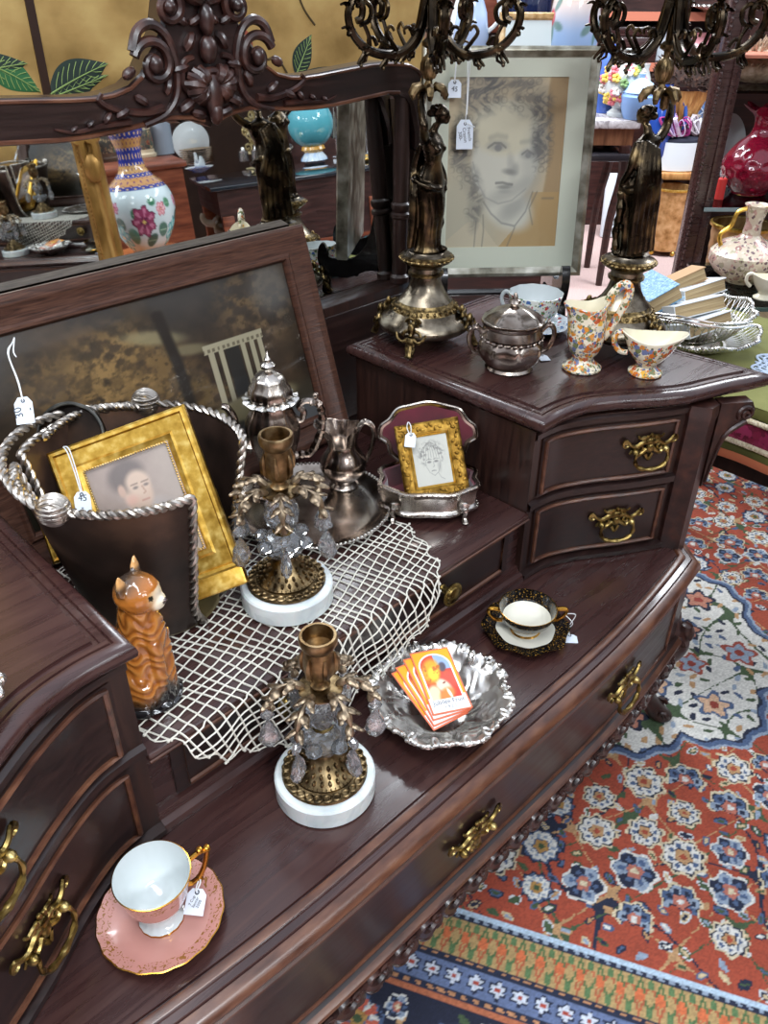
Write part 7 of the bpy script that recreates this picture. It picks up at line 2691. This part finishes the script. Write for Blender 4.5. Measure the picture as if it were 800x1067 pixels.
for sx_ in (-1, 1):
    m = M()
    zc_ = .98
    for k in (-1, 1):
        m.tube([(sx_ * (GW / 2 + .045) + p[0] * k, -.018, zc_ + p[2]) for p in spiral((.018, 0, .05), .006, .03, 0, 1.3, 22)], .010, 6)
        m.tube([(sx_ * (GW / 2 + .05) + .02 * k * math.sin(t * 3), -.016, zc_ - .09 + .2 * t) for t in [i / 14 for i in range(15)]], lambda t: .004 + .010 * math.sin(PI * t), 6)
    m.ell((sx_ * (GW / 2 + .05), -.02, zc_ - .05), (.03, .016, .05), 10)
    ob('applied_scroll', m, GIL, gm)
m = M()
m.box(-GW / 2 - .002, GW / 2 + .002, .0, .004, fw_, GH + fw_)
ob('mirror_glass', m, MIRM, gm)
ob('back_stand', M().tube([(0, .04, 1.3), (0, .45, .0)], .02, 8), DKW, gm)

# big famille-rose vase on a small table
vc = mp(147, 218, 3.46)
VR = .128


def vase_art(u, v):
    col = solid(u, (206, 222, 226))
    def flower(cx, cy, r, c1, c2, c3, n=7, s=0):
        nonlocal col
        x, y = ((u - cx + .5) % 1 - .5) * 2.4, v - cy
        d = np.hypot(x, y) / r
        a = np.arctan2(y, x) + s
        col = mixc(col, (d < 1.04 * (1 + .14 * np.cos(n * a))).astype(float), c3)
        col = mixc(col, (d < .96 * (1 + .14 * np.cos(n * a))).astype(float), c1)
        col = mixc(col, ((d < .9) & (np.cos(n * a) > .35) & (d > .35)).astype(float) * .9, c2)
        col = mixc(col, ((d < .42) & (np.cos((n - 2) * a + 1) > -.3)).astype(float) * .8, c3)
        col = mixc(col, (d < .14).astype(float), (226, 196, 110))
    for k in range(3):
        o = k / 3
        for cx, cy, rx, ry, rt, c in ((.05, .18, .05, .06, .5, (60, 110, 92)), (.12, .10, .06, .05, -.4, (44, 90, 80)), (.22, .15, .05, .07, 1.0, (80, 140, 120)), (.18, .34, .04, .05, .2, (70, 120, 96)), (.27, .26, .04, .06, -.8, (50, 100, 90)), (.02, .40, .03, .04, .6, (90, 140, 110)), (.10, .43, .03, .035, 0, (60, 120, 90))):
            x = (u - cx - o + .5) % 1 - .5
            col = mixc(col, el(x * 2.4, v - cy, 0, 0, rx * 1.5, ry, rt, .12), c)
            col = mixc(col, seg(x * 2.4, v - cy, [(-rx, 0), (rx, 0)], .004), (150, 190, 160))
        flower(.15 + o, .27, .125, (150, 60, 96), (206, 130, 160), (96, 34, 66))
        flower(.30 + o, .14, .115, (110, 190, 190), (190, 226, 222), (60, 130, 140), 8, 1)
        flower(.06 + o, .36, .055, (220, 150, 160), (240, 206, 206), (180, 90, 110), 6)
        flower(.28 + o, .40, .045, (206, 120, 150), (236, 200, 210), (160, 70, 100), 6)
    for z0, z1, c in ((.525, .56, (44, 56, 140)), (.56, .62, (190, 140, 84)), (.62, .655, (44, 56, 140)), (.655, .72, (206, 160, 96)), (.72, .86, (48, 60, 150)), (.86, .93, (196, 146, 84)), (.93, 1.01, (44, 56, 140))):
        b = ((v >= z0) & (v < z1))
        col = mixc(col, b.astype(float), c)
        col = mixc(col, (b & (np.cos(u * 2 * PI * 22) * np.cos((v - z0) / (z1 - z0) * 2 * PI) > .55)).astype(float), (226, 190, 130) if c[2] > 100 else (120, 70, 90))
    return col


vh = .42
vs_ = thing('famille_rose_vase', 'large white vase with peonies and blue and gold bands, seen in the mirror', 'vase', V3((vc.x, vc.y, vc.z - .145)), 1.1)
painted_lathe('body', [(.062, 0), (.068, .008), (.085, .03), (.112, .08), (.128, .14), (.124, .19), (.100, .235), (.070, .262), (.052, .285), (.044, .32), (.046, .36), (.060, .40), (.066, .42)], vase_art, GLZ, vs_, 160, 150)
tz = vc.z - .147
m = Lz([(0, tz - FL - .03), (.12, tz - FL - .03), (.13, tz - FL - .02), (.13, tz - FL - .006), (.12, tz - FL), (0, tz - FL)], 40)
S('pedestal_table', 'small round orange-brown pedestal table under the large vase', 'table', V3((vc.x, vc.y, FL)), [('table_top', m, noisy('orange_wood', [(140, 70, 30), (186, 104, 50), (206, 128, 70)], 8, (.3, .4), stretch=(8, 1, 1))), ('pedestal', Lz([(.14, 0), (.13, .02), (.04, .06), (.03, .2), (.045, .3), (.03, .4), (.05, tz - FL - .04), (.1, tz - FL - .03)], 28), WOODT)])

# red-brown chest with steins
chp = mp(176, 162, 4.45)
AX = V3((.915, .403, 0)).normalized()      # along the display table
AY = V3((.403, -.915, 0)).normalized()     # further from the mirror
AA = math.atan2(AX.y, AX.x)
REDW = noisy('red_brown_wood', [(84, 38, 22), (124, 62, 36), (150, 82, 50)], 7, (.35, .5), stretch=(1, 1, 8))
chh = chp.z - FL
m = M()
m.box(-.62, 0, .0, .40, 0, chh - .025)
cst = S('wooden_chest', 'red-brown wooden chest carrying the steins, seen in the mirror', 'chest', V3((chp.x, chp.y, FL)), [('carcass', m, REDW), ('chest_top', M().box(-.64, .02, -.02, .42, chh - .025, chh, 0, None, .006), REDW)], AA)
for k in range(2):
    ob('drawer', M().box(-.58, -.04, -.012, .0, .08 + .30 * k, .34 + .30 * k, 0, None, .005), REDW, cst)
cs_at = lambda s, t, z=0: V3((chp.x, chp.y, chp.z + .001 + z)) + AX * s + AY * t


def stein(label, s, t, c1, c2):
    S('beer_stein', label, 'stein', cs_at(s, t), [('body', Lz([(0, 0), (.052, 0), (.054, .012), (.046, .02), (.044, .13), (.048, .14), (.044, .142), (.04, .13), (0, .02)], 28), c1), ('painted_band', Lz([(.0465, .035), (.0475, .04), (.0465, .115), (.0455, .12)], 28), c2), ('handle', M().tube(spl([(.044, 0, .12), (.085, 0, .12), (.088, 0, .05), (.046, 0, .03)], 18), .008, 7), c1)], AA + PI, 'steins on the red-brown chest')


stein('cream handled stein with a painted scene on the chest edge', -.10, .07, plain('cream_stoneware', (206, 190, 160), .3), floral('stein_scene', (96, 90, 80), (((150, 80, 60), (70, 90, 80), (180, 160, 120)), ((60, 60, 60), (140, 110, 80))), 40, .5, .3, .9))
stein('dark handled stein behind the vase neck', -.27, .10, plain('brown_stoneware', (96, 74, 60), .3), floral('stein_scene_dark', (60, 60, 56), (((110, 90, 70), (80, 100, 90)), ((150, 130, 100), (70, 60, 60))), 40, .5, .3, .9))
S('frosted_glass_vase', 'grey frosted glass cylinder vase beside the cream stein', 'vase', cs_at(-.005, .12), [('body', Lz([(0, 0), (.05, 0), (.055, .2), (.05, .2), (.045, .01), (0, .008)], 28), plain('frosted_grey_glass', (150, 160, 172), .35)), ('rim', Lz([(.049, .198), (.056, .198), (.056, .205), (.049, .205)], 28), MILK)])
S('cut_glass_bowl', 'cut glass bowl on the chest left of the steins', 'bowl', cs_at(-.40, .08), [('bowl', M().lathe([(0, 0), (.04, 0), (.07, .05), (.085, .10), (.078, .10), (.06, .04), (0, .01)], 24, mod=lob(12, .05)), CRYS), ('foot', Lz([(0, -.001), (.045, -.001), (.045, .004), (0, .004)], 24), CRYS)])

# glass topped display table
dz = .30
d0 = mz(209, 184, dz)
dtb = thing('glass_display_table', 'long dark table topped with smoked glass, crowded with china, seen in the mirror', 'table', V3((d0.x, d0.y, FL)), AA)
SMK = plain('smoked_glass', (30, 38, 46), .05, Coat_Weight=1.0)
ob('glass_top', M().box(-.06, 1.25, -.01, .62, dz - FL - .016, dz - FL, 0, None, .003), SMK, dtb)
ob('apron', M().box(-.03, 1.22, .03, .60, dz - FL - .13, dz - FL - .017), DKW, dtb)
ob('lower_shelf', M().box(-.03, 1.22, .02, .60, .42, .445, 0, None, .004), REDW, dtb)
ob('back_panel', M().box(-.03, 1.22, .595, .60, .44, dz - FL - .13), DKW, dtb)
for x in (.0, .72, 1.18):
    for y in (.03, .56):
        ob('leg', M().box(x - .025, x + .03, y, y + .05, 0, dz - FL - .13, 0, None, .004), REDW, dtb)
tb = lambda s, t, z=0: V3((d0.x, d0.y, dz + .0012 + z)) + AX * s + AY * t
lw = lambda s, t: V3((d0.x, d0.y, FL + .4462)) + AX * s + AY * t


def onT(u, v, t=None):
    p = mz(u, v, dz + .0012)
    return p


pl_prof = [(0, .002), (.06, 0), (.065, .003), (.10, .010), (.102, .012), (.065, .006), (0, .005)]
PLM = mesh('dish', Lz(pl_prof, 40, mis=[0, 0, 0, 1, 1, 1, 0] [:6]), [WHITEP, GILT])
sp = onT(207, 171)
for k in range(7):
    p = thing('stacked_plate', 'gilt-edged white plate in the stack of seven seen in the mirror', 'plate', sp + V3((0, 0, .0122 * k)), AA, 'stack of gilt-edged plates')
    o = bpy.data.objects.new('dish', PLM)
    COL.objects.link(o)
    o.parent = p
    p['label'] = ('lowest gilt-edged white plate of the mirrored stack', 'second lowest gilt-edged white plate of the mirrored stack', 'third plate from the bottom of the mirrored stack', 'middle plate of the seven in the mirrored stack', 'third plate from the top of the mirrored stack', 'plate just under the topmost of the mirrored stack', 'topmost gilt-edged white plate of the mirrored stack')[k]
m = Lz([(0, .0), (.06, 0), (.07, .006), (.110, .014), (.112, .017), (.07, .01), (0, .006)], 48)
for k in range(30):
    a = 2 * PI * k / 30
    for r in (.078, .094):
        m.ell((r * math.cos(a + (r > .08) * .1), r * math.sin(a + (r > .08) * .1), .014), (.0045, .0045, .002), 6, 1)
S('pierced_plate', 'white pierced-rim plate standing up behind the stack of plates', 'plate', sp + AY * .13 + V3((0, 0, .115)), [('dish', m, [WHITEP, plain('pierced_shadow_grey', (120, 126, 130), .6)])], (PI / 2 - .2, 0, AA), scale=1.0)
bd = onT(207, 179) - AY * .0
S('blue_footed_dish', 'shallow blue and white dish in front of the stack of plates', 'dish', bd - AY * .055, [('dish', Lz([(0, 0), (.03, 0), (.06, .018), (.075, .026), (.077, .028), (.06, .022), (0, .008)], 36, mis=[0, 0, 0, 1, 1, 0]), [plain('deep_blue_glaze', (50, 80, 150), .15), MILK])])
S('white_bird_figurine', 'white china bird perched in the blue dish', 'figurine', bd - AY * .055 + V3((0, 0, .009)), [('body', M().ell((0, 0, .03), (.034, .022, .024), 14).tube(spl([(.02, 0, .04), (.034, 0, .06), (.032, 0, .085), (.044, 0, .088)], 14), lambda t: .011 - .005 * t, 8), WHITEP), ('wings', M().ell((-.012, .018, .045), (.03, .006, .03), 10, rot=(.3, .5, 0)).ell((-.012, -.018, .045), (.03, .006, .03), 10, rot=(-.3, .5, 0)), WHITEP)], AA + 2)
PGILT = noisy('pale_gilt_metal', [(150, 128, 80), (206, 186, 132), (232, 220, 180)], 40, (.3, .45), .6)
m = M()
for k in range(6):
    m.tube(spiral((.03 * math.cos(k), 0, .05 + .035 * k), .006, .045 - .004 * k, k, 1.5, 24), .006, 6)
    m.tube(spiral((-.04 * math.cos(k * 2), 0, .04 + .03 * k), .006, .03, k, -1.4, 22), .006, 6)
m.box(-.09, .09, -.02, .02, 0, .012, 0, None, .003)
S('gilt_filigree_stand', 'pale gold filigree letter stand left of the teal globe', 'stand', onT(266, 160), [('scrollwork', m, PGILT)], AA)
for (u, v), lb in (((255, 168), 'small lidded clear glass jar left of its twin, before the filigree stand'), ((268, 167), 'small lidded clear glass jar right of its twin, before the filigree stand')):
    S('glass_jar', lb, 'jar', onT(u, v), [('body', Lz([(0, 0), (.026, 0), (.028, .004), (.028, .045), (.024, .05), (.02, .045), (.02, .006), (0, .006)], 20), CRYS), ('lid', Lz([(.026, .05), (.027, .054), (.012, .062), (.008, .075), (0, .076)], 20), SILV)], AA, 'small glass jars before the filigree stand')
S('gilt_plate', 'round gilt plate lying flat at the table edge', 'plate', onT(275, 176), [('dish', Lz([(0, .002), (.06, 0), (.09, .008), (.092, .010), (.06, .005), (0, .004)], 36), PGILT)])
gp_ = onT(328, 168)
m = M()
m.lathe([(.05, 0), (.066, .006), (.062, .02), (.042, .045), (.04, .05)], 60, mod=lambda a, r, z: (r * (1 + .10 * abs(math.cos(9 * a))), z))
gs_ = S('teal_globe_vase', 'turquoise glass globe on a blue and amber ribbed foot', 'vase', gp_, [('globe', Lz([(.04, .075)] + [(.122 * math.sin(t), .185 - .122 * math.cos(t)) for t in [.42 + 2.3 * k / 26 for k in range(27)]] + [(.05, .288), (.06, .30), (.05, .298)], 48), plain('turquoise_glass', (92, 176, 190), .06, Coat_Weight=.6)), ('ribbed_foot', m, noisy('pale_blue_art_glass', [(120, 160, 220), (206, 224, 240), (230, 236, 240)], 30, (.1, .2))), ('amber_collar', Lz([(.045, .045), (.062, .06), (.055, .078), (.04, .08)], 40, mod=lob(14, .06)), plain('amber_art_glass', (226, 170, 80), .15))])
S('milk_glass_goblet', 'tall white fluted goblet right of the teal globe', 'goblet', onT(368, 162), [('bowl', Lz([(0, .10), (.02, .10), (.04, .14), (.055, .22), (.07, .27), (.065, .27), (.045, .2), (0, .12)], 32, mod=lob(10, .05)), MILK), ('stem', Lz([(.05, 0), (.045, .012), (.016, .03), (.012, .06), (.018, .10)], 24), MILK)])
for (u, v), lb in (((352, 163), 'stemmed clear wine glass between the globe and the white goblet'), ((383, 160), 'stemmed clear wine glass just right of the white goblet')):
    S('wine_glass', lb, 'glass', onT(u, v), [('bowl', Lz([(0, .09), (.02, .092), (.034, .12), (.036, .16), (.032, .19), (.031, .19), (.034, .16), (.03, .12), (0, .095)], 24), CRYS), ('stem', Lz([(.034, 0), (.03, .004), (.005, .01), (.004, .08), (.01, .092)], 16), CRYS)], AA, 'clear wine glasses by the white goblet')
S('gilt_oval_tray', 'gilt oval tray at the right end of the glass top', 'tray', onT(392, 166), [('plate', Lz([(0, .003), (.10, 0), (.14, .012), (.143, .015), (.10, .006), (0, .005)], 44), PGILT), ('rim', M().rope([(.142 * math.cos(t), .142 * math.sin(t), .015) for t in [2 * PI * k / 48 for k in range(49)]], .005, 60, 2, 5), GOLD)], AA, scale=(1.2, .8, 1))

# spaniel figurine and silver on the lower shelf
dgp = mz(243, 247, FL + .4462)
m = M()
m.ell((-.01, 0, .075), (.085, .042, .050), 18)
m.ell((.05, 0, .10), (.040, .038, .060), 16)
m.ell((.062, 0, .175), (.036, .034, .036), 16)
m.ell((.092, 0, .166), (.024, .018, .016), 12)
m.tube(spl([(-.085, 0, .075), (-.12, 0, .085), (-.135, .0, .11), (-.128, 0, .13)], 14), lambda t: .020 - .008 * t, 8)
for sg in (-1, 1):
    m.tube([(.060, sg * .022, .09), (.066, sg * .024, .04), (.072, sg * .024, .008)], lambda t: .020 - .005 * t, 10)
    m.ell((.080, sg * .024, .010), (.020, .013, .010), 10)
    m.ell((-.045, sg * .036, .050), (.046, .022, .046), 14)
    m.ell((-.010, sg * .040, .012), (.034, .014, .012), 10)
    m.ell((.054, sg * .037, .155), (.016, .010, .038), 12)
dog = ob('figure', m, painted('spaniel_glaze', .2, .5))
dog.location = dgp
dog.rotation_euler = (0, 0, AA + .15)
dog.name = 'dog_figurine'
tag(dog, 'cream and tan china spaniel sitting on the lower shelf of the mirrored table', 'figurine')
fuse(dog, .004, 3)
co_ = np.zeros(len(dog.data.vertices) * 3)
dog.data.vertices.foreach_get('co', co_)
X_, Y_, Z_ = co_.reshape(-1, 3).T
c_ = solid(X_, (216, 206, 178))
c_ = mixc(c_, el(X_, Z_, -.02, .08, .06, .035, .2, .2), (120, 104, 70))
c_ = mixc(c_, el(X_, Z_, .05, .150, .018, .045, 0, .2) * (np.abs(Y_) > .024), (176, 120, 60))
c_ = mixc(c_, (np.hypot(np.hypot(X_ - .088, np.abs(Y_) - .018), Z_ - .184) < .007).astype(float), (30, 26, 24))
c_ = mixc(c_, ((X_ > .110) & (Z_ > .165)).astype(float), (40, 34, 32))
put_paint(dog.data, c_)
SL = [('silver_coffee_urn', 'silver urn on the lower mirrored shelf left of the bowls', 'urn', (268, 240), [(0, 0), (.04, 0), (.03, .03), (.06, .08), (.07, .14), (.05, .19), (.055, .20), (.02, .23), (0, .25)]),
      ('silver_tureen', 'wide lidded silver tureen on the lower mirrored shelf', 'tureen', (303, 235), [(0, 0), (.07, 0), (.05, .03), (.09, .07), (.10, .11), (.105, .115), (.07, .15), (.02, .17), (.015, .19), (0, .195)]),
      ('silver_salver', 'round silver salver lying on the lower mirrored shelf', 'tray', (285, 248), [(0, .003), (.08, 0), (.10, .01), (.102, .013), (.08, .006), (0, .005)]),
      ('crystal_punch_bowl', 'clear glass bowl at the right of the lower mirrored shelf', 'bowl', (338, 232), [(0, 0), (.06, 0), (.05, .02), (.10, .09), (.115, .15), (.108, .15), (.09, .08), (0, .03)])]
for nm, lb, ct_, (u, v), prof in SL:
    S(nm, lb, ct_, mz(u, v, FL + .4465), [('body', M().lathe(prof, 36, mod=lob(8, .03)), CRYS if 'crystal' in nm else SILV)], AA)
# dark hutches along the far wall of the mirrored side
for k, (u, lb) in enumerate(((40, 'tall dark hutch behind the red-brown chest'), (400, 'tall dark hutch behind the glass display table'))):
    p = mp(u, 120, 6.0)
    t = thing('dark_hutch', lb, 'hutch', V3((p.x, p.y, FL)), AA)
    ob('carcass', M().box(-.75, .75, .28, .32, 0, 1.9).box(-.75, -.70, 0, .32, 0, 1.9).box(.70, .75, 0, .32, 0, 1.9), DKW, t)
    for z in (.12, .55, .95, 1.35, 1.75):
        ob('shelf', M().box(-.70, .70, .01, .28, z - .03, z), WOODT if k else REDW, t)

WSTR, EXPO = .9, .3
LAMPS = [('ceiling_or_fill_lamp', (-.3, -.5, 2.1), .4, 1.8, 30), ('ceiling_or_fill_lamp', (-2.3, 1.3, 2.0), .5, 1.6, 45), ('ceiling_or_fill_lamp', (-.2, -2.6, 2.0), 1.6, .5, 120), ('ceiling_or_fill_lamp', (1.7, 1.6, 2.1), .5, 1.6, 40), ('ceiling_or_fill_lamp', (3.4, .6, 2.0), .5, 2.0, 80), ('ceiling_or_fill_lamp', (2.4, 2.9, 2.0), .5, 2.0, 70)]  # wide lamp behind the camera is unseen fill, added to front-light the portrait

# ================================================================ light, world, camera
w = bpy.data.worlds.new('shop_light')
SC.world = w
w.use_nodes = True
w.node_tree.nodes['Background'].inputs['Color'].default_value = (.80, .87, 1.0, 1)
w.node_tree.nodes['Background'].inputs['Strength'].default_value = WSTR


def area(name, loc, sx, sy, power, col=(1, .97, .93), rot=(0, 0, 0)):
    l = bpy.data.lights.new(name, 'AREA')
    l.shape = 'RECTANGLE'
    l.size, l.size_y, l.energy, l.color = sx, sy, power, col
    o = bpy.data.objects.new(name, l)
    COL.objects.link(o)
    o.location, o.rotation_euler = loc, rot
    return o


for n, loc, sx, sy, pw in LAMPS:
    area(n, loc, sx, sy, pw, (.90, .95, 1.0))

cam = bpy.data.cameras.new('camera')
cam.sensor_fit = 'HORIZONTAL'
cam.sensor_width = 36
cam.lens = FPX / 800 * 36
cam.clip_start = .01
co = bpy.data.objects.new('camera', cam)
COL.objects.link(co)
co.matrix_world = Matrix.Translation(CAM) @ RC.to_4x4()
SC.camera = co
SC.view_settings.view_transform = 'Standard'
SC.view_settings.look = 'None'
SC.view_settings.exposure = EXPO
SC.view_settings.gamma = 1
SC.view_settings.use_curve_mapping = False
SC.cycles.max_bounces = 14
SC.cycles.glossy_bounces = 8
SC.cycles.transmission_bounces = 12
SC.cycles.transparent_max_bounces = 16
SC.cycles.caustics_refractive = False
SC.cycles.caustics_reflective = False
SC.cycles.sample_clamp_indirect = 4
SC.cycles.blur_glossy = .5
